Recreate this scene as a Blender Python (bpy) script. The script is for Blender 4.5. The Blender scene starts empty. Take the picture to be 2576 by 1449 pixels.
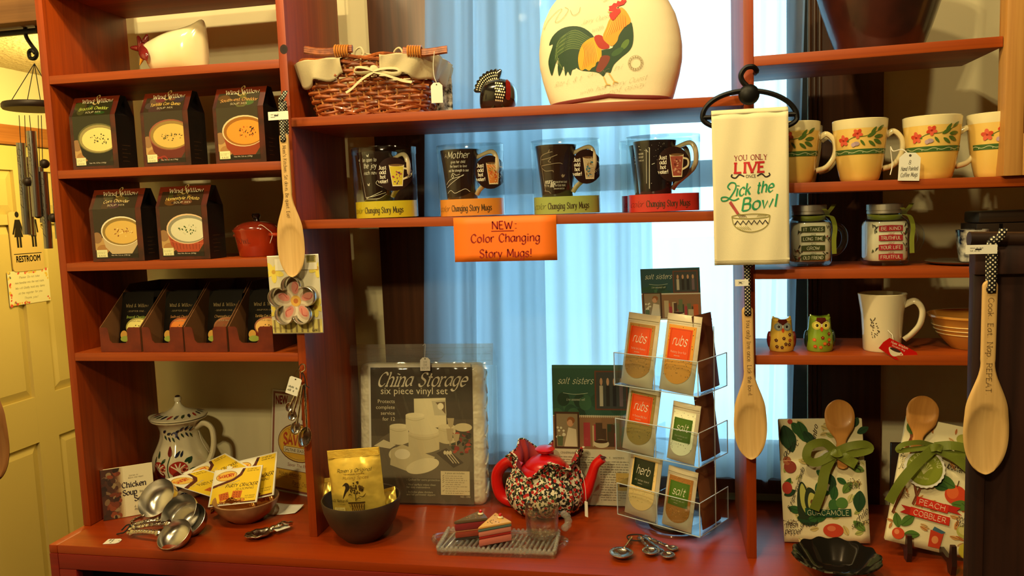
import bpy, bmesh, math, random
from mathutils import Vector, Matrix, noise
random.seed(7)
SC = bpy.context.scene
COL = SC.collection
pi = math.pi
sin, cos = math.sin, math.cos

# ------------------------------------------------------------------ camera
CF = 1963.367
CAM = Vector((0.3973, -1.5777, 0.7172))
_y, _p, _r = 0.1983, 0.0984, -0.0368
_fw = Vector((-sin(_y) * cos(_p), cos(_y) * cos(_p), -sin(_p)))
_ri0 = Vector((cos(_y), sin(_y), 0)); _up0 = _ri0.cross(_fw)
_ri = cos(_r) * _ri0 + sin(_r) * _up0; _up = -sin(_r) * _ri0 + cos(_r) * _up0
cd = bpy.data.cameras.new('camera'); cam = bpy.data.objects.new('camera', cd); COL.objects.link(cam)
cd.sensor_width = 36; cd.lens = CF / 2576 * 36; cd.clip_start = 0.02; cd.clip_end = 200
cam.matrix_world = Matrix(((_ri.x, _up.x, -_fw.x, CAM.x), (_ri.y, _up.y, -_fw.y, CAM.y), (_ri.z, _up.z, -_fw.z, CAM.z), (0, 0, 0, 1)))
SC.camera = cam
def ray(x, y): return _fw + _ri * ((x - 1288) / CF) - _up * ((y - 724.5) / CF)
def PY(x, y, v): d = ray(x, y); return CAM + d * ((v - CAM.y) / d.y)
def PX(x, y, v): d = ray(x, y); return CAM + d * ((v - CAM.x) / d.x)
def PZ(x, y, v): d = ray(x, y); return CAM + d * ((v - CAM.z) / d.z)
def mpp(p): return (Vector(p) - CAM).dot(_fw) / CF          # metres per photo pixel at a point
def yaw_to(p): return math.atan2(CAM.x - p[0], -(CAM.y - p[1]))  # z rotation that turns a front (-Y) to face the camera position

# ------------------------------------------------------------------ world, lamps, exposure
def lin(c):
    return tuple(((v / 255) / 12.92 if v / 255 <= .04045 else ((v / 255 + .055) / 1.055) ** 2.4) for v in c)
W = bpy.data.worlds.new('sky'); SC.world = W; W.use_nodes = True
bg = W.node_tree.nodes['Background']; bg.inputs[0].default_value = (0.50, 0.82, 1.0, 1); bg.inputs[1].default_value = 5.6
W.cycles.sampling_method = 'NONE'
SC.view_settings.view_transform = 'Standard'; SC.view_settings.look = 'None'
SC.view_settings.gamma = 1; SC.view_settings.use_curve_mapping = False
SC.view_settings.exposure = 0.0
SC.cycles.transparent_max_bounces = 20
SC.cycles.max_bounces = 7
SC.cycles.diffuse_bounces = 2
SC.cycles.glossy_bounces = 3
SC.cycles.transmission_bounces = 5
SC.cycles.caustics_reflective = False
SC.cycles.caustics_refractive = False
SC.cycles.sample_clamp_indirect = 6
WARM = (1.0, 0.81, 0.40)
def lamp(x, y, z, watts, r=.035, col=WARM, spot=None, aim=None, blend=.4):
    l = bpy.data.lights.new('ceiling_bulb', 'SPOT' if spot else 'POINT'); l.energy = watts; l.color = col; l.shadow_soft_size = r
    o = bpy.data.objects.new('ceiling_bulb', l); o.location = (x, y, z); COL.objects.link(o)
    if spot:
        l.spot_size = math.radians(spot); l.spot_blend = blend
        o.rotation_euler = (Vector(aim) - Vector((x, y, z))).to_track_quat('-Z', 'Y').to_euler()
    return o
# track spots close above the shelves, a cluster further back in the shop, one in the side hall
lamp(-0.78, -0.74, 2.00, 30)
lamp(-0.62, -0.74, 2.00, 30)
lamp(0.10, -0.80, 2.00, 34)
lamp(0.72, -1.05, 2.00, 30)
for dx, dz in ((-.09, 0), (.09, 0), (0, .08), (.05, -.06)):
    lamp(-0.35 + dx, -2.40, 1.88 + dz, 32, .025)
lamp(-1.45, 0.80, 1.12, 20, .05, (1.0, .80, .27))


# ------------------------------------------------------------------ materials
MATS = {}
def mat(name, c=(200, 200, 200), rough=.5, metal=0., spec=.5, coat=0., trans=None, bump=None, var=None, sheen=0., emit=None):
    if name in MATS: return MATS[name]
    m = bpy.data.materials.new(name); m.use_nodes = True; nt = m.node_tree; b = nt.nodes['Principled BSDF']
    L = lin(c); b.inputs['Base Color'].default_value = (*L, 1)
    b.inputs['Roughness'].default_value = rough; b.inputs['Metallic'].default_value = metal
    b.inputs['Specular IOR Level'].default_value = spec; b.inputs['Coat Weight'].default_value = coat
    b.inputs['Coat Roughness'].default_value = .08; b.inputs['Sheen Weight'].default_value = sheen
    tc = None
    if var or bump:
        tc = nt.nodes.new('ShaderNodeTexCoord')
    if var:                                  # (second colour, scale)
        n = nt.nodes.new('ShaderNodeTexNoise'); n.inputs['Scale'].default_value = var[1]; n.inputs['Detail'].default_value = 3
        mx = nt.nodes.new('ShaderNodeMix'); mx.data_type = 'RGBA'
        mx.inputs[6].default_value = (*L, 1); mx.inputs[7].default_value = (*lin(var[0]), 1)
        r = nt.nodes.new('ShaderNodeMapRange'); r.inputs[1].default_value = .38; r.inputs[2].default_value = .64
        nt.links.new(tc.outputs['Object'], n.inputs['Vector']); nt.links.new(n.outputs[0], r.inputs[0])
        nt.links.new(r.outputs[0], mx.inputs[0]); nt.links.new(mx.outputs[2], b.inputs['Base Color'])
    if bump:                                 # (scale, strength, distance)
        n = nt.nodes.new('ShaderNodeTexNoise'); n.inputs['Scale'].default_value = bump[0]; n.inputs['Detail'].default_value = 2
        bp = nt.nodes.new('ShaderNodeBump'); bp.inputs['Strength'].default_value = bump[1]; bp.inputs['Distance'].default_value = bump[2]
        nt.links.new(tc.outputs['Object'], n.inputs['Vector']); nt.links.new(n.outputs[0], bp.inputs['Height']); nt.links.new(bp.outputs[0], b.inputs['Normal'])
    MATS[name] = m; return m
def wood(name, c1, c2, axis=0, rough=.45, scale=14., coat=0., fine=True, bump=.25):
    if name in MATS: return MATS[name]
    m = mat(name, c1, rough, coat=coat); nt = m.node_tree; b = nt.nodes['Principled BSDF']
    tc = nt.nodes.new('ShaderNodeTexCoord'); mp = nt.nodes.new('ShaderNodeMapping')
    s = [scale * 1.6] * 3; s[axis] = scale * .07; mp.inputs['Scale'].default_value = s
    n = nt.nodes.new('ShaderNodeTexNoise'); n.inputs['Scale'].default_value = 1.6; n.inputs['Detail'].default_value = 4; n.inputs['Distortion'].default_value = .8
    mp2 = nt.nodes.new('ShaderNodeMapping'); s2 = [scale * 14] * 3; s2[axis] = scale * .35; mp2.inputs['Scale'].default_value = s2
    n2 = nt.nodes.new('ShaderNodeTexNoise'); n2.inputs['Scale'].default_value = 1.; n2.inputs['Detail'].default_value = 1
    ad = nt.nodes.new('ShaderNodeMath'); ad.operation = 'MULTIPLY_ADD'; ad.inputs[1].default_value = .35
    rp = nt.nodes.new('ShaderNodeValToRGB'); rp.color_ramp.elements[0].position = .42; rp.color_ramp.elements[1].position = .88
    rp.color_ramp.elements[0].color = (*lin(c2), 1); rp.color_ramp.elements[1].color = (*lin(c1), 1)
    l = nt.links
    l.new(tc.outputs['Object'], mp.inputs[0]); l.new(tc.outputs['Object'], mp2.inputs[0]); l.new(mp.outputs[0], n.inputs[0]); l.new(mp2.outputs[0], n2.inputs[0])
    l.new(n2.outputs[0], ad.inputs[0]); l.new(n.outputs[0], ad.inputs[2]); l.new(ad.outputs[0], rp.inputs[0]); l.new(rp.outputs[0], b.inputs['Base Color'])
    return m
def clear(name, tint=(255, 255, 255), refl=1.0, rough=.03, haze=0., power=4.):
    """thin clear sheet: lets light straight through, mirrors at grazing angles"""
    if name in MATS: return MATS[name]
    m = bpy.data.materials.new(name); m.use_nodes = True; nt = m.node_tree; nt.nodes.clear()
    o = nt.nodes.new('ShaderNodeOutputMaterial'); t = nt.nodes.new('ShaderNodeBsdfTransparent'); t.inputs[0].default_value = (*lin(tint), 1)
    g = nt.nodes.new('ShaderNodeBsdfGlossy'); g.inputs['Roughness'].default_value = rough
    fr = nt.nodes.new('ShaderNodeLayerWeight'); fr.inputs[0].default_value = .5
    pw = nt.nodes.new('ShaderNodeMath'); pw.operation = 'POWER'; pw.inputs[1].default_value = power
    mu = nt.nodes.new('ShaderNodeMath'); mu.operation = 'MULTIPLY_ADD'; mu.inputs[1].default_value = .85 * min(1, refl); mu.inputs[2].default_value = .035 * refl; mu.use_clamp = True
    mx = nt.nodes.new('ShaderNodeMixShader'); l = nt.links
    l.new(fr.outputs['Facing'], pw.inputs[0]); l.new(pw.outputs[0], mu.inputs[0]); l.new(mu.outputs[0], mx.inputs[0]); l.new(t.outputs[0], mx.inputs[1]); l.new(g.outputs[0], mx.inputs[2])
    last = mx
    if haze:
        d = nt.nodes.new('ShaderNodeBsdfDiffuse'); d.inputs[0].default_value = (*lin((225, 225, 220)), 1)
        m2 = nt.nodes.new('ShaderNodeMixShader'); m2.inputs[0].default_value = haze
        l.new(mx.outputs[0], m2.inputs[1]); l.new(d.outputs[0], m2.inputs[2]); last = m2
    l.new(last.outputs[0], o.inputs[0]); MATS[name] = m; return m
def glass(name, tint=(245, 250, 250), rough=.0, ior=1.45):
    if name in MATS: return MATS[name]
    m = mat(name, tint, rough); b = m.node_tree.nodes['Principled BSDF']; b.inputs['Transmission Weight'].default_value = 1.; b.inputs['IOR'].default_value = ior
    return m
def ink_mat(name, rough, coat=0., metal=0., spec=.4):
    if name in MATS: return MATS[name]
    m = mat(name, (255, 255, 255), rough, metal=metal, coat=coat, spec=spec); nt = m.node_tree
    a = nt.nodes.new('ShaderNodeAttribute'); a.attribute_name = 'ink'; nt.links.new(a.outputs['Color'], nt.nodes['Principled BSDF'].inputs['Base Color'])
    return m

# ------------------------------------------------------------------ objects and tags
def link(name, me, parent=None, loc=None, rot=None):
    o = bpy.data.objects.new(name, me); COL.objects.link(o)
    if parent is not None: o.parent = parent
    if loc is not None: o.location = loc
    if rot is not None: o.rotation_euler = rot
    return o
def tag(o, label, cat, group=None, kind=None):
    o['label'] = label; o['category'] = cat
    if group: o['group'] = group
    if kind: o['kind'] = kind
    return o
def thing(name, label, cat, loc=(0, 0, 0), rotz=0., group=None, rot=None):
    o = link(name, None, None, loc, rot if rot else (0, 0, rotz)); o.empty_display_size = .02
    return tag(o, label, cat, group)
def struct(o): o['kind'] = 'structure'; return o

# ------------------------------------------------------------------ mesh building
class MB:
    def __init__(s): s.v = []; s.f = []; s.m = []; s.mi = 0
    def add(s, vs, fs):
        b = len(s.v); s.v += [tuple(q) for q in vs]; s.f += [tuple(i + b for i in f) for f in fs]; s.m += [s.mi] * len(fs); return s
    def box(s, x0, x1, y0, y1, z0, z1):
        return s.add([(x0, y0, z0), (x1, y0, z0), (x1, y1, z0), (x0, y1, z0), (x0, y0, z1), (x1, y0, z1), (x1, y1, z1), (x0, y1, z1)],
                     [(0, 3, 2, 1), (4, 5, 6, 7), (0, 1, 5, 4), (1, 2, 6, 5), (2, 3, 7, 6), (3, 0, 4, 7)])
    def tube(s, path, r, n=8, closed=False, flat=1., caps=True, twist=0.):
        P = [Vector(q) for q in path]; N = len(P); rr = r if hasattr(r, '__len__') else [r] * N
        T = []
        for i in range(N):
            a = P[(i - 1) % N] if (closed or i > 0) else P[i]; b = P[(i + 1) % N] if (closed or i < N - 1) else P[i]
            t = (b - a); T.append(t.normalized() if t.length > 1e-9 else Vector((0, 0, 1)))
        u = T[0].orthogonal().normalized(); vs = []
        for i in range(N):
            u = (u - T[i] * u.dot(T[i])); u = u.normalized() if u.length > 1e-6 else T[i].orthogonal().normalized(); w = T[i].cross(u)
            for k in range(n):
                a = 2 * pi * k / n + twist * i; vs.append(P[i] + (u * cos(a) + w * sin(a) * flat) * rr[i])
        fs = []; M = N if closed else N - 1
        for i in range(M):
            j = (i + 1) % N
            for k in range(n): fs.append((i * n + k, i * n + (k + 1) % n, j * n + (k + 1) % n, j * n + k))
        if caps and not closed: fs.append(tuple(reversed(range(n)))); fs.append(tuple(range((N - 1) * n, N * n)))
        return s.add(vs, fs)
    def lathe(s, prof, n=48, fn=None, a0=0., a1=2 * pi, cx=0., cy=0.):
        """prof: list of (r,z); fn(angle, r, z)->(r,z) can lobe it"""
        full = abs(a1 - a0 - 2 * pi) < 1e-6; na = n if full else n + 1; vs = []
        for (r, z) in prof:
            for k in range(na):
                a = a0 + (a1 - a0) * k / n; R, Z = fn(a, r, z) if fn else (r, z); vs.append((cx + R * cos(a), cy + R * sin(a), Z))
        fs = []
        for i in range(len(prof) - 1):
            for k in range(n):
                k2 = (k + 1) % na; fs.append((i * na + k, i * na + k2, (i + 1) * na + k2, (i + 1) * na + k))
        return s.add(vs, fs)
    def prism(s, outline, y0, y1, ax='y'):
        """outline (u,v) counter-clockwise seen from the front; extruded along an axis"""
        n = len(outline)
        mk = {'y': lambda u, v, h: (u, h, v), 'z': lambda u, v, h: (u, v, h), 'x': lambda u, v, h: (h, u, v)}[ax]
        vs = [mk(u, v, y0) for u, v in outline] + [mk(u, v, y1) for u, v in outline]
        fs = [tuple(range(n)), tuple(reversed(range(n, 2 * n)))] + [(i, i + n, (i + 1) % n + n, (i + 1) % n) for i in range(n)]
        return s.add(vs, fs)
    def grid(s, nu, nv, fn, closeu=False):
        vs = [fn(i / nu, j / nv) for j in range(nv + 1) for i in range(nu if closeu else nu + 1)]; w = nu if closeu else nu + 1
        return s.add(vs, [(j * w + i, j * w + (i + 1) % w, (j + 1) * w + (i + 1) % w, (j + 1) * w + i) for j in range(nv) for i in range(nu)])
    def ball(s, c, r, n=16, m=10, sc=(1, 1, 1)):
        return s.grid(n, m, lambda u, v: (c[0] + r * sc[0] * cos(2 * pi * u) * sin(pi * v), c[1] + r * sc[1] * sin(2 * pi * u) * sin(pi * v), c[2] - r * sc[2] * cos(pi * v)), True)
    def xf(s, M, start=0):
        s.v[start:] = [tuple(M @ Vector(q)) for q in s.v[start:]]; return s
    def build(s, name, m, parent=None, smooth=True, loc=None, rot=None, sharp=40, bevel=0., fix=True, solid=0., sub=0):
        me = bpy.data.meshes.new(name); me.from_pydata(s.v, [], s.f)
        for q in (m if isinstance(m, (list, tuple)) else [m]): me.materials.append(q)
        if isinstance(m, (list, tuple)): me.polygons.foreach_set('material_index', s.m)
        if fix:
            bm = bmesh.new(); bm.from_mesh(me); bmesh.ops.remove_doubles(bm, verts=bm.verts, dist=1e-6); bmesh.ops.recalc_face_normals(bm, faces=bm.faces)
            if bevel:
                es = [e for e in bm.edges if len(e.link_faces) == 2 and e.calc_face_angle(0) > .6]
                bmesh.ops.bevel(bm, geom=es, offset=bevel, segments=2, affect='EDGES', profile=.6)
            bm.to_mesh(me); bm.free()
        if smooth:
            me.polygons.foreach_set('use_smooth', [True] * len(me.polygons)); me.set_sharp_from_angle(angle=math.radians(sharp))
        me.update(); o = link(name, me, parent, loc, rot)
        if solid: d = o.modifiers.new('thickness', 'SOLIDIFY'); d.thickness = solid; d.offset = 0
        if sub: d = o.modifiers.new('smooth', 'SUBSURF'); d.levels = sub; d.render_levels = sub
        return o
def box(name, m, x0, x1, y0, y1, z0, z1, parent=None, bevel=.0012):
    """a box mesh whose origin is its own centre (wood grain then follows the board)"""
    c = Vector(((x0 + x1) / 2, (y0 + y1) / 2, (z0 + z1) / 2)); b = MB().box(x0 - c.x, x1 - c.x, y0 - c.y, y1 - c.y, z0 - c.z, z1 - c.z)
    return b.build(name, m, parent, smooth=bool(bevel), loc=c, bevel=bevel)
def cat_rom(P, k=6, closed=False):
    P = [Vector(q) if len(q) == 3 else Vector((q[0], q[1], 0)) for q in P]; n = len(P); out = []
    for i in range(n if closed else n - 1):
        a = P[i - 1] if (closed or i > 0) else P[i] * 2 - P[i + 1]; b = P[i]; c = P[(i + 1) % n]
        d = P[(i + 2) % n] if (closed or i < n - 2) else c * 2 - b
        for j in range(k):
            t = j / k; out.append(.5 * ((2 * b) + (c - a) * t + (2 * a - 5 * b + 4 * c - d) * t * t + (3 * b - a - 3 * c + d) * t ** 3))
    if not closed: out.append(P[-1].copy())
    return out
def rrect(w, h, r, n=5, cx=0, cy=0):
    out = []
    for (sx, sy, a0) in ((1, -1, -pi / 2), (1, 1, 0), (-1, 1, pi / 2), (-1, -1, pi)):
        for i in range(n + 1): a = a0 + pi / 2 * i / n; out.append((cx + sx * (w / 2 - r) + r * cos(a), cy + sy * (h / 2 - r) + r * sin(a)))
    return out
def rbox(name, m, w, d, h, r, parent=None, z0=0., n=5, bevel=0., y0=None):
    """upright box with rounded plan corners"""
    b = MB().prism(rrect(w, d, r, n, 0, (d / 2 + y0) if y0 is not None else 0), z0, z0 + h, 'z'); return b.build(name, m, parent, bevel=bevel)

# ------------------------------------------------------------------ printed lettering and pictures
_G = """a9|s8,8.5 6,10 3,9.5 .5,6.5 .5,3 2.5,.3 5,.8 8,5|l8,10 8,2 9.3,.3
b9|l1,15 1,0|s1,6 3,9.3 5.5,10 8,8 8.3,5 7.5,1.5 5,0 2.5,.5 1,2.5
c8|s7.5,8 6,10 3.5,10 1,7.5 .5,4.5 1.5,1.3 4,0 6,.4 7.8,2.3
d9|s8,6.5 6.5,9.3 4.2,10 1.5,8.2 .5,5 1.2,1.6 3.8,0 6,.7 8,3.5|l8,15 8,0
e8.5|s.8,5.2 7.8,5.6 7.4,8.4 5,10 2.2,9.2 .6,6 .8,3 2.6,.4 5,0 8,2
f6|s6.5,13.6 5,15 3.2,14.2 2.6,11.5 2.6,6 2.6,0|l.3,9.6 5.6,9.6
g9|s8,8 6,10 3,9.6 .7,6.5 1,3 3,.6 5.5,1 8,4.5|s8,10 8,3 7.8,-2 6,-4.8 3,-4.8 1,-3
h9|l1,15 1,0|s1,6 3,9.2 5.5,10 7.5,8.3 7.8,5 7.8,0
i4|l2,10 2,0|d2,12.8 2,13.8
j5|s3,10 3,0 2.5,-3.6 .5,-4.8 -1,-3.8|d3,12.8 3,13.8
k8.5|l1,15 1,0|l7.2,10 1,4.2|l3,6.2 8,0
l4|l2,15 2,0
m14|l1,10 1,0|s1,6 2.6,9 4.5,10 6.4,8.5 6.8,5 6.8,0|s6.8,6 8.4,9 10.3,10 12.2,8.5 12.6,5 12.6,0
n9|l1,10 1,0|s1,6 3,9.2 5.5,10 7.5,8.3 7.8,5 7.8,0
o9|s4.5,10 1.6,8.6 .5,5 1.6,1.4 4.5,0 7.4,1.4 8.5,5 7.4,8.6 4.5,10
p9|l1,10 1,-5|s1,6 3,9.3 5.5,10 8,8 8.3,5 7.5,1.5 5,0 2.5,.6 1,3
q9|s8,6.5 6.5,9.3 4.2,10 1.5,8.2 .5,5 1.2,1.6 3.8,0 6,.7 8,3.5|l8,10 8,-5
r6.5|l1,10 1,0|s1,6 2.6,9 4.6,10 6.2,9.2
s7.5|s6.6,8.2 5,10 2.4,9.8 1,7.8 2.2,5.9 5,4.6 6.8,2.6 5.4,.3 2.6,0 .6,1.8
t6|s2.6,14 2.6,5 2.8,1.5 4.2,0 6,1|l.3,10 5.6,10
u9|s1,10 1,4 1.6,1 3.8,0 6,.8 7.8,3.6|l7.8,10 7.8,0
v8|l.3,10 4,0 7.7,10
w12|l.3,10 3.2,0 6,8.5 8.8,0 11.7,10
x8|l.5,10 7.5,0|l7.5,10 .5,0
y8|l.3,10 4.2,.8|s7.7,10 4.2,.8 2.6,-3.5 .6,-4.8 -.6,-4.2
z8|l.8,10 7.2,10 .6,0 7.5,0
A11|l0,0 5.2,15 10.4,0|l2,5.2 8.4,5.2
B10|l1,0 1,15|s1,15 5,15 7.8,13.4 7.8,9.6 5,8 1,8|s1,8 6,8 9,6.4 9,1.8 6,0 1,0
C11|s10,12 8,14.6 5,15 2,12.6 .6,7.5 2,2.4 5,0 8,.4 10.2,3
D11|l1,0 1,15|s1,15 5,15 8.5,13 10,7.5 8.5,2 5,0 1,0
E9|l1,0 1,15|l1,15 8,15|l1,8 6.6,8|l1,0 8.4,0
F9|l1,0 1,15|l1,15 8,15|l1,8 6.6,8
G11.5|s10,12 8,14.6 5,15 2,12.6 .6,7.5 2,2.4 5,0 8,.4 10,2|l10,0 10,6.5|l10,6.5 6.5,6.5
H11|l1,0 1,15|l10,0 10,15|l1,8 10,8
I4|l2,0 2,15
J7|s5.5,15 5.5,4 4.6,1 2.6,0 .4,1.4
K10.5|l1,0 1,15|l9.2,15 1,6.2|l3.6,9 10,0
L9|l1,15 1,0|l1,0 8.4,0
M13.5|l1,0 1.6,15|l1.6,15 6.8,3|l6.8,3 12,15|l12,15 12.6,0
N11.5|l1,0 1,15|l1,15 10.4,0|l10.4,0 10.4,15
O12|s6,15 2.2,13 .6,7.5 2.2,2 6,0 9.8,2 11.4,7.5 9.8,13 6,15
P9.5|l1,0 1,15|s1,15 5.5,15 8.6,13.2 8.6,8.8 5.5,7 1,7
Q12|s6,15 2.2,13 .6,7.5 2.2,2 6,0 9.8,2 11.4,7.5 9.8,13 6,15|l7,3 11,-2.5
R10.5|l1,0 1,15|s1,15 5.5,15 8.6,13.2 8.6,9 5.5,7.4 1,7.4|l5,7.4 9.8,0
S9|s8,12.4 6.4,14.8 3,14.8 1,12.4 1.8,9.4 5,7.6 8,5.6 8.4,2.4 6,0 2.6,.2 .6,2.8
T10|l5,0 5,15|l.4,15 9.6,15
U11|s1,15 1,5 2,1.4 5.4,0 8.8,1.4 9.8,5 9.8,15
V10.5|l.3,15 5.2,0|l5.2,0 10.2,15
W15|l.3,15 4,0|l4,0 7.5,12|l7.5,12 11,0|l11,0 14.7,15
X10|l.6,15 9.4,0|l9.4,15 .6,0
Y10|l.4,15 5,7.5|l9.6,15 5,7.5|l5,7.5 5,0
Z9.5|l1,15 8.8,15 .6,0 9,0
09|s4.5,15 1.4,12.6 .6,7.5 1.4,2.4 4.5,0 7.6,2.4 8.4,7.5 7.6,12.6 4.5,15
16|l1,12 3.4,15 3.4,0
29|s.8,11.6 2.4,14.6 5.6,14.8 7.8,12 6.6,8.4 .8,0|l.8,0 8.4,0
39|s1,12.8 3,15 6,14.4 7.4,11.8 6,8.8 3.4,8|s3.4,8 7,7.2 8.2,4 6.4,.6 3,0 .6,2.4
49|l6.4,0 6.4,15 .4,4.4 8.6,4.4
59|l7.6,15 2,15 1.4,8.4|s1.4,8.4 4.6,9.4 7.6,7.6 8.2,4.2 6,.6 3,0 .6,2
69|s7.4,13.2 5,15 2.2,12.4 .8,7 1.2,2.6 4.2,0 7.4,1.6 8.2,4.8 6.6,8 3.8,8.2 1,5.4
79|l.6,15 8.2,15 3,0
89|s4.5,8 1.6,9.8 1.4,13 4.5,15 7.6,13 7.4,9.8 4.5,8 1.4,6.2 .8,2.6 4.5,0 8.2,2.6 7.6,6.2 4.5,8
99|s8,9.6 5.4,6.8 2.2,7.6 .8,10.6 2,13.8 4.8,15 7.6,12.6 8.2,8 6.8,2.6 4,0 1.6,1.6
&12|s10.5,6 7,1 4,0 1.2,1.6 1,4.4 4,8 7,11 6.4,14 4.4,15 2.6,13.4 3,10.4 6,5.6 11,0
!4|l2,15 2,4.6|d2,.2 2,1.2
:4|d2,9 2,10|d2,.2 2,1.2
.4|d2,.2 2,1.2
,4|l2.2,1 1.4,-2
'4|l2,15 1.6,11.4
-7|l1,6.4 6,6.4
$9|s8,12.4 6.4,14 3,14 1,12 1.8,9.4 5,7.6 8,5.6 8.2,2.8 6,1 2.6,1.2 .6,3|l4.5,16 4.5,-1
(5|s4,16 1.6,12 1,7 1.6,2 4,-2
)5|s1,16 3.4,12 4,7 3.4,2 1,-2"""
GL = {}
for _l in _G.split('\n'):
    _q = _l.split('|'); GL[_q[0][0]] = (float(_q[0][1:]), [(t[0], [tuple(map(float, k.split(','))) for k in t[1:].split()]) for t in _q[1:]])
_SANS = {}
def sans_mesh(txt):
    if txt in _SANS: return _SANS[txt]
    c = bpy.data.curves.new('t', 'FONT'); c.body = txt; c.size = 1; c.resolution_u = 2; o = bpy.data.objects.new('t', c); COL.objects.link(o)
    dg = bpy.context.evaluated_depsgraph_get(); me = o.evaluated_get(dg).to_mesh()
    r = ([tuple(v.co) for v in me.vertices], [tuple(p.vertices) for p in me.polygons])
    o.evaluated_get(dg).to_mesh_clear(); bpy.data.objects.remove(o); bpy.data.curves.remove(c)
    _SANS[txt] = r; return r
def clip_poly(P, r):
    for ax, lim, sg in ((0, r[0], 1), (0, r[2], -1), (1, r[1], 1), (1, r[3], -1)):
        out = []
        for i in range(len(P)):
            a, b = P[i - 1], P[i]; ia = sg * (a[ax] - lim) >= 0; ib = sg * (b[ax] - lim) >= 0
            if ia != ib:
                t = (lim - a[ax]) / (b[ax] - a[ax]); out.append(tuple(a[k] + t * (b[k] - a[k]) for k in (0, 1)))
            if ib: out.append(b)
        P = out
        if not P: return P
    return P
class Ink:
    """flat print: coloured shapes in (u,v) laid on a surface by fn(u,v,h)->xyz; px=(ox,oy,s) lets shapes be given as x right, y down"""
    def __init__(s, fn, px=None, h0=.00025, dh=.000006): s.fn = fn; s.px = px; s.h = h0; s.dh = dh; s.V = []; s.F = []; s.C = []; s.clip = None; s.maxe = None; s.hold = False; s.cdh = .00003
    def T(s, q):
        if s.px: return ((q[0] - s.px[0]) * s.px[2], (s.px[1] - q[1]) * s.px[2])
        return q
    def raw(s, vs, fs, col):
        b = len(s.V); s.V += [(q[0], q[1], s.h) for q in vs]; s.F += [tuple(i + b for i in f) for f in fs]; s.C += [lin(col)] * len(fs)
    def step(s):
        if not s.hold: s.h += s.cdh if s.maxe else s.dh
    def poly(s, pts, col, convex=False):
        P = [s.T(q) for q in pts]; s.step()
        if s.clip: P = clip_poly(P, s.clip)
        if len(P) < 3: return
        if convex: s.raw(P, [tuple(range(len(P)))], col)
        else:
            from mathutils.geometry import tessellate_polygon
            s.raw(P, [tuple(t) for t in tessellate_polygon([[Vector((q[0], q[1], 0)) for q in P]])], col)
    def blob(s, pts, col, k=5): s.poly([(q.x, q.y) for q in cat_rom(pts, k, True)], col)
    def rect(s, x0, y0, x1, y1, col, n=1, m=1):
        if n == 1 and m == 1: return s.poly([(x0, y0), (x1, y0), (x1, y1), (x0, y1)], col, True)
        s.step(); vs = [s.T((x0 + (x1 - x0) * i / n, y0 + (y1 - y0) * j / m)) for j in range(m + 1) for i in range(n + 1)]
        s.raw(vs, [(j * (n + 1) + i, j * (n + 1) + i + 1, (j + 1) * (n + 1) + i + 1, (j + 1) * (n + 1) + i) for j in range(m) for i in range(n)], col)
    def ell(s, x, y, a, b, col, rot=0., n=28):
        c, d = cos(rot), sin(rot)
        s.poly([(x + a * cos(t) * c - b * sin(t) * d, y + a * cos(t) * d + b * sin(t) * c) for t in [2 * pi * i / n for i in range(n)]], col, True)
    def line(s, pts, w, col, smooth=True, closed=False, taper=False, raw=False):
        s.step() if not raw else None
        P = [s.T(q) for q in pts]
        if s.px: w = w * s.px[2]
        if smooth and len(P) > 2: P = [(q.x, q.y) for q in cat_rom(P, 5, closed)]
        if closed: P = P + [P[0]]
        s._strip(P, lambda i, d: w / 2 * (sin(pi * (i + .35) / (len(P) - .3)) ** .6 if taper else 1), col)
    def _strip(s, P, wf, col):
        n = len(P)
        if n < 2: return
        vs = []
        for i in range(n):
            a = P[max(i - 1, 0)]; b = P[min(i + 1, n - 1)]; dx, dy = b[0] - a[0], b[1] - a[1]; L = math.hypot(dx, dy) or 1e-9; dx /= L; dy /= L
            h = wf(i, (dx, dy)); vs += [(P[i][0] - dy * h, P[i][1] + dx * h), (P[i][0] + dy * h, P[i][1] - dx * h)]
        s.raw(vs, [(2 * i, 2 * i + 1, 2 * i + 3, 2 * i + 2) for i in range(n - 1)], col)
    def text(s, txt, x, y, cap, col, font='sans', wt=1.6, con=.35, slant=0., serif=False, al='c', rot=0., track=0., wide=1., arc=0., bold=0., fit=None):
        """cap = capital height; x,y = baseline anchor in the current units"""
        s.step(); k = s.px[2] if s.px else 1.; X, Y = s.T((x, y)); cap = cap * k
        if fit: fit = fit * k
        cr, sr = cos(rot), sin(rot)
        def put(u, v):
            u += v * slant
            if arc: v += arc * cap * (1 - ((u - ux0) / max(1e-9, (ux1 - ux0)) * 2 - 1) ** 2)
            u -= off; return (X + u * cr - v * sr, Y + u * sr + v * cr)
        if font == 'sans':
            vs, fs = sans_mesh(txt); sc = cap / .729
            if not vs: return
            ux0 = min(q[0] for q in vs) * sc * wide; ux1 = max(q[0] for q in vs) * sc * wide
            if fit: r = fit / (ux1 - ux0); wide *= r; ux0 *= r; ux1 *= r
            off = {'l': ux0, 'c': (ux0 + ux1) / 2, 'r': ux1}[al]
            reps = ((0, 0),) if not bold else ((-bold * cap, 0), (bold * cap, 0), (0, bold * cap), (0, -bold * cap))
            for bx, by in reps: s.raw([put(q[0] * sc * wide + bx, q[1] * sc + by) for q in vs], fs, col)
            return
        sc = cap / 15.; tot = sum((GL.get(c, (6.5,))[0] + 1.6 + track) for c in txt) * sc * wide
        if fit: wide *= fit / tot; tot = fit
        ux0, ux1 = 0, tot; off = {'l': 0, 'c': tot / 2, 'r': tot}[al]; u0 = 0.
        nx, ny = cos(.7), sin(.7)
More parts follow.
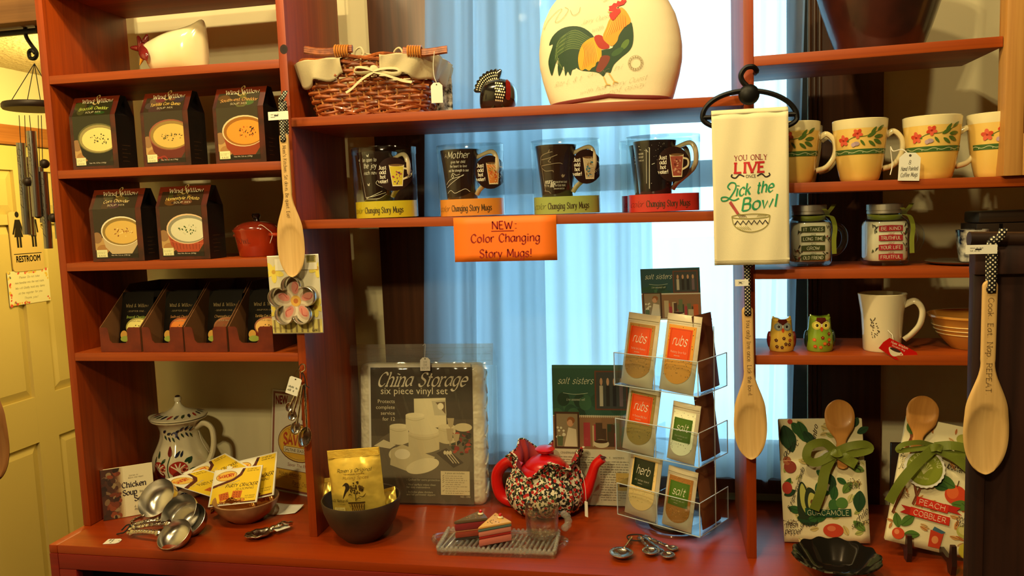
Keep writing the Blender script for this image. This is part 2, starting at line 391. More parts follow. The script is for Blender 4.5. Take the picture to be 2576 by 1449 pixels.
        for c in txt:
            if c not in GL: u0 += (6.5 + 1.6 + track) * sc * wide; continue
            w, st = GL[c]
            for kind, pts in st:
                q = [(p.x, p.y) for p in cat_rom(pts, 4)] if kind == 's' else pts
                P = [put(u0 + (a + .8) * sc * wide, b * sc) for a, b in q]
                wd = wt * (1.35 if kind == 'd' else 1.)
                s._strip(P, lambda i, d: wd * sc / 2 * (con + (1 - con) * abs(d[0] * ny - d[1] * nx if kind != 'd' else 1)), col)
                if serif and kind in 'ls':
                    for e, f in ((q[0], q[1]), (q[-1], q[-2])):
                        if abs(e[0] - f[0]) < .45 * abs(e[1] - f[1]) and (kind == 'l' or abs(e[1] - round(e[1])) < .01 and e[1] in (0, 10, 15)):
                            a, b = e; t = .32 * wt; lo = -1.9 if not (c.islower() and b > 4) else -1.9
                            hi = 1.9 if not (c.islower() and b > 4) else .6
                            s.raw([put(u0 + (a + .8 + lo) * sc * wide, (b - t) * sc), put(u0 + (a + .8 + hi) * sc * wide, (b - t) * sc), put(u0 + (a + .8 + hi) * sc * wide, (b + t) * sc), put(u0 + (a + .8 + lo) * sc * wide, (b + t) * sc)], [(0, 1, 2, 3)], col)
            u0 += (w + 1.6 + track) * sc * wide
    def scribble(s, x, y, w, h, col, rows=1, lh=0., thick=None, seed=0):
        """rows of lettering too small to read"""
        r = random.Random(seed + int(x * 977 + y * 131)); s.step()
        for j in range(rows):
            u = x; yy = y + j * lh; end = x + w * (1 if j < rows - 1 else r.uniform(.5, .95))
            while u < end:
                L = r.uniform(1.2, 4.5) * h
                L = min(L, end - u)
                if L < .4 * h: break
                n = max(2, int(L / (h * .45)))
                for i in range(n):
                    a = u + L * i / n; t = r.uniform(.5, 1.) * h
                    q = [(a, yy), (a + L / n * .62, yy), (a + L / n * .62, yy - t if s.px else yy + t), (a, yy - t if s.px else yy + t)]
                    s.raw([s.T(z) for z in q], [(0, 1, 2, 3)], col)
                u += L + h * .7
    def build(s, name, parent, m=None, kind=None):
        V, F, C = s.V, s.F, s.C
        if s.maxe:
            nf, nc = [], []; st = []
            for f, c in zip(F, C):
                for i in range(1, len(f) - 1): st.append(((f[0], f[i], f[i + 1]), c))
            mid = {}
            while st:
                (a, b, c), col = st.pop(); e = [(math.dist(V[p][:2], V[q][:2]), p, q, r) for p, q, r in ((a, b, c), (b, c, a), (c, a, b))]; L, p, q, r = max(e)
                if L <= s.maxe: nf.append((a, b, c)); nc.append(col); continue
                kk = (min(p, q), max(p, q))
                if kk not in mid: mid[kk] = len(V); V.append(tuple((V[p][i] + V[q][i]) / 2 for i in range(3)))
                st.append(((p, mid[kk], r), col)); st.append(((mid[kk], q, r), col))
            F, C = nf, nc
        me = bpy.data.meshes.new(name); me.from_pydata([tuple(s.fn(*q)) for q in V], [], F)
        at = me.attributes.new('ink', 'FLOAT_COLOR', 'CORNER'); buf = []
        for f, c in zip(F, C): buf += [*c, 1.] * len(f)
        at.data.foreach_set('color', buf); me.materials.append(m or INK); me.update()
        o = link(name, me, parent)
        if kind: o['kind'] = kind
        return o
INK = ink_mat('printed_ink', .55); GLOSSINK = ink_mat('glossy_print', .22, coat=.3); GLAZE = ink_mat('painted_glaze', .12, coat=.6)
def flat(y0, z0=0., tilt=0., x0=0.):
    """front plane facing -Y at y0, leaning back by tilt"""
    c, t = cos(tilt), sin(tilt)
    return lambda u, v, h: (x0 + u, y0 - h * c + v * t, z0 + v * c + h * t)

# ------------------------------------------------------------------ the room
T = .019; X0, X1, X2 = -.9946, -.4081, .5451; D = .285
YW = .345; FLOOR = -1.0; CEIL = 2.05; XL = -2.05
M_wall = mat('cream_wall_paint', (226, 214, 172), .75)
M_ceil = mat('textured_ceiling_paint', (205, 180, 130), .9, bump=(70, .9, .01))
M_floor = wood('dark_floor_boards', (96, 62, 40), (60, 36, 22), 1)
M_trim = wood('dark_walnut_trim', (92, 54, 32), (44, 24, 14), 2, rough=.35, scale=9)
M_red = wood('red_stained_pine', (172, 74, 5), (130, 46, 2), 0, rough=.5, scale=12)
M_redv = wood('red_stained_pine_upright', (168, 66, 5), (120, 38, 2), 2, rough=.45, scale=12)
M_redtop = wood('red_painted_counter', (160, 56, 3), (130, 40, 2), 0, rough=.38, scale=7)
M_apron = wood('shaded_red_apron', (138, 22, 3), (104, 12, 2), 0, rough=.55, scale=8)  # weaker light on the front faces put into the colour, darker than the top
M_pine = wood('pale_pine', (205, 150, 78), (170, 112, 50), 2, rough=.5)
M_oak = wood('honey_oak_trim', (186, 118, 58), (140, 82, 36), 1, rough=.4)
M_beam = wood('brown_beam', (150, 104, 58), (108, 70, 36), 0, rough=.6, scale=10)
M_doorp = mat('ivory_door_paint', (216, 192, 116), .45)
M_black = mat('black_iron', (22, 20, 19), .45, metal=.6)
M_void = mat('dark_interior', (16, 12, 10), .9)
M_white = mat('white_card', (240, 238, 228), .6)

M_shop = wood('dark_shop_panelling', (84, 60, 40), (58, 40, 26), 2, rough=.7)
struct(box('floor', M_floor, XL - .1, 2.3, -4.1, 2.3, FLOOR - .02, FLOOR, bevel=0))
struct(box('ceiling', M_shop, XL - .1, 2.3, -4.1, 2.3, CEIL, CEIL + .05, bevel=0))
struct(box('ceiling_hall', M_ceil, XL, -1.0, .20, 2.2, 1.325, 1.37, bevel=0))
struct(box('wall_left', M_wall, XL - .1, XL, -4, 2.2, FLOOR, CEIL, bevel=0))
struct(box('wall_right', M_shop, 2.2, 2.3, -4, .5, FLOOR, CEIL, bevel=0))
struct(box('wall_front', M_shop, XL, 2.2, -4.1, -4, FLOOR, CEIL, bevel=0))
struct(box('wall_hall_end', M_wall, XL, -.95, 2.2, 2.3, FLOOR, CEIL, bevel=0))
struct(box('wall_hall_side', M_wall, -1.05, -.96, YW + .14, 2.3, FLOOR, CEIL, bevel=0))
# header beam over the opening to the hall, and the wall above it
struct(box('trim_1', M_beam, XL, -.99, .10, .20, 1.215, 1.42, bevel=.004))
struct(box('wall_header', M_wall, XL, -.99, .10, .20, 1.42, CEIL, bevel=0))
# back wall with the window opening
WX0, WX1 = PY(1083, 100, YW).x + .01, PY(2050, 300, YW).x - .005; WZ0, WZ1 = .06, 1.62
wb = MB()
wb.box(-1.05, WX0, YW, YW + .14, FLOOR, CEIL); wb.box(WX1, 2.3, YW, YW + .14, FLOOR, CEIL)
wb.box(WX0, WX1, YW, YW + .14, FLOOR, WZ0); wb.box(WX0, WX1, YW, YW + .14, WZ1, CEIL)
struct(wb.build('wall_back', M_wall, smooth=False))
# window: casing boards, sash, panes
tx0 = PY(929, 100, .33).x; tx1 = PY(2222, 300, .33).x
win = struct(link('window_1', None))
def casing(a, b): return box('casing', M_trim, a, b, .325, YW, -.25, WZ1 + .15, win, bevel=.003)
casing(tx0, WX0 + .012); casing(WX1 - .012, tx1)
for k in range(3):                      # moulded beads on the inner edge of the right casing
    xx = WX1 - .010 + k * .011; m = MB(); m.tube([(0, 0, -.25), (0, 0, WZ1 + .1)], .005, 8); m.build('casing_bead', M_trim, win, loc=(xx, .325, 0))
box('casing', M_trim, tx0, tx1, .32, YW, WZ1, WZ1 + .15, win, bevel=.003)
box('window_sill', M_trim, WX0 - .06, WX1 + .06, .30, YW + .14, WZ0 - .035, WZ0, win, bevel=.004)
M_sash = mat('dark_sash_paint', (60, 62, 66), .5)
RZ = PY(1700, 440, .41).z
for a, b, c, d in ((WX0, WX0 + .045, WZ0, WZ1), (WX1 - .045, WX1, WZ0, WZ1), (WX0, WX1, WZ0, WZ0 + .06), (WX0, WX1, WZ1 - .05, WZ1), (WX0, WX1, RZ - .032, RZ + .032)):
    box('sash', M_sash, a, b, .39, .43, c, d, win, bevel=.003)
M_pane = clear('window_glass', (240, 248, 250), .15)
for c, d in ((WZ0 + .06, RZ - .032), (RZ + .032, WZ1 - .05)):
    MB().box(WX0 + .045, WX1 - .045, .408, .412, c, d).build('pane', M_pane, win, smooth=False)
# outside; the house block is added to dim the left of the window
M_out = mat('house_block_grey', (128, 140, 150), .9); M_grass = mat('pale_concrete', (226, 232, 236), .9)
g = box('ground', M_grass, -40, 40, 2.6, 60, FLOOR - .9, FLOOR - .8, bevel=0); struct(g)
nb = MB(); nb.box(-9.0, .20, 4.6, 9, FLOOR - .8, 12.0)
nb.add([(-9.2, 4.4, 12.0), (.40, 4.4, 12.0), (.40, 9.2, 12.0), (-9.2, 9.2, 12.0), (-9.2, 6.8, 14), (.40, 6.8, 14)], [(0, 1, 5, 4), (2, 3, 4, 5), (0, 3, 2, 1), (1, 2, 5), (3, 0, 4)])
tag(nb.build('added_house_block', M_out, smooth=False), 'plain grey house block added to darken the left of the window view', 'house')

# sheer curtains
def sheer(name, tr, dens, col=(232, 240, 246)):
    m = bpy.data.materials.new(name); m.use_nodes = True; nt = m.node_tree; nt.nodes.clear(); l = nt.links
    o = nt.nodes.new('ShaderNodeOutputMaterial'); t = nt.nodes.new('ShaderNodeBsdfTransparent'); a = nt.nodes.new('ShaderNodeBsdfTranslucent'); d = nt.nodes.new('ShaderNodeBsdfDiffuse')
    a.inputs[0].default_value = (*lin(col), 1); d.inputs[0].default_value = (*lin(col), 1)
    m1 = nt.nodes.new('ShaderNodeMixShader'); m1.inputs[0].default_value = dens; l.new(a.outputs[0], m1.inputs[1]); l.new(d.outputs[0], m1.inputs[2])
    lw = nt.nodes.new('ShaderNodeLayerWeight'); lw.inputs[0].default_value = .3
    mr = nt.nodes.new('ShaderNodeMapRange'); mr.inputs[3].default_value = tr; mr.inputs[4].default_value = tr * .3
    m2 = nt.nodes.new('ShaderNodeMixShader'); l.new(lw.outputs['Facing'], mr.inputs[0]); l.new(mr.outputs[0], m2.inputs[0]); l.new(m1.outputs[0], m2.inputs[1]); l.new(t.outputs[0], m2.inputs[2])
    l.new(m2.outputs[0], o.inputs[0]); return m
def curtain(pts_l, pts_r, z0, z1, folds, amp, m, label, y0=.295, seed=1, pinch=None):
    """pts: x of the edge at bottom and top"""
    r = random.Random(seed); ph = [r.uniform(0, 6.28) for _ in range(4)]
    def fn(u, v):
        z = z0 + (z1 - z0) * v
        xl = pts_l[0] + (pts_l[1] - pts_l[0]) * v; xr = pts_r[0] + (pts_r[1] - pts_r[0]) * v
        uu = u + .05 * sin(2 * pi * u * 2 + ph[0]) / 2
        a = amp * (.55 + .45 * sin(2 * pi * u * 1.3 + ph[1])) * (.75 + .25 * v)
        w = sin(2 * pi * folds * uu + ph[2] + .5 * sin(3 * v + ph[3])) + .35 * sin(2 * pi * folds * 2.3 * uu + ph[3] + v)
        return (xl + (xr - xl) * u, y0 + a * w * .8, z)
    b = MB().grid(int(folds * 16), 24, fn); o = b.build('sheer_curtain', m)
    hem = MB().grid(int(folds * 16), 1, lambda u, v: (lambda q: (q[0], q[1] - .0012, z0 + .03 * v))(fn(u, .03 / (z1 - z0) * v)))
    hem.build('hem', m, o)
    return tag(o, label, 'curtain', 'sheer window curtains')
cz0 = PY(1300, 1168, .295).z
curtain((PY(1052, 900, .295).x, PY(1088, 0, .295).x), (PY(1372, 900, .295).x, PY(1362, 0, .295).x), cz0, 1.60, 4.5, .016, sheer('sheer_dense', .14, .25, (170, 184, 196)),
        'gathered grey-blue sheer curtain behind the basket and the first story mugs', seed=3)
curtain((PY(1345, 900, .30).x, PY(1335, 0, .30).x), (PY(1986, 1190, .30).x, PY(2040, 0, .30).x), PY(1900, 1222, .30).z, 1.60, 8.5, .017, sheer('sheer_thin', .42, .12),
        'bright sheer curtain hanging behind the acrylic spice rack', seed=8, y0=.307)

# door wall in the side hall
dy0, dy1 = .60, 1.46; dz1 = PX(60, 372, XL).z
door = struct(link('door_1', None, None, (XL, 0, 0)))
zz = lambda px, py: PX(px, py, XL).z
rows = [(FLOOR + .20, zz(132, 1095)), (zz(100, 992), zz(12, 566)), (zz(12, 540), zz(12, 428))]
ycol = [(dy0 + .115, .985), (1.085, dy1 - .115)]
db = MB(); xs = .012
# slab with stiles and rails standing proud of the panel field
db.box(.004, .008, dy0, dy1, FLOOR, dz1)
for a, b in ((dy0, ycol[0][0]), (ycol[0][1], ycol[1][0]), (ycol[1][1], dy1)): db.box(.008, .024, a, b, FLOOR, dz1)
zs = [FLOOR] + [q for r_ in rows for q in r_] + [dz1]
for i in range(0, len(zs), 2): db.box(.008, .0238, dy0, dy1, zs[i], zs[i + 1])
db.build('door_slab', M_doorp, door, smooth=False, loc=(0, 0, 0))
for (z0_, z1_) in rows:
    for (a, b) in ycol:
        pb = MB(); e = .035
        pb.add([(.008, a, z0_), (.008, b, z0_), (.008, b, z1_), (.008, a, z1_), (.020, a + e, z0_ + e), (.020, b - e, z0_ + e), (.020, b - e, z1_ - e), (.020, a + e, z1_ - e)],
               [(0, 1, 5, 4), (1, 2, 6, 5), (2, 3, 7, 6), (3, 0, 4, 7), (4, 5, 6, 7)])
        pb.build('door_panel', M_doorp, door, smooth=False)
for a, b, c, d in ((dy0 - .075, dy0 - .004, FLOOR, dz1 + .075), (dy1 + .004, dy1 + .075, FLOOR, dz1 + .075), (dy0 - .075, dy1 + .075, dz1 + .004, dz1 + .079)):
    box('door_casing', M_oak, .0, .03, a, b, c, d, door, bevel=.006)
# restroom sign and notice on the door
M_sign = mat('tan_plastic_sign', (222, 190, 120), .4)
def door_flat(o, y, z): return lambda u, v, h: (.0 + h, u, v)
sy0, sy1 = PX(25, 610, XL + .0245).y, PX(104, 610, XL + .0245).y; sz0, sz1 = zz(60, 681), zz(60, 533)
sg = thing('restroom_sign', 'tan restroom sign with black figures on the yellow door', 'sign', (XL + .0245, (sy0 + sy1) / 2, (sz0 + sz1) / 2))
sw, sh = sy1 - sy0, sz1 - sz0
MB().prism(rrect(sw, sh, .014), 0, .004, 'x').build('plate', M_sign, sg)
k = Ink(lambda u, v, h: (.004 + h, u, v), (64, 607, sw / 79)); DK = (28, 22, 14)
for cx_, skirt in ((45, 1), (83, 0)):
    k.ell(cx_, 553, 5, 6, DK)
    if skirt: k.poly([(cx_ - 6, 563), (cx_ + 6, 563), (cx_ + 15, 592), (cx_ + 11, 593), (cx_ + 6, 578), (cx_ + 11, 598), (cx_ - 11, 598), (cx_ - 6, 578), (cx_ - 11, 593), (cx_ - 15, 592)], DK)
    else: k.poly([(cx_ - 10, 563), (cx_ + 10, 563), (cx_ + 13, 590), (cx_ + 9, 590), (cx_ + 7, 570), (cx_ + 7, 598), (cx_ - 7, 598), (cx_ - 7, 570), (cx_ - 9, 590), (cx_ - 13, 590)], DK)
    k.rect(cx_ - 6, 597, cx_ - 1, 619, DK); k.rect(cx_ + 1, 597, cx_ + 6, 619, DK)
k.rect(29, 631, 99, 632.5, DK); k.text('RESTROOM', 64, 648, 13, DK, fit=60, bold=.03); k.build('lettering', sg)
ny0, ny1 = PX(20, 720, XL + .0245).y, PX(124, 720, XL + .0245).y; nz0, nz1 = zz(70, 762), zz(70, 678); nw = ny1 - ny0; nh = nz1 - nz0
nt_ = thing('notice_card', 'small white notice card with flower border below the restroom sign', 'card', (XL + .0247, (ny0 + ny1) / 2, (nz0 + nz1) / 2))
MB().box(0, .001, -nw / 2, nw / 2, -nh / 2, nh / 2).build('card', M_white, nt_, smooth=False)
k = Ink(lambda u, v, h: (.001 + h, u, v)); k.rect(-nw / 2, -nh / 2, nw / 2, nh / 2, (246, 236, 190))
r = random.Random(4)
for i in range(46):
    e = r.random(); sd = r.choice((0, 1, 2, 3)); u, v = ((-nw / 2 + .008, (e - .5) * nh), (nw / 2 - .009, (e - .5) * nh), ((e - .5) * nw, nh / 2 - .008), ((e - .5) * nw * .5 - nw * .3, -nh / 2 + .006))[sd]
    k.ell(u + r.uniform(-.004, .004), v + r.uniform(-.003, .003), r.uniform(.003, .008), r.uniform(.003, .006), r.choice(((226, 110, 90), (240, 160, 90), (240, 205, 90), (120, 120, 110), (224, 90, 70))), r.random() * 3, 8)
for i, tx in enumerate(('Please: Do not take', 'merchandise into the rest room.', 'We will Gladly hold any items', 'at the register for you.', 'Thank you!')):
    k.text(tx, .003, nh * (.27 - i * .155), .008, (96, 84, 58), 'skel', 1.7, .4, .2, fit=nw * (.5, .72, .72, .6, .34)[i])
k.build('print', nt_)

# ------------------------------------------------------------------ the red shelving on its counter
shelving = thing('shelving_unit', 'red-stained wooden shelving unit with open back standing on the red counter', 'shelving')
def upright(x, d=D): return box('upright', M_redv, x, x + T, 0, d, 0, 1.45, shelving, bevel=.0015)
upright(X0); upright(X1); upright(X2)
SH = {'L1': (1.0592, -.0062), 'L2': (.8452, -.0084), 'L3': (.6338, 0), 'L4': (.4219, -.0011), 'C1': (.9269, -.0128), 'C2': (.7076, -.0134),
      'R1': (.9943, .0094), 'R2': (.7491, -.0098), 'R3': (.5835, -.0114), 'R4': (.4167, -.002)}
def zat(s, x):
    if s == 'T': return 0.
    mid = {'L': (X0 + X1) / 2, 'C': (X1 + X2) / 2, 'R': X2 + .25}[s[0]]; return SH[s][0] + SH[s][1] * (x - mid)
def board(s, xa, xb, d=D, m=None):
    za, zb = zat(s, xa), zat(s, xb); c = Vector(((xa + xb) / 2, d / 2, (za + zb) / 2 - T / 2)); w = (xb - xa) / 2
    b = MB().box(-w, w, -d / 2, d / 2, -T / 2, T / 2); return b.build('shelf_board', m or M_red, shelving, loc=c, rot=(0, -math.atan2(zb - za, xb - xa), 0), bevel=.0015)
for s in ('L1', 'L2', 'L3', 'L4'): board(s, X0 + T, X1)
box('top_board', M_red, X0 + T, X1, 0, D, 1.252, 1.271, shelving)
for s in ('C1', 'C2'): board(s, X1 + T, X2)
XR = 1.16
pfx = PY(2519, 300, 0).x
board('R1', X2 + T, pfx, .20)
for s in ('R2', 'R3', 'R4'): board(s, X2 + T, XR, .20)
box('upright', M_redv, XR, XR + T, 0, .20, 0, .86, shelving, bevel=.0015)
# dark knot on the middle upright
kk = Ink(flat(0), h0=.0002); q = PY(714, 124, 0); kk.ell(q.x, q.z, .009, .010, (40, 18, 10)); kk.ell(q.x + .001, q.z, .005, .006, (26, 12, 8)); kk.build('knot', shelving)

counter = thing('counter', 'long red-painted wooden counter under the shelves', 'counter', (0, 0, FLOOR))
cz = -FLOOR; CF0 = -.108
box('top', M_redtop, X0 + .02, 1.32, CF0 + .001, .325, cz - .02, cz, counter, bevel=.002)
box('edge_strip', M_redtop, X0 - .002, X0 + .0195, CF0 + .001, .325, cz - .02, cz - .0006, counter, bevel=.002)
ab = PY(185, 1433, CF0).z
box('front_rail', M_apron, X0 + .021, 1.32, CF0, CF0 + .02, cz + ab, cz - .0205, counter, bevel=.002)
box('corner_post', M_apron, X0 - .002, X0 + .02, CF0, CF0 + .06, 0, cz - .0205, counter, bevel=.002)
box('front_stile', M_apron, X0 + .021, X0 + .065, CF0, CF0 + .02, 0, cz + ab - .0005, counter, bevel=.002)
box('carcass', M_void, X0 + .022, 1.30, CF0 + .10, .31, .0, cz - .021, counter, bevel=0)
box('side_panel', M_apron, X0 - .002, X0 + .019, CF0 + .061, .32, 0, cz - .0205, counter, bevel=.002)
# pine frame standing on the second right-hand shelf
pf = thing('pine_frame', 'pale pine wooden frame at the upper right edge beside the mugs', 'frame', (pfx, 0, zat('R2', pfx + .05) + .0005))
box('stile', M_pine, .001, .032, -.012, .022, 0, .62, pf, bevel=.002)
box('rail', M_pine, .032, .30, -.012, .020, 0, .075, pf, bevel=.002)
box('panel', wood('pale_pine_panel', (178, 112, 52), (150, 88, 38), 0, rough=.5), .032, .30, .006, .016, .075, .275, pf, bevel=0)
box('rail', M_pine, .032, .30, -.012, .020, .275, .62, pf, bevel=.002)
# dark standing panel in front, right
dpx = PY(2464, 900, -.30).x; DPY = -.30; dtop = PY(2500, 606, DPY).z
dp = thing('dark_cabinet_door', 'dark stained wooden cabinet door with a moulded top rail at the right edge', 'cabinet door', (dpx, DPY, FLOOR))
M_dark = wood('dark_stained_wood', (58, 30, 20), (26, 13, 10), 2, rough=.5, scale=8)
tz = dtop - FLOOR
box('stile', M_dark, -.011, .012, -.0, .018, 0, tz - .002, dp, bevel=.003)
box('panel', M_dark, .0125, .40, .004, .014, 0, tz - .002, dp, bevel=0)
tr = MB().tube([(-.018, .0, tz + .004), (.42, .0, tz - .012)], .011, 10); tr.build('top_moulding', wood('dark_moulding', (66, 42, 28), (30, 18, 12), 0, rough=.4), dp)
box('top_rail', M_dark, -.011, .40, -.006, .02, tz - .05, tz - .006, dp, bevel=.003)

# ------------------------------------------------------------------ left tower
M_cream = mat('cream_glaze', (240, 228, 186), .14, coat=.7, var=((236, 216, 160), 9))
M_comb = mat('maroon_glaze', (120, 34, 30), .2, coat=.6, bump=(90, .5, .003))
M_beak = mat('yellow_glaze', (226, 160, 40), .25, coat=.4)
M_paper = mat('white_paper', (238, 234, 220), .7)
M_string = mat('white_string', (225, 218, 200), .8)
M_silver = mat('polished_pewter', (200, 190, 172), .18, metal=1., bump=(160, .35, .002))
M_steel = mat('brushed_steel', (205, 200, 190), .26, metal=1.)
M_blkcord = mat('black_cord', (24, 20, 18), .8)
def loaf(sec, n=20, m=1):
    """body from elliptical sections (x, zbottom, ztop, halfwidth)"""
    b = MB(); vs = []
    for (x, a, t, w) in sec:
        for k in range(n):
            th = 2 * pi * k / n; s_, c_ = sin(th), cos(th)
            vs.append((x, w * math.copysign(abs(c_) ** .85, c_), (a + t) / 2 + (t - a) / 2 * math.copysign(abs(s_) ** .8, s_)))
    fs = [(i * n + k, i * n + (k + 1) % n, (i + 1) * n + (k + 1) % n, (i + 1) * n + k) for i in range(len(sec) - 1) for k in range(n)]
    fs += [tuple(range(n)), tuple(range((len(sec) - 1) * n, len(sec) * n))]
    return b.add(vs, fs)
def tagcard(parent, w, h, fn=None, name='price_tag', lines=2, hole=True, notch=.25, seed=0, col=(240, 236, 220), m=None, loc=(0, 0, 0), rot=(0, 0, 0), pencil=None):
    """small hanging price tag, hangs from its top centre; local x right, z down"""
    t = link(name, None, parent, loc, rot)
    c = w * notch; MB().prism([(-w / 2, -h), (w / 2, -h), (w / 2, -c), (w / 2 - c, 0), (-w / 2 + c, 0), (-w / 2, -c)], -.0004, .0004).build('tag_card', m or M_paper, t, smooth=False)
    k = Ink(flat(-.0005))
    if hole: k.ell(0, -h * .1, w * .06, w * .06, (60, 50, 40))
    if pencil:
        for i, p in enumerate(pencil): k.text(p, 0, -h * (.42 + .22 * i), h * .15, (70, 62, 50), 'skel', 1.3, .6, .15, fit=w * min(.8, .13 * len(p)), rot=.06)
    elif lines: k.scribble(-w * .38, -h * .62, w * .76, h * .14, (110, 110, 90), lines, -h * .2, seed=seed)
    k.build('tag_print', t); return t

# ceramic hen
hp = PY(452, 164, .12); hs = mpp(hp) / 3.293; hz = zat('L1', hp.x) + .0005
hen = thing('ceramic_hen', 'glossy cream ceramic hen with a maroon comb on the top left shelf', 'hen figurine', (hp.x, hp.y, hz))
S = lambda u, a, b, w: ((u - 500) * hs * 1.04, (a + (50 if a > 60 else 0)) * hs, (b + 40 + .042 * (u - 212)) * hs, w)
sec = [S(212, 185, 215, .008), S(222, 150, 240, .018), S(250, 70, 258, .028), S(300, 12, 274, .036), S(360, 2, 292, .042), S(440, 0, 314, .047), S(540, 0, 328, .048), S(610, 0, 338, .045), S(660, 0, 352, .038), S(700, 0, 378, .028), S(724, 4, 392, .019), S(742, 30, 372, .013), S(750, 110, 310, .006)]
b = loaf(sec, 24); o = b.build('body', M_cream, hen, sub=1)
H = lambda u, v, y=0: ((u - 500) * hs * 1.04, y, (594 - v) * hs)
b = MB()
b.ball(H(185, 335), 52 * hs, 14, 8, (1, .55, 1)); b.build('face', M_comb, hen)
for (a0, a1, r0) in (((170, 320), (148, 232), 26), ((205, 290), (236, 226), 26), ((150, 335), (72, 322), 26)):
    P = [H(*a0), H((a0[0] + a1[0]) / 2 + 3, (a0[1] + a1[1]) / 2), H(*a1)]; MB().tube(cat_rom(P, 4), [r0 * hs * f for f in (1, .98, .95, .9, .82, .74, .64, .5, .25)], 10).build('comb_point', M_comb, hen)
for sgn in (-1, 1):
    P = [H(215, 345, sgn * .020), H(265, 390, sgn * .036), H(310, 435, sgn * .047), H(332, 476, sgn * .050)]
    MB().tube(cat_rom(P, 4), [hs * f for f in (26, 30, 34, 38, 41, 43, 44, 43, 40, 34, 26, 16, 4)], 12, flat=.45).build('wattle', M_comb, hen)
MB().tube([H(196, 375), H(170, 420), H(144, 472)], [26 * hs, 17 * hs, 4 * hs], 10).build('beak', M_beak, hen)

# soup mix boxes
M_boxcard = mat('soup_box_card', (84, 24, 9), .35, coat=.25, var=((50, 14, 6), 30))
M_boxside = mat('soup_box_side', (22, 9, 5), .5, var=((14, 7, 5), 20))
def gable_map(hb, sl, tilt):
    def f(u, v, h):
        if v <= hb: return (u, -h, v)
        t = v - hb; return (u, t * sin(tilt) - h * cos(tilt), hb + t * cos(tilt) + h * sin(tilt))
    return f
def soup_box(label, bl, br, shelf, title, tcol, bowl, soup, rim, bgc, garn, net, y=.016, wide=.64, seed=0, ribs=False):
    a, c = PY(*bl, y), PY(*br, y); w = c.x - a.x; cx = (a.x + c.x) / 2; hb, ht, d = .121, .166, .066
    t = thing('soup_mix_box', label, 'soup box', (cx, y, zat(shelf, cx) + .001), group='soup mix boxes on the left shelves')
    ry0, ry1 = d * .36, d * .64; sl = math.hypot(ht - hb, ry0); tl = math.atan2(ry0, ht - hb)
    b = MB(); X_ = w / 2
    b.add([(-X_, 0, 0), (X_, 0, 0), (X_, d, 0), (-X_, d, 0), (-X_, 0, hb), (X_, 0, hb), (X_, d, hb), (-X_, d, hb), (-X_, ry0, ht), (X_, ry0, ht), (X_, ry1, ht), (-X_, ry1, ht),
           (-X_ + .012, d / 2, hb - .004), (X_ - .012, d / 2, hb - .004)], [(3, 2, 1, 0), (0, 1, 5, 4), (2, 3, 7, 6), (4, 5, 9, 8), (6, 7, 11, 10), (8, 9, 10, 11)])
    o = b.build('carton', M_boxcard, t, smooth=False, fix=False)
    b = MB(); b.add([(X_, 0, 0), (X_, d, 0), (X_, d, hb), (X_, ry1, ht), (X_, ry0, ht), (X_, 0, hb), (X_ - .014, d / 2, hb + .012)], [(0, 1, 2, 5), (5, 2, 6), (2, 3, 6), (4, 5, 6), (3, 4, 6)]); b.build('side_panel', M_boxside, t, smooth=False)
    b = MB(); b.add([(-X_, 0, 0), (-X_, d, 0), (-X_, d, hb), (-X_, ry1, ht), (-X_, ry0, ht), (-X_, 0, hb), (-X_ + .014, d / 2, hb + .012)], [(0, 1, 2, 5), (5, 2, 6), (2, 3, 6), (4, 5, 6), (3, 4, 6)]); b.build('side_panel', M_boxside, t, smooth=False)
    bgc = tuple(int(q * .55) for q in bgc); r = random.Random(seed); k = Ink(gable_map(hb, sl, tl)); L, R_ = -.43 * w, .39 * w; top = hb + sl - .013
    k.rect(-w / 2, hb + sl - .016, w / 2, hb + sl, (112, 40, 20))
    for v0, v1 in ((.007, hb), (hb, top)): k.rect(L, v0, R_, v1, bgc)
    for i in range(7):                                   # soft out-of-focus shapes above the bowl
        u = r.uniform(L + .01, R_ - .012); v = r.uniform(hb + .004, top - .006); cc = tuple(min(255, int(q * r.uniform(1.0, 1.9))) for q in bgc); k.clip = (L, hb + .0002, R_, top); k.ell(u, v, r.uniform(.006, .016), r.uniform(.004, .012), cc)
    k.clip = (L, .007, R_, hb - .0005)
    bu, bv = .05 * w, .069
    k.ell(L + .012, .040, .02, .016, (190, 150, 90)); k.ell(L + .02, .028, .016, .011, (170, 120, 66)); k.ell(L + .006, .055, .013, .013, (150, 110, 70))
    if bowl != 'wide':
        k.poly([(bu - .047, bv), (bu - .038, bv - .036), (bu - .022, bv - .052), (bu + .03, bv - .052), (bu + .07, bv)], bowl); k.rect(L, .007, R_, .017, (26, 16, 9))
        if ribs:
            for i in range(9): k.line([(bu - .038 + i * .009, bv - .010), (bu - .030 + i * .0078, bv - .046)], .0011, (110, 40, 22), False)
            k.line([(bu - .040, bv - .026), (bu - .01, bv - .033), (R_ - .001, bv - .034)], .0016, (190, 90, 60))
    k.ell(bu + .006, bv, .053, .034, rim); k.ell(bu + .007, bv - .0008, .0505, .0315, tuple(int(q * .66) for q in soup)); k.ell(bu + .009, bv - .0025, .0455, .0265, soup)
    for i in range(26):
        a_ = r.uniform(0, 6.28); q = r.random() ** .7; k.ell(bu + .010 + .026 * q * cos(a_), bv - .002 + .012 * q * sin(a_), r.uniform(.0008, .0032), r.uniform(.0006, .002), r.choice(garn), r.random() * 3, 7)
    for i in range(3 if title[0] == 'T' else 0): k.line([(L + .004 + i * .006, .012), (L + .02 + i * .012, .018 + .002 * i), (L + .03 + i * .012, .012)], .0034, (150, 44, 34), taper=True)
    k.clip = None
    k.text('&', .02 * w, hb + sl * .60, .024, (176, 150, 92), 'skel', 1.9, .25, .2)
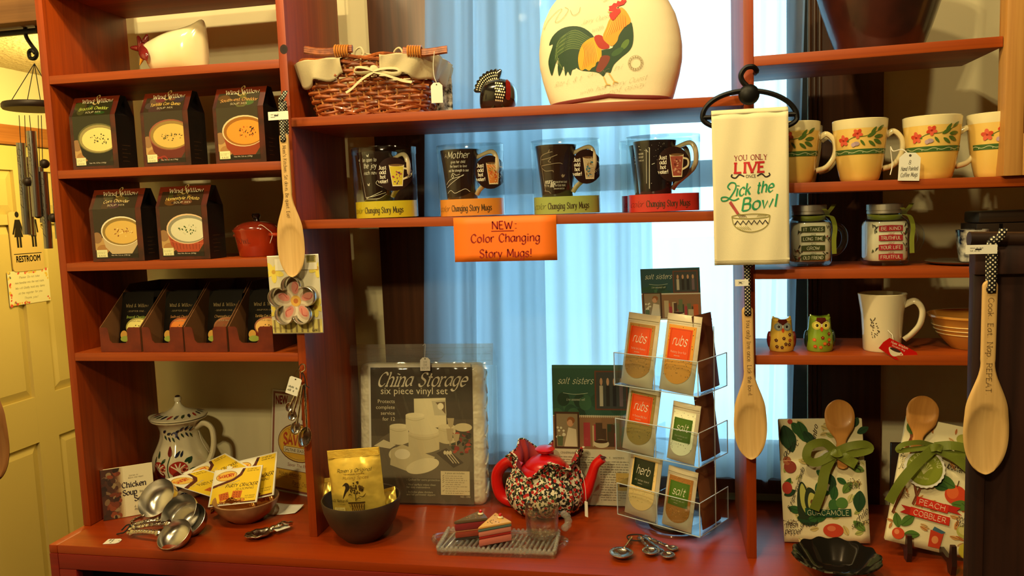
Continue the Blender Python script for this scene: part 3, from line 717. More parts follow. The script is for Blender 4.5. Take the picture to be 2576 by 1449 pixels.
    k.text('Wind', -.165 * w, hb + sl * .68, .0098, (236, 226, 190), 'skel', 2.4, .3, 0, True, fit=.27 * w); k.text('Willow', .20 * w, hb + sl * .68, .0098, (236, 226, 190), 'skel', 2.4, .3, 0, True, fit=.36 * w)
    k.text(title, 0, hb + sl * .27, .0078, tcol, 'skel', 2.0, .3, .12, False, fit=wide * w, arc=.35)
    k.text('SOUP MIX', .01 * w, hb + sl * .13, .0046, (220, 205, 165), 'skel', 1.9, .4, fit=.34 * w)
    k.rect(-.415 * w, .010, -.205 * w, .027, (228, 226, 170)); k.scribble(-.40 * w, .021, .17 * w, .0017, (160, 150, 100), 2, -.0030); k.text(net[0], -.31 * w, .0115, .0038, (120, 112, 80), fit=.13 * w)
    k.text(net[1], .05 * w, .0125, .0030, (225, 215, 190), fit=.36 * w); k.build('printed_front', t, GLOSSINK)
    k = Ink(lambda u, v, h: (X_ + h, u, v))
    for i in range(5): k.scribble(.016, .052 - i * .009, .03, .0012, (120, 84, 50), 1)
    k.build('side_print', t); return t
SOUP = (232, 200, 110)
soup_box('broccoli cheddar soup mix box with pale soup in a black bowl', (185, 425), (299.5, 419), 'L2', 'Broccoli Cheddar', (196, 206, 90), (22, 22, 14), (238, 214, 128), (96, 92, 50), (72, 70, 34), [(50, 60, 25), (40, 44, 20)], ('$ 8.50', 'Net Wt. 5.7oz. (162g)'), seed=1)
soup_box('tortilla con queso soup mix box with a chilli pepper and striped bowl', (363, 418), (481.5, 411.5), 'L2', 'Tortilla Con Queso', (232, 190, 96), (104, 34, 26), (228, 182, 92), (150, 84, 60), (98, 78, 54), [(86, 84, 40), (70, 60, 34), (150, 130, 60)], ('$ 8.50', 'Net Wt. 6.2 oz. (176g)'), seed=2)
soup_box('southwest cheddar soup mix box with bright orange soup in a red bowl', (544, 409), (670.5, 403), 'L2', 'Southwest Cheddar', (220, 160, 90), (150, 58, 26), (240, 150, 50), (232, 200, 150), (108, 92, 60), [(60, 30, 16), (190, 90, 30), (80, 36, 20)], ('$ 8.50', 'Net Wt. 5.6 oz. (159g)'), seed=3, wide=.74)
soup_box('corn chowder soup mix box with a white bowl of yellow chowder', (235, 657), (364, 651), 'L3', 'Corn Chowder', (232, 206, 140), (196, 172, 128), (222, 180, 90), (240, 226, 190), (84, 66, 44), [(150, 90, 36), (238, 214, 140), (130, 70, 30)], ('$ 8.50', 'Net Wt. 5.6 oz. (158.1g)'), seed=4, wide=.5)
soup_box('homestyle potato soup mix box with creamy soup in a ribbed brick-red bowl', (402, 654), (529.5, 648.5), 'L3', 'Homestyle Potato', (232, 200, 110), (172, 70, 40), (222, 216, 180), (232, 196, 150), (92, 62, 36), [(50, 80, 30), (60, 90, 36), (200, 196, 160)], ('$ 8.50', 'Net Wt. 8.6 oz. (243g)'), seed=5, wide=.66, ribs=True)

# lidded soup crock
q = PY(651, 643, .09); s = mpp(q)
cr = thing('lidded_crock', 'small brick-red lidded soup crock with black knob and printed BOWL', 'crock', (q.x, q.y, zat('L3', q.x) + .0004), rotz=-.25)
M_crock = mat('brick_red_glaze', (176, 60, 26), .16, coat=.6, var=((160, 48, 22), 14)); M_lid = mat('dark_red_glaze', (112, 34, 18), .14, coat=.7)
prof = [(0, 0), (.040, 0), (.0425, .003), (.0475, .034), (.051, .0545), (.0545, .0605), (.0548, .0625), (.0525, .0625), (.049, .056), (.046, .034), (.041, .006), (0, .005)]
MB().lathe(prof, 48).build('bowl', M_crock, cr)
MB().lathe([(.0525, .0605), (.0515, .066), (.044, .0725), (.030, .0785), (.012, .0815), (.0, .082)], 48).build('lid', M_lid, cr)
MB().lathe([(.008, .0810), (.0066, .085), (.0095, .090), (.0108, .0945), (.0085, .099), (0, .1005)], 24).build('knob', mat('black_glaze', (24, 16, 14), .1, coat=.8), cr)
for sg_ in (-1, 1): MB().tube(cat_rom([(sg_ * .047, -.012, .050), (sg_ * .060, -.010, .049), (sg_ * .066, 0, .048), (sg_ * .060, .010, .049), (sg_ * .047, .012, .050)], 4), .0042, 8).build('handle', M_crock, cr)
k = Ink(lambda u, v, h: (lambda r_: (r_ * sin(u / .046), -r_ * cos(u / .046), v))(.0425 + (v - .003) * .155 + h)); k.text('BOWL', .0, .032, .0115, (96, 26, 12), 'skel', 2.2, .4, 0, True, fit=.040); k.build('lettering', cr)
MB().tube(cat_rom([(.030, -.030, .069), (.042, -.030, .072), (.052, -.022, .062), (.058, -.014, .050), (.055, -.02, .03)], 5), .0007, 6).build('tag_string', M_string, cr)

# cardboard display trays with soup packets
M_tray = mat('tray_print_card', (116, 40, 18), .4, var=((92, 28, 14), 26)); M_trayin = mat('tray_inner_card', (122, 78, 40), .8)
M_pouch = mat('black_foil_pouch', (14, 9, 7), .5, spec=.12)
def tray(px0, px1, pyb, n, label, off, tone):
    y = .010; a, c = PY(px0, pyb, y), PY(px1, pyb, y); w = c.x - a.x - .002; cx = (a.x + c.x) / 2; z = zat('L4', cx) + .0006
    t = thing('display_tray', label, 'display tray', (cx, y, z), group='cardboard display trays on the left shelf')
    h0, hn, th = .058, .021, .0016; X_ = w / 2; D_ = .235
    prof = [(-X_, 0), (X_, 0), (X_, h0), (X_ * .36 + .005, h0), (X_ * .36, h0 - .005), (X_ * .36, hn + .006), (X_ * .36 - .006, hn), (-X_ * .52 + .006, hn), (-X_ * .52, hn + .006), (-X_ * .60, h0 - .004), (-X_ * .60 - .004, h0), (-X_, h0)]
    MB().prism(prof, 0, th).build('front_flap', M_tray, t, smooth=False)
    for sg_ in (-1, 1):
        x_ = sg_ * X_ - (th if sg_ > 0 else 0); MB().prism([(0.0017, 0), (D_, 0), (D_, .150), (.115, .150), (.0017, h0)], x_, x_ + th, 'x').build('side_wall', M_trayin, t, smooth=False)
    MB().box(-X_ + th, X_ - th, th, D_, 0, th).build('base', M_trayin, t, smooth=False); MB().box(-X_ + th, X_ - th, D_ - th, D_, th, .15).build('back_wall', M_trayin, t, smooth=False)
    for i in range(2):
        pw, ph = w - .022, .135; yy = .040 + i * .034; x_ = off if i == 0 else off * .4 + .002; ti = .24
        pk = thing('soup_packet', ('black soup mix packet standing at the front of the %s tray' if i == 0 else 'black soup mix packet standing behind the front one in the %s tray') % n, 'soup packet', (cx + x_, y + yy, z + .002), rot=(-ti, 0, 0), group='soup packets in the trays')
        b = MB(); b.grid(8, 8, lambda u, v: ((u - .5) * pw, -.006 * sin(pi * u) * sin(pi * min(1, v * 1.05)), ph * v)); b.grid(8, 8, lambda u, v: ((u - .5) * pw, .006 * sin(pi * u) * sin(pi * min(1, v * 1.05)), ph * v)); b.build('pouch', M_pouch, pk)
        k = Ink(lambda u, v, h: (u, -.006 * cos(pi * u / pw) * sin(pi * min(1, v / ph * 1.05)) - h - .0002, v)); k.maxe = .005; k.cdh = .00005
        k.clip = (-pw * .46, .004, pw * .44, ph)
        rim, soup, bw = tone[:3]; k.poly([(-pw * .26, .044), (-pw * .18, .016), (pw * .4, .016), (pw * .5, .044)], bw); k.ell(pw * .12, .050, pw * .40, .022, rim); k.ell(pw * .13, .049, pw * .37, .019, soup); k.ell(-pw * .34, .032, .010, .010, (200, 150, 70)); k.ell(-pw * .28, .022, .014, .007, (150, 160, 70)); [k.ell(pw * (.0 + .05 * i), .049 + .006 * sin(i * 2.3), .002, .0014, (90, 70, 30), i, 6) for i in range(7)]; k.clip = None
        k.text('Wind & Willow', pw * .02, .098, .0075, (150, 128, 84), 'skel', 1.9, .3, 0, True, fit=pw * .72); k.text('- SOUP FOR ONE -', pw * .02, .086, .0042, (140, 120, 84), fit=pw * .56); k.text(n.title(), pw * .04, .071, .0060, tone[3], 'skel', 1.8, .3, .1, fit=pw * .62); k.text('SOUP MIX', pw * .04, .062, .0042, (160, 140, 100), fit=pw * .32)
        k.build('print', pk, GLOSSINK)
tray(254, 357, 886, 'broccoli cheddar', 'brown cardboard display tray nearest the left upright with packets inside', .004, ((150, 140, 70), (222, 206, 120), (40, 36, 20), (150, 170, 70)))
tray(360, 464, 887, 'southwest cheddar', 'second brown display tray from the left upright', .010, ((150, 70, 34), (216, 120, 40), (130, 44, 20), (170, 110, 60)))
tray(466, 574, 888, 'cheeseburger', 'third brown display tray from the left upright, packets pushed right', .016, ((140, 84, 48), (120, 60, 30), (110, 36, 22), (160, 120, 70)))
tray(577, 690, 888, 'tortilla con queso', 'fourth brown display tray, partly behind the flower cookie cutter card', .008, ((150, 90, 60), (226, 176, 96), (110, 40, 28), (190, 150, 84)))

# ------------------------------------------------------------------ counter, left bay
# book
a, c = PZ(262, 1311, 0), PZ(392, 1288, 0); ang = math.atan2(c.y - a.y, c.x - a.x); bw_ = (c - a).length; bh_ = .122
bk = thing('gift_book', 'small cream gift book with soup photograph leaning beside the pitcher', 'book', (a.x, a.y, .001), rot=(-.14, 0, ang))
M_cover = mat('book_cover_print', (226, 214, 176), .3, coat=.3)
MB().box(0, bw_, 0, .0018, 0, bh_).build('front_cover', M_cover, bk, smooth=False); MB().box(0, bw_, .012, .0138, 0, bh_).build('back_cover', M_cover, bk, smooth=False)
MB().box(.002, bw_ - .003, .0019, .0119, .002, bh_ - .003).build('pages', mat('page_edges', (236, 226, 196), .8), bk, smooth=False); MB().box(-.0015, 0, 0, .0138, 0, bh_).build('spine', M_boxcard, bk, smooth=False)
k = Ink(flat(0)); r = random.Random(11)
for i in range(7): k.rect(0, 0, bw_ * (.42 - .03 * i), bh_, [(206, 190, 150), (184, 160, 120), (156, 126, 90), (128, 92, 62), (100, 62, 40), (82, 46, 30), (70, 36, 24)][i])
k.clip = (0, 0, bw_ * .40, bh_)
for i in range(60): k.ell(r.uniform(0, bw_ * .33), r.uniform(0, bh_), r.uniform(.003, .011), r.uniform(.003, .008), r.choice(((60, 34, 24), (110, 50, 28), (120, 92, 64), (140, 116, 80), (84, 48, 30), (40, 22, 16), (130, 60, 32), (52, 30, 22), (70, 40, 28))), r.random() * 3, 9)
k.clip = None
INKD = (44, 30, 40)
k.text('Stories to', bw_ * .62, bh_ * .80, .0036, (120, 104, 80), 'skel', 1.6, .4, .25); k.text('Warm the Heart', bw_ * .66, bh_ * .755, .0036, (120, 104, 80), 'skel', 1.6, .4, .25)
k.text('Chicken', bw_ * .62, bh_ * .585, .0125, INKD, 'skel', 3.2, .3, 0, True, fit=bw_ * .48); k.text('Soup', bw_ * .53, bh_ * .43, .0125, INKD, 'skel', 3.2, .3, 0, True, fit=bw_ * .28)
k.text('for the', bw_ * .80, bh_ * .45, .005, INKD, 'skel', 2., .3, 0, True, fit=bw_ * .17); k.text('Soul', bw_ * .74, bh_ * .29, .0125, INKD, 'skel', 3.2, .3, 0, True, fit=bw_ * .28)
k.text('A Store of', bw_ * .73, bh_ * .16, .006, INKD, 'skel', 2., .3, .25, fit=bw_ * .28); k.text('Inspirations', bw_ * .75, bh_ * .105, .006, INKD, 'skel', 2., .3, .25, fit=bw_ * .32); k.build('printed_cover', bk)

# painted pitcher
q = PZ(466, 1243, 0); s = mpp(q) * .905
pt = thing('lidded_pitcher', 'cream ceramic pitcher painted with red flowers and blue leaves, with lid', 'pitcher', (q.x, q.y, 0), rotz=.0)
M_pit = mat('ivory_pitcher_glaze', (232, 222, 186), .13, coat=.7)
pr_ = [(0, 0), (48, 0), (52, 4), (55, 14), (66, 48), (74, 78), (76, 98), (73, 118), (63, 140), (54, 160), (50, 176), (52, 192), (58, 204), (68, 213), (72, 216), (72, 219), (66, 219), (0, 217)]
pr_ = [(a * s, b * s) for a, b in pr_]
lob = lambda a, r_, z: (r_ * (1 + (.022 * cos(10 * a) if .02 < z < 178 * s else 0)), z)
def spout(a, r_, z):
    r2, z2 = lob(a, r_, z); f = max(0, cos(a - pi)) ** 10 * max(0, (z - 150 * s) / (69 * s)); return (r2 + f * 16 * s, z2 + f * 4 * s)
b = MB().lathe([p for p in cat_rom([(x, y_, 0) for x, y_ in pr_[1:14]], 3)] and [(0, 0)] + [(v.x, v.y) for v in cat_rom(pr_[1:15], 3)] + pr_[15:], 60, spout); b.build('body', M_pit, pt)
lp = [(0, 222), (70, 220), (74, 222), (73, 225), (60, 229), (36, 236), (18, 245), (10, 254), (7, 262), (10, 268), (9, 275), (0, 279)]
MB().lathe([(a * s, b * s) for a, b in lp], 48).build('lid', M_pit, pt)
hpth = cat_rom([(46 * s, 0, 190 * s), (74 * s, 0, 203 * s), (96 * s, 0, 190 * s), (100 * s, 0, 155 * s), (92 * s, 0, 118 * s), (74 * s, 0, 88 * s), (66 * s, 0, 84 * s)], 6)
MB().tube(hpth, 7.5 * s, 10, flat=1.3).build('handle', M_pit, pt)
def rad(z, prof):
    for (r0, z0), (r1, z1) in zip(prof, prof[1:]):
        if z0 <= z <= z1 and z1 > z0: return r0 + (r1 - r0) * (z - z0) / (z1 - z0)
    return prof[-1][0]
PR = [(0, 0)] + [(v.x, v.y) for v in cat_rom(pr_[1:15], 3)]
view = math.atan2(CAM.y - q.y, CAM.x - q.x)
def pit_map(u, v, h):
    a = view + u / (74 * s); R_ = rad(v, PR); R2, z = spout(a, R_, v); R2 += h + .0004; return (R2 * cos(a), R2 * sin(a), v)
k = Ink(pit_map, (466, 1264, s / .905 * .98), h0=.0003); k.maxe = .005
BL, GR, RD, BR = (30, 36, 62), (36, 66, 44), (172, 44, 34), (110, 28, 22)
def leaf(x, y, L, ang, col, w=.36):
    c, d = cos(ang), sin(ang); P = [(0, 0), (.3 * L, -w * L * .5), (.65 * L, -w * L * .42), (L, 0), (.65 * L, w * L * .42), (.3 * L, w * L * .5)]
    k.blob([(x + a * c - b_ * d, y + a * d + b_ * c) for a, b_ in P], col, 3)
for x, y, rr in ((405, 1178, 19), (455, 1180, 22)):
    k.ell(x, y - 4, rr, rr * .85, RD); k.ell(x + 2, y + 14, rr * .72, rr * .6, BR)
    for i in range(7): a_ = -2.4 + i * .55; k.line([(x, y), (x + rr * .5 * cos(a_), y + rr * .5 * sin(a_)), (x + rr * cos(a_), y + rr * .85 * sin(a_))], 3, (235, 222, 188))
    k.ell(x + rr * .55, y - 1, rr * .30, rr * .28, (214, 120, 90)); k.ell(x + rr * .6, y - 1, rr * .18, rr * .18, BR)
k.blob([(430, 1122), (437, 1128), (441, 1140), (434, 1146), (427, 1138)], (120, 36, 28), 3)
k.line([(436, 1145), (430, 1170), (432, 1200), (445, 1240)], 2.2, GR)
for x, y, L, a_, c_ in ((423, 1150, 18, 2.2, GR), (448, 1148, 20, -.8, BL), (470, 1160, 22, -.5, GR), (480, 1180, 24, .1, GR), (478, 1165, 18, -.9, GR), (462, 1148, 16, -1.1, BL), (405, 1150, 18, -1.9, GR), (394, 1162, 16, -1.6, GR), (440, 1235, 30, -.7, BL), (440, 1238, 28, -2.4, BL), (446, 1226, 28, -.2, GR), (430, 1222, 24, -2.9, BL), (452, 1245, 22, .1, BL), (425, 1208, 20, -2.5, BL), (458, 1210, 22, -.2, BL), (485, 1196, 18, .6, GR)): leaf(x, y, L, a_, c_)
# band of leaves round the neck
for i in range(7):
    x = 404 + i * 15; y = 1090 + 5 * sin(i); leaf(x, y, 17, -.5 + .2 * sin(i), BL); leaf(x + 3, y + 6, 15, .9, BL if i % 2 else GR)
k.ell(447, 1094, 9, 7, (90, 96, 130)); k.ell(444, 1096, 5, 4, (230, 220, 190)); k.build('painted_flowers', pt, GLAZE)
LP = [(a * s, b * s) for a, b in lp]
def lid_map(u, v, h):
    a = view + u; r_ = v; z = None
    for (r0, z0), (r1, z1) in zip(LP, LP[1:]):
        if r1 <= r_ <= r0 and r0 > r1 and z0 > 221 * s: z = z0 + (z1 - z0) * (r0 - r_) / (r0 - r1); break
    return (r_ * cos(a), r_ * sin(a), (z or 229 * s) + h + .0004)
k = Ink(lid_map); k.maxe = .1
for i in range(18):
    a_ = -2.6 + i * .3; col = (BL, GR, BL, RD)[i % 4]; k.poly([(a_, 66 * s), (a_ + .12, 58 * s), (a_ + .2, 46 * s), (a_ + .05, 48 * s), (a_ - .03, 58 * s)], col)
k.build('painted_lid_leaves', pt, GLAZE)
MB().ball((0, 0, 277 * s), 7 * s, 10, 6, (1, 1, .6)).build('finial', mat('dark_finial', (54, 40, 40), .2, coat=.6), pt)
MB().tube(cat_rom([(64 * s, -.01, 185 * s), (78 * s, -.02, 160 * s), (90 * s, -.012, 128 * s), (92 * s, 0, 118 * s)], 5), .0008, 6).build('tag_string', M_string, pt)

# nested measuring cups lying fanned out
cups = thing('measuring_cups', 'four brushed steel measuring cups with ornate handles tied together', 'measuring cups', PZ(318, 1345, 0))
co = Vector(cups.location); knot = Vector((0, 0, .018))
def cup(cp, r_, dep, nrm, hsrc, hw=.0045):
    n = Vector(nrm).normalized(); u = n.orthogonal().normalized(); w_ = n.cross(u); M = Matrix(((u.x, w_.x, n.x, cp[0]), (u.y, w_.y, n.y, cp[1]), (u.z, w_.z, n.z, cp[2]), (0, 0, 0, 1)))
    b = MB().lathe([(0, -dep), (r_ * .55, -dep * .98), (r_ * .80, -dep * .84), (r_ * .93, -dep * .55), (r_ * .99, -dep * .2), (r_, 0), (r_ * .985, .0002), (r_ * .975, -dep * .2), (r_ * .915, -dep * .54), (r_ * .785, -dep * .825), (r_ * .54, -dep * .962), (0, -dep * .98)], 40); b.xf(M)
    o = b.build('cup_bowl', M_steel, cups)
    # handle with beading
    d = (knot + Vector(hsrc) - Vector(cp)); d -= n * d.dot(n); st = Vector(cp) + d.normalized() * (r_ + .001) - n * .003; en = knot + Vector(hsrc); N = 22
    P = [st.lerp(en, i / N) + n * (.006 * sin(pi * i / N)) for i in range(N + 1)]
    R = [hw * (1 + .35 * sin(i * 1.9) ** 2 + (.8 if i in (1, 2, N - 3, N - 4) else 0)) for i in range(N + 1)]
    h = MB().tube(P, R, 10, flat=.55).build('handle', M_silver, cups)
    for i in range(3, N - 3, 2): MB().ball(P[i] + n * .002, .0026, 8, 6).build('handle_bead', M_silver, h)
L = lambda x, y, z: PZ(x, y, z) - co
cup(L(392, 1252, .064), .048, .040, (-.10, -.70, .62), (.004, .012, .004))
cup(L(449, 1288, .046), .045, .036, (-.08, -.68, .66), (.008, .004, .0))
cup(L(473, 1306, .036), .041, .032, (-.05, -.62, .72), (.012, -.004, -.003))
cup(L(437, 1343, .027), .0385, .024, (-.10, -.55, .80), (.014, -.012, -.007))
MB().tube(cat_rom([(-.012, .0, .010), (-.002, .006, .02), (.010, .002, .022), (.006, -.012, .012), (-.006, -.012, .008), (-.020, -.006, .003)], 5), .0018, 6).build('tie_cord', M_blkcord, cups)
a = L(283, 1362, .001); tagcard(cups, .026, .034, loc=(a.x + .018, a.y + .004, .0012), rot=(-pi / 2 + .02, 0, 0) if 0 else (pi / 2 * -1, 0, -1.35), seed=3)

# bowl of seasoning packets
q = PZ(606, 1318, 0); s = mpp(q)
sb = thing('tan_bowl', 'shallow tan stoneware bowl filled with cracker seasoning packets', 'bowl', (q.x, q.y + .03, 0))
M_tan = mat('tan_stoneware', (176, 132, 90), .4, var=((150, 108, 72), 30), coat=.15)
bp = [(0, 0), (.034, 0), (.038, .003), (.058, .018), (.072, .037), (.0775, .052), (.0765, .0545), (.074, .053), (.068, .038), (.054, .022), (.034, .008), (0, .006)]
MB().lathe(bp, 56).build('bowl_body', M_tan, sb)
M_foil = mat('copper_foil', (214, 150, 84), .22, metal=1., bump=(60, .6, .006)); M_yel = mat('seasoning_card', (240, 200, 40), .4)
def season(corners, y0, lean, label, full=True, th=.007, puff=True):
    """corners px: bl, br, tl of the header card"""
    bl = PY(*corners[0], y0); br = PY(*corners[1], y0); ex = (br - bl); w = ex.length; rl = math.atan2(ex.z, ex.x); tl = corners[2]
    up = PY(tl[0], tl[1], y0 + .055); h = (up - bl).length * .98; h = min(h, .118)
    ttl = math.atan2((up - bl).x, (up - bl).z)
    M = Matrix.Translation(bl) @ Matrix.Rotation(-rl, 4, 'Y') @ Matrix.Rotation(-lean, 4, 'X')
    t = thing('seasoning_packet', label, 'seasoning packet', (0, 0, 0), group='cracker seasoning packets in the tan bowl'); t.matrix_world = M
    sk = math.tan(ttl + rl) * .6
    b = MB(); b.add([(0, 0, 0), (w, 0, 0), (w + sk * h, 0, h), (sk * h, 0, h), (0, .0012, 0), (w, .0012, 0), (w + sk * h, .0012, h), (sk * h, .0012, h)], [(0, 1, 2, 3), (7, 6, 5, 4), (0, 4, 5, 1), (1, 5, 6, 2), (2, 6, 7, 3), (3, 7, 4, 0)]); b.build('header_card', M_paper, t, smooth=False)
    b = MB(); b.add([(0, .003, 0), (w, .003, 0), (w + sk * h, .002, h), (sk * h, .002, h)], [(0, 1, 2, 3)]); b.build('rear_card', M_paper, t, smooth=False, solid=.0008)
    if puff:
        b = MB(); b.grid(12, 6, lambda u, v: (.004 + u * (w - .01), .008 + .008 * sin(pi * u) * cos(v * 2 * pi) + .001 * sin(23 * u), -.016 + .05 * v + .0025 * sin(17 * u) * (1 - v)), False); b.build('foil_pouch', M_foil, t, solid=.006)
    k = Ink(lambda u, v, hh: (u * w + sk * v * h, -hh, v * h)); YC = (246, 206, 44); BRN = (94, 40, 24)
    k.rect(.03, .03, .97, .97, YC); k.poly([(.03, .97), (.60, .97), (.56, .84), (.44, .72), (.03, .56)], (246, 240, 214)); k.poly([(.03, .56), (.03, .49), (.46, .66), (.60, .78), (.66, .97), (.60, .97), (.55, .83), (.44, .72)], BRN)
    k.ell(.28, .80, .22, .135, (180, 130, 50), .12); k.ell(.28, .80, .205, .12, (244, 196, 84), .12)
    k2 = k; S_ = 1
    k.text('SAVORY', .28, .765, .085, (206, 72, 30), 'skel', 4., .5, 0, False, fit=.34, rot=.10); k.text('Texas Chipotle', .36, .565, .045, (246, 232, 190), fit=.46, rot=.30, bold=.02)
    k.text('PARTY CRACKER', .62, .475, .085, (60, 32, 22), 'skel', 2.6, .4, .25, fit=.66); k.text('SEASONING', .70, .385, .055, (60, 32, 22), 'skel', 2.2, .4, .2, fit=.38)
    for cx_, cy_, aa in ((.30, .24, .25), (.56, .27, -.08)):
        k.poly([(cx_ + .14 * cos(aa + pi / 4 + i * pi / 2) * (1.0), cy_ + .14 * sin(aa + pi / 4 + i * pi / 2)) for i in range(4)], (206, 104, 34)); 
        for i in range(-1, 2):
            for j in range(-1, 2): k.ell(cx_ + .055 * i, cy_ + .055 * j, .014, .014, (150, 62, 20), 0, 8)
    k.text('NO BAKE', .84, .19, .035, (96, 70, 20), fit=.2); k.text('SIMPLE TO MAKE!', .76, .135, .035, (96, 70, 20), fit=.34); k.rect(.03, .03, .97, .065, BRN); k.scribble(.08, .038, .8, .02, (240, 220, 170))
    k.scribble(.70, .87, .24, .026, (110, 84, 30), 2, .05); k.ell(.62, .90, .02, .024, (30, 24, 20)); k.build('print', t)
    return t
yb = q.y
season(((572, 1262), (664, 1205), (545, 1245)), yb + .060, .45, 'rearmost seasoning packet, tilted highest out of the tan bowl', puff=False) if 0 else None
season(((530, 1234), (640, 1183), (519, 1207)), yb + .066, .30, 'yellow seasoning packet at the back of the tan bowl, tilted left', puff=False)
season(((536, 1252), (650, 1222), (519, 1229)), yb + .052, .32, 'yellow seasoning packet second from the back in the tan bowl', puff=False)
season(((560, 1275), (688, 1245), (590, 1170)), yb + .040, .40, 'yellow seasoning packet sticking out to the right of the front one', puff=True)
season(((523, 1276), (645, 1263), (558, 1189)), yb + .012, .42, 'front yellow party cracker seasoning packet on top of the tan bowl', puff=True)

# savory sign in a clear holder
a, c = PZ(679, 1230, 0), PZ(845, 1264, 0); ang = math.atan2(c.y - a.y, c.x - a.x); sw_ = .178; sh_ = PY(657, 977, a.y + .03).z
sv = thing('sign_holder', 'clear sign holder with a white and yellow Savory seasoning poster', 'sign', (a.x, a.y, .0), rot=(-.12, 0, ang))
M_acr = clear('clear_acrylic', (250, 252, 252), 1.0)
MB().box(.0, sw_, .0008, .0022, 0, sh_).build('poster', M_paper, sv, smooth=False)
MB().box(-.002, sw_ + .002, -.0030, -.0018, 0, sh_ + .002).build('front_sheet', clear('acrylic_sheet', (252, 252, 252), .7), sv, smooth=False)
MB().box(-.002, sw_ + .002, .004, .0055, 0, sh_ + .002).build('back_sheet', M_acr, sv, smooth=False)
MB().box(-.002, sw_ + .002, -.003, .075, 0, .0015).build('foot', M_acr, sv, smooth=False)
k = Ink(lambda u, v, h: (u * sw_, .0008 - h, v * sh_)); YC = (240, 186, 60); BRN = (110, 50, 34)
k.rect(.02, .015, .98, .985, (150, 92, 80)); k.rect(.05, .03, .95, .97, (150, 70, 60)); k.rect(.058, .036, .942, .964, (240, 232, 214)); k.rect(.058, .036, .942, .225, YC); k.rect(.058, .222, .942, .228, BRN)
k.text('NEW', .20, .865, .085, (180, 40, 40), bold=.05, fit=.24, rot=.05); k.text('Try Me!', .58, .73, .085, (70, 40, 36), 'sans', bold=.02, fit=.50)
k.ell(.56, .50, .42, .19, BRN); k.ell(.56, .50, .405, .18, (240, 200, 90)); k.ell(.56, .50, .39, .165, BRN); k.ell(.56, .50, .385, .162, YC)
k.text('The Original', .52, .585, .040, (150, 50, 30), 'skel', 2.2, .4, .15, fit=.36); k.text('SAVORY', .56, .475, .105, (190, 66, 36), 'skel', 4.4, .5, 0, False, fit=.62)
k.rect(.26, .395, .88, .455, BRN); k.rect(.265, .399, .875, .451, (244, 232, 200)); k.text('SALTINE SEASONING', .57, .410, .030, (70, 40, 36), fit=.57, bold=.02)
k.text("Savor The Flavor!", .60, .265, .034, (150, 60, 46), fit=.50, slant=.2); k.text('Makes Amazing', .40, .165, .040, (80, 36, 30), 'skel', 2., .4, .25, fit=.46); k.text('Party Crackers', .68, .085, .040, (80, 36, 30), 'skel', 2., .4, .25, fit=.46)
k.rect(.18, .150, .36, .153, (80, 36, 30)); k.rect(.40, .150, .60, .153, (80, 36, 30)); k.rect(.47, .068, .66, .071, (80, 36, 30)); k.build('print', sv)

# scrap of paper
a = PZ(712, 1284, 0)
b = MB(); b.grid(8, 6, lambda u, v: ((u - .5) * .072 + .014 * v, (v - .5) * .060 - .020 * u * v, .0012 + .008 * (u - .5) ** 2 + .006 * v * v)); tag(b.build('paper_scrap', M_paper, loc=a, rot=(0, 0, .25), solid=.0004), 'loose scrap of white paper beside the tan bowl', 'paper')

# sugar spoon with tag
def pewter_spoon(name, label, head, tail, hr=.028, lift=.012, tagged=True, group=None):
    a, c = PZ(*head, .006), PZ(*tail, .008); d = c - a; L_ = d.length; an = math.atan2(d.y, d.x)
    t = thing(name, label, 'spoon', (a.x, a.y, 0), rotz=an, group=group)
    b = MB(); b.grid(28, 8, lambda u, v: (hr * 1.15 * v * cos(2 * pi * u) * (1 + .05 * cos(10 * pi * 2 * u) * v), hr * .82 * v * sin(2 * pi * u), .002 + .011 * v ** 2.2 + .0012 * v * cos(16 * pi * u)), True)
    b.build('spoon_bowl', M_silver, t, solid=.0014)
    N = 30; P = [(hr * .9 + (L_ - hr * .9) * i / N, .004 * sin(i * .5), .012 + lift * sin(pi * i / N) * .7) for i in range(N + 1)]
    MB().tube(P, [.004 + .0034 * abs(sin(i * .42)) for i in range(N + 1)], 10, flat=.6).build('handle', M_silver, t)
    if tagged: tagcard(t, .022, .034, loc=(L_ - .012, 0, .011), rot=(pi / 2, 0, pi / 2 + .15), hole=False, notch=.05, lines=0)
    return t
pewter_spoon('sugar_spoon', 'ornate pewter sugar spoon with white tag on the counter below the savory sign', (652, 1347), (738, 1322))

# ------------------------------------------------------------------ centre, upper shelf
M_wick = mat('wicker', (172, 92, 40), .4, coat=.25, var=((120, 56, 24), 60)); M_wick2 = mat('pale_wicker', (196, 132, 72), .5)
M_linen = mat('natural_linen', (206, 190, 150), .85, bump=(400, .25, .001)); 
q = PY(952, 288, .115); bz = zat('C1', q.x) + .001
bs = thing('wicker_basket', 'brown wicker basket with a linen liner tied in a bow', 'basket', (q.x, q.y, bz), rotz=.04)
BH = .122
def bl_(z, off=0.):
    f = z / BH; return .119 + .034 * f + off, .080 + .022 * f + off
def loop(z, n, off=0., wave=None, dz=None):
    a, b_ = bl_(z, off); out = []
    e = 5.
    for i in range(n):
        t = 2 * pi * i / n; c, s_ = cos(t), sin(t); r_ = (abs(c / a) ** e + abs(s_ / b_) ** e) ** (-1 / e); w_ = wave(i) if wave else 0
        d = Vector((c * r_, s_ * r_, 0)); nr = Vector((c, s_, 0)); p = d + nr * w_; out.append((p.x, p.y, z + (dz(i) if dz else 0)))
    return out
NS = 36
for j in range(9):
    z = .026 + j * .0098
    MB().tube(loop(z, NS * 3, 0, lambda i: .0034 * cos(pi * i / 3 + pi * j), lambda i: .0012 * sin(i * .37 + j * 2)), .0046, 7, True).build('wicker_strand', M_wick, bs)
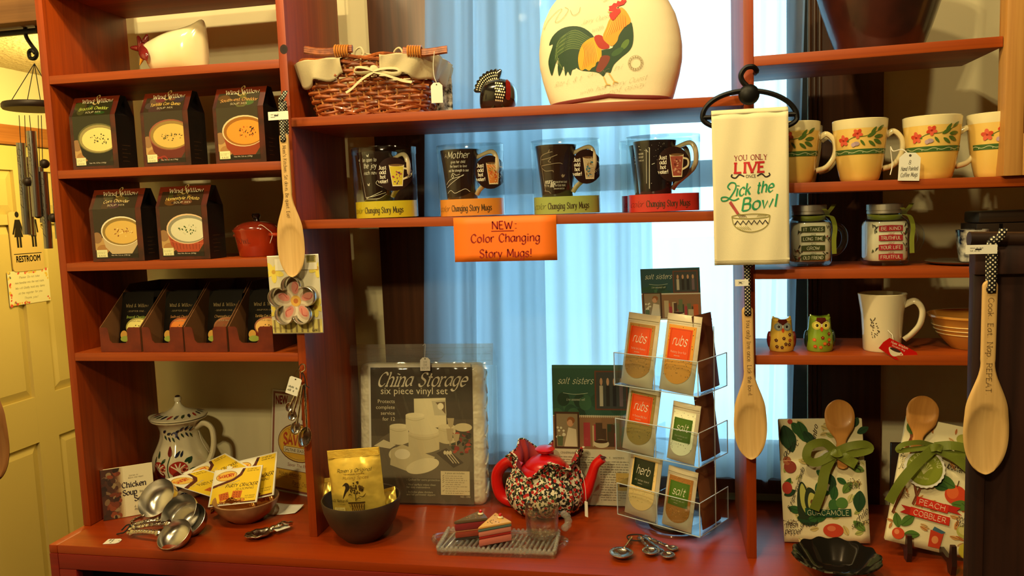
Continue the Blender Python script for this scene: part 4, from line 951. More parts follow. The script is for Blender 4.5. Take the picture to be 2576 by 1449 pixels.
for j in range(3):
    MB().tube(loop(.005 + j * .007, NS * 3, .001, lambda i: .002 * sin(pi * i / 3 + j), lambda i: .003 * sin(2 * pi * i / 9 + j * 2.1)), .0036, 6, True).build('base_strand', M_wick, bs)
for i in range(NS):
    P = [loop(z, NS, 0)[i] for z in (.004, .04, .08, .118)]; MB().tube(P, .0026, 6).build('stake', M_wick2, bs)
for j in range(3):
    MB().tube(loop(.112 + .004 * j, NS * 3, .002, lambda i: .003 * sin(2 * pi * i / 12 + j * 2.1), lambda i: .003 * cos(2 * pi * i / 12 + j * 2.1)), .0038, 6, True).build('rim_strand', M_wick, bs)
MB().prism([(x, y_) for x, y_, _ in loop(.004, 48, -.002)], .002, .006, 'z').build('basket_base', M_wick, bs)
# liner folded over the rim, open in the middle of the front
def liner(u, v):
    n = 240; g0, g1 = -pi / 2 + .38, 3 * pi / 2 - .34; t = g0 + (g1 - g0) * u; a, b_ = bl_(.118); e = 5.
    dp = .046 + .006 * sin(9 * t) + .004 * sin(17 * t + 1)
    if u < .05: dp *= .55 + .45 * (u / .05)
    if u > .95: dp *= .55 + .45 * ((1 - u) / .05)
    if v < .35: f = v / .35; off = -.008; z = .095 + f * .022
    elif v < .5: f = (v - .35) / .15; off = -.008 + .020 * f; z = .117 + .004 * sin(pi * f)
    else: f = (v - .5) / .5; off = .012 + .005 * sin(13 * t) * f - .002 * f; z = .117 - dp * f
    a, b_ = bl_(z, off); c, s_ = cos(t), sin(t); r_ = (abs(c / a) ** e + abs(s_ / b_) ** e) ** (-1 / e); w_ = .0025 * sin(21 * t + 6 * v)
    return (c * (r_ + w_), s_ * (r_ + w_), z)
MB().grid(150, 16, liner).build('liner', M_linen, bs, solid=.0012)
F = lambda px, py, y: PY(px, py, y) - Vector((q.x, q.y, bz))
fy = q.y - .106
MB().ball(F(935, 178, fy), .010, 12, 8, (1.1, .6, 1.2)).build('bow_knot', M_linen, bs)
for P, w_ in (([(935, 178), (915, 171), (892, 170), (888, 182), (908, 184), (935, 180)], 0.0042), ([(935, 178), (960, 172), (990, 172), (1000, 180), (985, 186), (938, 180)], 0.0042), ([(935, 180), (905, 200), (880, 224), (866, 234)], 0.0042), ([(935, 180), (970, 190), (1005, 202), (1030, 206)], 0.0042)):
    MB().tube([F(v.x, v.y, fy - .004 - .002 * sin(i * .4)) for i, v in enumerate(cat_rom(P, 5))], w_, 8, flat=.35).build('bow_loop' if len(P) > 4 else 'bow_tail', M_linen, bs)
for xs_ in ((764, 882), (1008, 1118)):
    for dz_ in (-5, 0, 5):
        MB().tube([F(xs_[0] + (xs_[1] - xs_[0]) * i / 8, 127 + dz_ + 5 * sin(i * .5), fy + .002) for i in range(9)], .0042, 7).build('handle_cane', M_wick, bs)
    cxp = 857 if xs_[0] < 900 else 1037
    for i in range(6): MB().tube([(F(cxp - 15 + i * 6, 129, fy + .002) + Vector((0, .0105 * cos(a_), .0115 * sin(a_)))) for a_ in [2 * pi * j / 12 for j in range(12)]], .0022, 6, True).build('handle_binding', mat('amber_cane', (206, 128, 50), .35, coat=.3), bs)
for lx in (898, 995):
    MB().tube(cat_rom([F(lx - 12, 150, fy + .01), F(lx - 8, 128, fy + .008), F(lx + 4, 120, fy + .006), F(lx + 12, 134, fy + .004), F(lx + 4, 150, fy)], 4), .0022, 6).build('liner_tie', M_linen, bs)
MB().tube([F(905 + i * 11, 133 + 6 * sin(i * .4), fy + .012) for i in range(9)], .0016, 6).build('liner_tie', M_linen, bs)
tp = F(1085, 128, fy - .012); tb = F(1090, 207, fy - .014)
MB().tube(cat_rom([tp, F(1082, 160, fy - .012), F(1084, 190, fy - .014), tb], 4), .0008, 5).build('tag_string', M_string, bs)
tagcard(bs, 27 * mpp(q), 46 * mpp(q), loc=tb, rot=(0, 0, .1), lines=0)
# black and white patterned cloth tucked behind the basket
pc = PY(1112, 225, .20)
M_dam = mat('damask_cloth', (232, 230, 222), .8, var=((24, 24, 30), 90)); 
b = MB(); b.grid(10, 12, lambda u, v: ((u - .5) * .05, .004 * sin(8 * u + 3 * v), v * .105)); tag(b.build('patterned_cloth', M_dam, loc=(pc.x + .012, .155, zat('C1', pc.x) + .0005), rot=(-.1, 0, .5), solid=.006), 'black and white patterned cloth standing behind the wicker basket', 'cloth')

# black spotted hen
q = PY(1258, 271, .09); s = mpp(q); z = zat('C1', q.x) + .0005
bh = thing('spotted_hen', 'small black ceramic hen with white dotted tail and wings', 'hen figurine', (q.x, q.y, z), rotz=.0)
M_blkg = mat('black_hen_glaze', (20, 17, 16), .16, coat=.7); M_hred = mat('red_hen_glaze', (120, 24, 20), .2, coat=.5)
B = lambda px, py, y=0.: Vector(((px - 1258) * s, y, (281 - py) * s))
sec = [(-50, 14, 40, .012), (-44, 2, 66, .024), (-30, 0, 80, .033), (-8, 0, 82, .038), (10, 0, 84, .040), (26, 6, 78, .037), (38, 14, 66, .029), (44, 26, 54, .016)]
loaf([(a * s, b_ * s, c * s, d) for a, b_, c, d in sec], 24).build('body', M_blkg, bh, sub=1)
sec = [(0, .030), (.25, .030), (.5, .030), (.75, .026), (1., .014)]
NT = 9
fan = MB(); ctr = B(1250, 232)
pts = [(0, 0)]
for i in range(NT * 6 + 1):
    a_ = math.radians(70 + 105 * i / (NT * 6)); R_ = (55 + 4 * abs(sin(pi * i / 6))) * s; pts.append((R_ * cos(a_), R_ * sin(a_)))
fan.prism(pts, -.007, .007); fan.xf(Matrix.Translation(ctr) @ Matrix.Rotation(-.1, 4, 'Z')); fan.build('tail', M_blkg, bh, bevel=.002)
k = Ink(lambda u, v, h: Vector((ctr.x + u, ctr.y - .0072 - h, ctr.z + v)))
for rr, n_ in ((35, 12), (42, 14), (49, 16)):
    for i in range(n_):
        a_ = math.radians(76 + 92 * i / (n_ - 1)); k.ell(rr * s * cos(a_), rr * s * sin(a_), 2.3 * s, 1.6 * s, (236, 226, 190), a_, 8)
k.build('tail_dots', bh, GLAZE)
def ellip(px, py, ax, az, dep):
    c = B(px, py)
    return lambda u, v, h: Vector((c.x + u, -(dep + h) * math.sqrt(max(.02, 1 - (u / (ax * s)) ** 2 - (v / (az * s)) ** 2)), c.z + v))
k = Ink(ellip(1262, 238, 50, 46, .0425), (1262, 238, s))
for row in range(7):
    for i in range(5 - abs(row - 3) // 2): k.ell(1258 + i * 5 + row % 2 * 2, 214 + row * 7 + i * .8, 1.9, 2.4, (236, 226, 190), 0, 8)
k.blob([(1282, 206), (1292, 214), (1294, 240), (1290, 256), (1282, 252), (1284, 232)], (124, 26, 20)); k.build('wing_dots', bh, GLAZE)
for dx in (-.012, .012): MB().tube([(dx, -.014, .006), (dx, -.034, .002)], [.006, .004], 8).build('foot', mat('tan_glaze', (160, 112, 62), .3), bh)

# fabric cover printed with a rooster
q = PY(1538, 256, .115); s = mpp(q); z = zat('C1', q.x)
cz_ = thing('appliance_cover', 'cream fabric appliance cover printed with a green and orange rooster', 'fabric cover', (q.x, q.y, z + .0006))
HW = [(0, .124), (.012, .129), (.03, .134), (.06, .142), (.09, .1475), (.12, .148), (.15, .144), (.18, .136), (.21, .121), (.235, .100), (.255, .070), (.268, .036), (.274, .004)]
def hw(z_):
    for (a, b_), (c, d) in zip(HW, HW[1:]):
        if a <= z_ <= c: return b_ + (d - b_) * (z_ - a) / (c - a)
    return HW[-1][1] if z_ > .1 else HW[0][1]
def bd(z_): return .078 * (1 - max(0, min(1, z_ / .276)) ** 4) ** .5 + .004
def wr(x, z_): return .0035 * sin(18 * x + 9 * z_ + 2) * sin(26 * z_) * (abs(x) / .14) ** 2 + .0018 * sin(40 * x + 30 * z_) * max(0, .03 - z_) / .03
def cov(u, v):
    z_ = .274 * v; t = 2 * pi * u; c, s_ = cos(t), sin(t); a, b_ = hw(z_), bd(z_); e = 3.4; r_ = (abs(c / a) ** e + abs(s_ / b_) ** e) ** (-1 / e)
    return (c * r_, s_ * r_ + wr(c * r_, z_), z_ + (.006 * (1 - v) ** 6 * (1 + cos(t * 2)) / 2 if v < .3 else 0))
M_cov = mat('cream_canvas', (240, 228, 190), .8, bump=(300, .2, .001))
MB().grid(72, 40, cov, True).build('shell', M_cov, cz_)
pipe = [(cov(i / 72, 0)[0] * 1.0, cov(i / 72, 0)[1] * 1.0, .006 + (.010 * (1 - abs(cos(2 * pi * i / 72))))) for i in range(72)]
MB().tube(pipe, .0045, 8, True).build('piping', mat('maroon_piping', (112, 34, 26), .7), cz_)
def cmap(u, v, h):
    a, b_ = hw(v), bd(v); f = max(0., 1 - abs(u / a) ** 3.4) ** (1 / 3.4); return (u, -b_ * f + wr(u, v) - h * 1.0 - .0003, v)
k = Ink(cmap, (1537, 1118, s / 4.293 * .975)); k.maxe = .007; k.cdh = .000025
GRN, GR2, YEL, RED = (36, 66, 40), (70, 100, 52), (240, 172, 40), (178, 44, 30)
k.blob([(1400, 420), (1300, 320), (1180, 285), (1050, 300), (950, 370), (910, 455), (955, 452), (912, 560), (895, 650), (928, 775), (958, 710), (985, 640), (1015, 600), (1000, 700), (1012, 788), (1045, 740), (1068, 690), (1082, 795), (1110, 750), (1138, 798), (1160, 740), (1205, 720), (1250, 600), (1340, 480)], GRN, 3)
r = random.Random(5); k.step(); k.hold = True
for i in range(26):
    t = i / 25; k.line([(1380 - 60 * t, 440 + 120 * t), (1200 - 60 * t, 330 + 190 * t), (1030 - 60 * t, 400 + 200 * t), (960 + 120 * t, 560 + 190 * t)][0: 3 + (i % 2)], 5, GR2 if i % 3 else (120, 140, 80), taper=True)
k.hold = False
k.blob([(1590, 560), (1630, 470), (1700, 340), (1775, 280), (1790, 420), (1700, 560)], GRN, 3)
k.blob([(1480, 560), (1600, 540), (1690, 440), (1780, 290), (1808, 400), (1800, 520), (1760, 590), (1680, 650), (1600, 720), (1562, 800), (1520, 790), (1488, 832), (1450, 800), (1400, 780), (1330, 768), (1250, 750), (1200, 705), (1240, 600)], GRN, 3)
k.ell(1720, 520, 62, 30, (92, 122, 52), -.9); k.ell(1640, 590, 70, 30, (58, 92, 48), -.5)
k.blob([(1400, 420), (1460, 500), (1475, 580), (1465, 660), (1420, 680), (1405, 720), (1370, 735), (1340, 762), (1300, 740), (1270, 752), (1240, 735), (1225, 650), (1240, 560), (1290, 470)], YEL, 3)
k.blob([(1400, 418), (1480, 410), (1560, 530), (1500, 552), (1440, 525)], RED, 3)
k.blob([(1478, 620), (1560, 630), (1540, 700), (1470, 780), (1412, 770), (1440, 690)], (128, 52, 34), 3)
k.blob([(1570, 240), (1650, 200), (1680, 130), (1740, 180), (1785, 290), (1720, 340), (1660, 420), (1640, 480), (1590, 525), (1540, 500), (1490, 430), (1530, 330)], (238, 160, 46), 3)
for i in range(18):
    t = i / 17; k.line([(1600 + 130 * t, 230 - 40 * sin(t * 3)), (1560 + 170 * t, 330), (1510 + 230 * t, 440 - 110 * t)], 5, (206, 110, 30) if i % 2 else (248, 200, 84), taper=True)
    k.line([(1390 - 120 * t, 450 + 30 * t), (1420 - 120 * t, 560 + 20 * t), (1440 - 170 * t, 680 + 60 * t)], 5, (206, 120, 34) if i % 2 else (250, 206, 90), taper=True)
k.poly([(1565, 140), (1560, 110), (1590, 105), (1610, 80), (1640, 85), (1650, 58), (1680, 70), (1700, 46), (1716, 60), (1735, 44), (1742, 70), (1715, 105), (1660, 118), (1620, 150)], (196, 36, 30))
k.blob([(1565, 135), (1640, 112), (1682, 170), (1650, 215), (1605, 262), (1575, 240), (1563, 195), (1588, 180), (1562, 165)], (200, 40, 32), 3)
k.poly([(1540, 163), (1605, 170), (1560, 181)], (224, 190, 120)); k.ell(1655, 135, 17, 12, (238, 170, 110)); k.ell(1655, 135, 9, 9, (60, 30, 20))
for P in ([(1490, 835), (1520, 915), (1500, 940)], [(1545, 800), (1600, 890), (1640, 905)], [(1520, 915), (1560, 925)], [(1600, 890), (1590, 920)]): k.line(P, 11, (222, 180, 96), False)
SCR = (160, 142, 104)
for tx, x, y, fs_ in (('Ritz L. & t', 1100, 880, 300), ('avec hi', 1500, 800, 380), ('with has Jarry Ouest', 1580, 950, 720), ('ou not assay', 1660, 1000, 520), ('Jarry Ouest', 1410, 260, 300), ('with', 1430, 360, 130)): k.text(tx, x, y, 48, SCR, 'skel', .85, .35, .75, fit=fs_, rot=.17)
for P in ([(850, 270), (900, 190), (1010, 100), (1060, 90), (1000, 180), (990, 225), (1060, 200), (1130, 110), (1090, 70)], [(1150, 110), (1180, 170), (1240, 150), (1260, 90)], [(1480, 30), (1530, 10), (1560, 30), (1500, 55)], [(1610, 20), (1700, 0), (1780, 10)]): k.line(P, 4, SCR)
for R_ in (76, 55): k.line([(1825 + R_ * cos(i * pi / 8), 718 + R_ * sin(i * pi / 8)) for i in range(16)], 4, SCR, True, True)
for i in range(16): a_ = 2 * pi * i / 16; k.rect(1825 + 64 * cos(a_) - 5, 718 + 64 * sin(a_) - 7, 1825 + 64 * cos(a_) + 5, 718 + 64 * sin(a_) + 7, SCR)
k.build('printed_rooster', cz_)
b = MB().box(-.020, .020, -.0008, 0, -.026, 0); b.build('hang_tag', mat('cream_tag', (228, 214, 150), .5), cz_, loc=(-.038, -.072, .262), rot=(.25, .62, 0), smooth=False)

# ------------------------------------------------------------------ centre, story mugs in clear boxes
M_film = clear('clear_plastic_film', (246, 250, 250), .9, .05)
M_gold = mat('mug_inner_glaze', (190, 160, 90), .2, coat=.5); M_hand = mat('mug_handle_glaze', (196, 176, 140), .2, coat=.5)
def ering(a, b_, prof, n=56):
    m = MB(); m.lathe([(1 * r_, z_) for r_, z_ in prof], n, lambda t, r_, z_: (r_ * a * b_ / math.sqrt((b_ * cos(t)) ** 2 + (a * sin(t)) ** 2), z_)); return m
def emap(a, b_):
    def f(u, v, h):
        # u is measured along x on the front of the ellipse
        x = max(-a * .995, min(a * .995, u)); return (x, -(b_ + h) * math.sqrt(1 - (x / a) ** 2), v)
    return f
def story(l, r_, tp, bt, band, btext, y, label, mlabel, mugc, mcx, sticker, smug, art, prof=None):
    q = PY((l + r_) / 2, (tp + bt) / 2, y); q = Vector((q.x, y, 0)); s = mpp((q.x, y - .05, .75)); a = (r_ - l) / 2 * s * .995; b_ = .052; z = zat('C2', q.x) + .0008; Hh = (bt - tp) * s * .985
    t = thing('mug_package', label, 'mug package', (q.x, y, z), group='story mugs in clear packages')
    ering(a, b_, [(1, .001), (1, Hh - .001)]).build('clear_sleeve', M_film, t); ering(a + .0012, b_ + .0012, [(1, Hh - .015), (1, Hh), (.985, Hh + .0012), (.0, Hh + .0012)]).build('clear_lid', M_film, t)
    Bh = .0365; ering(a - .0025, b_ - .0025, [(.0, .0008), (1, .0008), (1, Bh), (0, Bh)]).build('printed_base', mat('band_print_%d_%d_%d' % band, band, .35), t)
    k = Ink(emap(a - .0025, b_ - .0025), h0=.0004); k.text('color', -a * .74, .011, .0125, tuple(int(c * .55) for c in band), 'skel', 1.4, .4, .4, fit=a * .36, al='c'); k.text('Changing Story Mugs', a * .12, .011, .0125, (64, 46, 24), 'skel', 2.0, .3, 0, True, fit=a * 1.18); k.build('band_lettering', t)
    sx, sy, ra, rb = sticker; yf = y - b_ * .8
    for _ in range(3): uu = PY(sx, sy, yf).x - q.x; yf = y - b_ * math.sqrt(max(.1, 1 - (uu / a) ** 2))
    sx = (l + r_) / 2 + uu / s; sy = bt - (PY(sticker[0], sy, yf).z - z) / s; k = Ink(emap(a, b_), ((l + r_) / 2, bt, s), h0=.0006); k.maxe = .005; k.cdh = .00004
    k.ell(sx, sy, ra, rb, (40, 22, 20))
    for i, w_ in enumerate(('Just', 'add', 'hot', 'water!')): k.text(w_, sx - ra * .62, sy - rb * .30 + i * rb * .27, rb * .21, (232, 226, 206), 'skel', 2.6, .5, 0, True, fit=ra * (.5, .42, .36, .62)[i])
    mx, mt, mb = sx + ra * .20, sy - rb * .55, sy + rb * .72
    k.line([(mx + ra * .34, sy - rb * .35), (mx + ra * .66, sy - rb * .25), (mx + ra * .66, sy + rb * .1), (mx + ra * .26, sy + rb * .34)] if mugc != 'L' else [], ra * .11, (226, 212, 170))
    k.poly([(mx - ra * .42, mt), (mx + ra * .42, mt), (mx + ra * .30, mb), (mx - ra * .26, mb)], (236, 222, 180)); k.poly([(mx - ra * .38, mt + rb * .1), (mx + ra * .38, mt + rb * .1), (mx + ra * .27, mb - rb * .06), (mx - ra * .23, mb - rb * .06)], smug[0]); k.ell(mx, mt + 1, ra * .40, rb * .07, (110, 80, 50))
    rr = random.Random(int(sx))
    for i in range(16): k.ell(mx + rr.uniform(-.2, .22) * ra, sy + rr.uniform(-.3, .55) * rb, rr.uniform(.03, .12) * ra, rr.uniform(.03, .07) * rb, rr.choice(smug[1:]), rr.random() * 3, 7)
    k.build('round_sticker', t, GLOSSINK)
    # the mug inside
    mxp = PY(mcx, bt, y).x; Rt, Rb, mh = .0445, .0325, Hh - Bh - .010
    m = thing('story_mug', mlabel, 'mug', (mxp, y, z + Bh + .0006), group='story mugs in clear packages')
    Mm = mat('mug_glaze_%d_%d_%d' % mugc, mugc, .14, coat=.6)
    pf = [(0, 0), (Rb, 0), (Rb + .001, .003), (Rb + .004, mh * .35), (Rb + .008, mh * .7), (Rt, mh - .001), (Rt, mh), (Rt - .003, mh - .0005)]; MB().lathe(pf, 48).build('mug_body', Mm, m); MB().lathe([(Rt - .003, mh - .0005), (Rb + .004, mh * .6), (Rb - .002, .006), (0, .005)], 48).build('mug_inside', M_gold, m)
    hx = a - (mxp - q.x) - .008
    MB().tube(cat_rom([(Rt - .006, -.012, mh * .84), (hx - .012, -.020, mh * .93), (hx - .001, -.024, mh * .74), (hx - .006, -.022, mh * .46), (Rb + .012, -.014, mh * .2), (Rb + .002, -.010, mh * .08)], 6), [.0055] * 31, 10, flat=.7).build('handle', M_hand, m)
    def mm(u, v, h): R_ = rad(v, pf[1:7]) + h + .0003; a_ = u / R_; return (R_ * sin(a_), -R_ * cos(a_), v)
    k = Ink(mm); art(k, Rb, mh); k.build('mug_drawing', m, GLAZE)
    return t
WH = (214, 206, 190)
def art1(k, R, H):
    for i, t in enumerate(('be open to', 'the joy', 'each new')): k.text(t, -.004, H * (.80 - .13 * i), (.008, .011, .008)[i], WH, 'skel', 1.8, .5, .15, fit=(.034, .032, .032)[i])
    for x, y in ((-.006, .92), (-.034, .84), (-.010, .34)): k.poly([(x - .003, H * y + .003), (x, H * y), (x + .004, H * y + .004), (x + .002, H * y - .003), (x - .002, H * y - .002)], WH)
    k.line([(.012, .42 * H), (.008, .36 * H), (.016, .30 * H), (.024, .28 * H), (.026, .34 * H), (.030, .32 * H)], .0011, WH)
    for P in ([(-.02, .06 * H), (0, .12 * H), (.02, .2 * H)], [(-.022, .08 * H), (.0, .10 * H), (.028, .17 * H)], [(-.02, .05 * H), (.01, .05 * H), (.03, .14 * H)], [(-.034, .8 * H), (-.028, .4 * H), (-.022, .08 * H)]): k.line(P, .0011, WH)
def art2(k, R, H):
    k.text('A', -.026, H * .84, .008, WH, 'skel', 1.8, .4, .2); k.text('Mother', .004, H * .82, .014, WH, 'skel', 2.0, .35, .25, fit=.050)
    for i, t in enumerate(('gives her child', 'the heart to love', 'and the strength to soar')): k.text(t, .003, H * (.72 - .085 * i), .0055, WH, 'skel', 1.8, .5, .1, fit=(.032, .038, .046)[i])
    for P in ([(-.032, .30 * H), (-.016, .40 * H), (.010, .46 * H), (.012, .48 * H), (-.012, .34 * H), (-.030, .24 * H)], [(-.014, .44 * H), (-.010, .52 * H), (-.002, .48 * H), (.006, .50 * H)], [(-.03, .12 * H), (-.018, .18 * H), (-.008, .12 * H), (.004, .16 * H), (.016, .20 * H), (.026, .14 * H)], [(-.012, .50 * H), (-.008, .46 * H), (-.012, .42 * H)]): k.line(P, .0011, WH)
def art3(k, R, H):
    for P in ([(-.034, .62 * H), (-.03, .78 * H), (-.014, .84 * H), (-.002, .86 * H)], [(-.03, .72 * H), (-.012, .74 * H), (.008, .80 * H)], [(-.032, .60 * H), (-.014, .62 * H), (.010, .64 * H), (.018, .62 * H)], [(-.032, .58 * H), (-.02, .50 * H), (-.004, .50 * H), (-.002, .47 * H)], [(-.03, .55 * H), (-.026, .3 * H), (-.022, .1 * H)], [(-.026, .12 * H), (-.014, .10 * H), (-.010, .06 * H)], [(-.012, .84 * H), (-.008, .9 * H)], [(-.006, .74 * H), (-.012, .68 * H), (-.006, .66 * H)]): k.line(P, .0013, (150, 132, 110))
    k.poly([(.014, .40 * H), (.017, .43 * H), (.019, .41 * H), (.023, .42 * H), (.020, .37 * H), (.016, .36 * H)], (150, 132, 110))
    k.text('years', -.015, H * .25, .010, WH, 'skel', 2.2, .4, .3, fit=.018); k.text('IN YOUR LIFE THAT COUNT', .012, H * .255, .0045, WH, fit=.030); k.text("IT'S THE", -.018, H * .19, .0045, WH, fit=.011); k.text('life', -.006, H * .18, .012, WH, 'skel', 2.4, .4, .3, fit=.010); k.text('IN YOUR YEARS', .012, H * .19, .0045, WH, fit=.022); k.text('- ABRAHAM LINCOLN', .008, H * .135, .0033, WH, fit=.024)
def art4(k, R, H):
    k.line([(-.036, .90 * H), (-.010, .86 * H), (-.012, .10 * H)], .0016, WH, False); k.line([(-.034, .84 * H), (-.017, .81 * H), (-.018, .2 * H)], .0011, WH, False); k.line([(-.018, .84 * H), (-.013, .78 * H)], .001, WH, False)
    k.line([(-.008, .20 * H), (.028, .19 * H)], .0012, WH, False); k.line([(-.006, .55 * H), (.0, .57 * H)], .0012, WH)
    for i, t in enumerate(('NEVER', 'DOUBT', 'in the Lord')): k.text(t, -.030, H * (.74 - .06 * i), .004, WH, fit=.013)
    rr = random.Random(3)
    for i in range(22): k.ell(rr.uniform(-.006, .03), H * rr.uniform(.62, .96), .0005, .0005, WH, 0, 6)
story(885, 1053, 367, 548, (214, 190, 40), '', .080, 'clear mug package with a yellow base at the left of the mug shelf', 'dark brown story mug with butterflies in the yellow-based package', (38, 22, 18), 957, (989, 438, 40, 42), ((206, 186, 60), (160, 60, 90), (90, 60, 110), (220, 200, 90)), art1)
story(1098, 1272, 362, 545, (236, 148, 56), '', .080, 'clear mug package with an orange base, second on the mug shelf', 'dark brown story mug reading A Mother in the orange-based package', (40, 22, 18), 1166, (1232, 433, 34, 42), ((214, 130, 60), (196, 80, 40), (150, 130, 60), (220, 160, 90)), art2)
story(1335, 1512, 350, 540, (166, 176, 92), '', .080, 'clear mug package with a sage green base, third on the mug shelf', 'dark brown story mug with tree branches in the green-based package', (44, 24, 18), 1404, (1475, 419, 35, 43), ((196, 176, 140), (150, 120, 70), (60, 120, 140), (70, 130, 160)), art3)
story(1575, 1762, 337, 533, (206, 52, 44), '', .080, 'clear mug package with a red base at the front right of the mug shelf', 'near-black story mug with a doorway drawing in the front red-based package', (30, 22, 26), 1650, (1694, 413, 41, 44), ((150, 74, 60), (180, 110, 90), (110, 50, 44), (200, 150, 120)), art4)
story(1558, 1742, 348, 532, (150, 30, 36), '', .200, 'clear mug package with a dark red base behind the front red one', 'near-black story mug in the rear red-based package', (30, 22, 26), 1636, (1690, 420, 38, 42), ((150, 74, 60), (180, 110, 90), (110, 50, 44), (200, 150, 120)), art4)

# orange shelf sign
a, c = PY(1140, 545, -.002), PY(1399, 545, -.002); lo = PY(1270, 657, -.002).z; hi = PY(1270, 544, -.002).z; sw_ = c.x - a.x; sh_ = hi - lo
sgn = thing('shelf_sign', 'bright orange paper sign announcing new color changing story mugs', 'sign', ((a.x + c.x) / 2, -.0022, (lo + hi) / 2), rot=(0, .004, 0))
b = MB().grid(6, 6, lambda u, v: ((u - .5) * sw_, 0, (v - .5) * sh_)); b.build('paper', mat('orange_paper', (255, 122, 22), .6), sgn, solid=.0003)
k = Ink(flat(-.0004, 0), (1269.5, 600.5, sw_ / 259)); TC = (150, 24, 12)
k.text('NEW', 1264, 576, 19, TC, 'skel', 2.9, .22, 0, False, fit=54); k.text(':', 1298, 576, 19, TC, 'skel', 2.6, .5); k.rect(1236, 580, 1293, 582, TC); k.text('Color Changing', 1270, 608, 20, TC, 'skel', 2.9, .22, .04, False, fit=176); k.text('Story Mugs!', 1270, 646, 20, TC, 'skel', 2.9, .22, .04, False, fit=134); k.build('lettering', sgn)

# ------------------------------------------------------------------ counter, middle bay
# china storage set in a plastic bag
a, c = PZ(905, 1268, 0), PZ(1222, 1276, 0); ang = math.atan2(c.y - a.y, c.x - a.x); pw_ = (c - a).length; ph_ = PY(1060, 917, a.y + .045).z * 1.01; s = pw_ / 332.
ch = thing('china_storage_set', 'white quilted china storage set in a clear plastic bag with handle', 'storage set', ((a.x + c.x) / 2, (a.y + c.y) / 2 + .002, .001), rot=(-.12, 0, ang))
M_quilt = mat('white_quilted_vinyl', (226, 218, 190), .4, coat=.15, bump=(34, .7, .012))
b = MB(); nu, nv = 40, 44
def pad(u, v):
    # rounded slab, swept front to back through its rim
    t = u * 2 * pi; R = .5 * pw_; x = max(-1, min(1, 1.25 * cos(t))); 
    return (0, 0, 0)
pts = rrect(pw_, ph_, .018, 5, 0, ph_ / 2); dd = .052
prof = [(.0, .90), (.006, .975), (.014, 1.), (.040, 1.), (.048, .975), (dd, .90)]
vs = []; n = len(pts)
for y_, f in prof:
    for i, (x, z_) in enumerate(pts): w_ = 1 + .004 * sin(i * 2.1 + y_ * 90); vs.append((x * f * w_, y_, ph_ / 2 + (z_ - ph_ / 2) * (1 - (1 - f) * .9)))
fs = [(j * n + i, j * n + (i + 1) % n, (j + 1) * n + (i + 1) % n, (j + 1) * n + i) for j in range(len(prof) - 1) for i in range(n)] + [tuple(range(n)), tuple(range((len(prof) - 1) * n, len(prof) * n))]
MB().add(vs, fs).build('quilted_pad', M_quilt, ch)
for i in range(9): MB().tube([(pw_ / 2 * .985, .012 + .028 * (i % 2), ph_ * (.08 + .1 * i)), (pw_ / 2 * 1.0, .026, ph_ * (.11 + .1 * i)), (pw_ / 2 * .985, .042 - .02 * (i % 2), ph_ * (.15 + .1 * i))], .004, 6).build('quilt_fold', M_quilt, ch)
MB().box(-pw_ / 2 + 28 * s, pw_ / 2 - 33 * s, -.0016, -.0008, 6 * s, ph_ - 1 * s).build('insert_card', M_paper, ch, smooth=False)
k = Ink(flat(-.0016), (650, 1290, s / 3.0196)); k.h = .0002
for i in range(8): k.rect(250, 230 + 133 * i if i else 230, 1062, 230 + 133 * (i + 1) - 20 * (i == 7), [(58, 46, 28), (60, 50, 30), (66, 54, 34), (80, 68, 46), (98, 86, 62), (104, 92, 68), (98, 86, 62), (82, 70, 48)][i])
k.ell(640, 930, 400, 240, (112, 100, 76)); k.rect(250, 1085, 1062, 1275, (86, 74, 52))
CR, C2_, C3_ = (224, 212, 168), (204, 190, 146), (184, 168, 124)
k.text('China Storage', 655, 375, 104, (238, 230, 205), 'skel', 2.5, .16, .40, True, fit=715); k.text('six piece vinyl set', 600, 437, 56, (232, 222, 190), fit=535)
for i, t in enumerate(('Protects', 'complete', 'service', 'for 12')): k.text(t, 444, 507 + i * 45.5, 30, (228, 216, 180), al='r')
def drum(x0, x1, y0, y1, c=CR):
    e = (x1 - x0) * .13; k.poly([(x0, y0)] + [(x0 + (x1 - x0) * i / 10, y1 + e * sin(pi * i / 10)) for i in range(11)] + [(x1, y0)], c); k.ell((x0 + x1) / 2, y0, (x1 - x0) / 2, e, tuple(min(255, v + 12) for v in c)); k.line([(x0 + (x1 - x0) * i / 10, y0 + 22 + e * sin(pi * i / 10)) for i in range(11)], 3, C3_)
k.poly([(598, 472), (850, 465), (855, 690), (600, 700)], CR); k.poly([(740, 490), (850, 480), (855, 600), (760, 600)], (196, 186, 150)); k.poly([(770, 500), (845, 495), (848, 590)], (110, 90, 60)); k.ell(810, 530, 24, 26, (236, 226, 190))
drum(788, 925, 685, 800, C2_); k.ell(985, 690, 70, 32, C2_); drum(400, 550, 685, 810); drum(530, 680, 600, 710); drum(550, 795, 735, 860, C2_); k.ell(672, 715, 120, 34, CR)
k.poly([(270, 840), (350, 790), (450, 830), (400, 860)], CR); k.ell(480, 905, 90, 60, CR); k.poly([(410, 870), (500, 825), (760, 920), (640, 1050), (590, 1050), (400, 985)], C2_); k.ell(660, 990, 135, 55, CR, -.25); k.ell(500, 900, 62, 40, (236, 226, 190))
k.poly([(770, 890), (850, 850), (985, 960), (905, 1000)], (80, 68, 50)); 
for i in range(3): k.line([(840 + 22 * i, 885), (905 + 22 * i, 965)], 7, (200, 186, 150), False); k.ell(838 + 22 * i, 884, 11, 15, (214, 200, 160))
r = random.Random(9)
for i in range(40): k.ell(r.uniform(900, 1040), r.uniform(720, 900), r.uniform(8, 24), r.uniform(8, 20), r.choice(((140, 50, 34), (170, 70, 44), (60, 66, 36), (70, 60, 34), (46, 40, 24))), 0, 9)
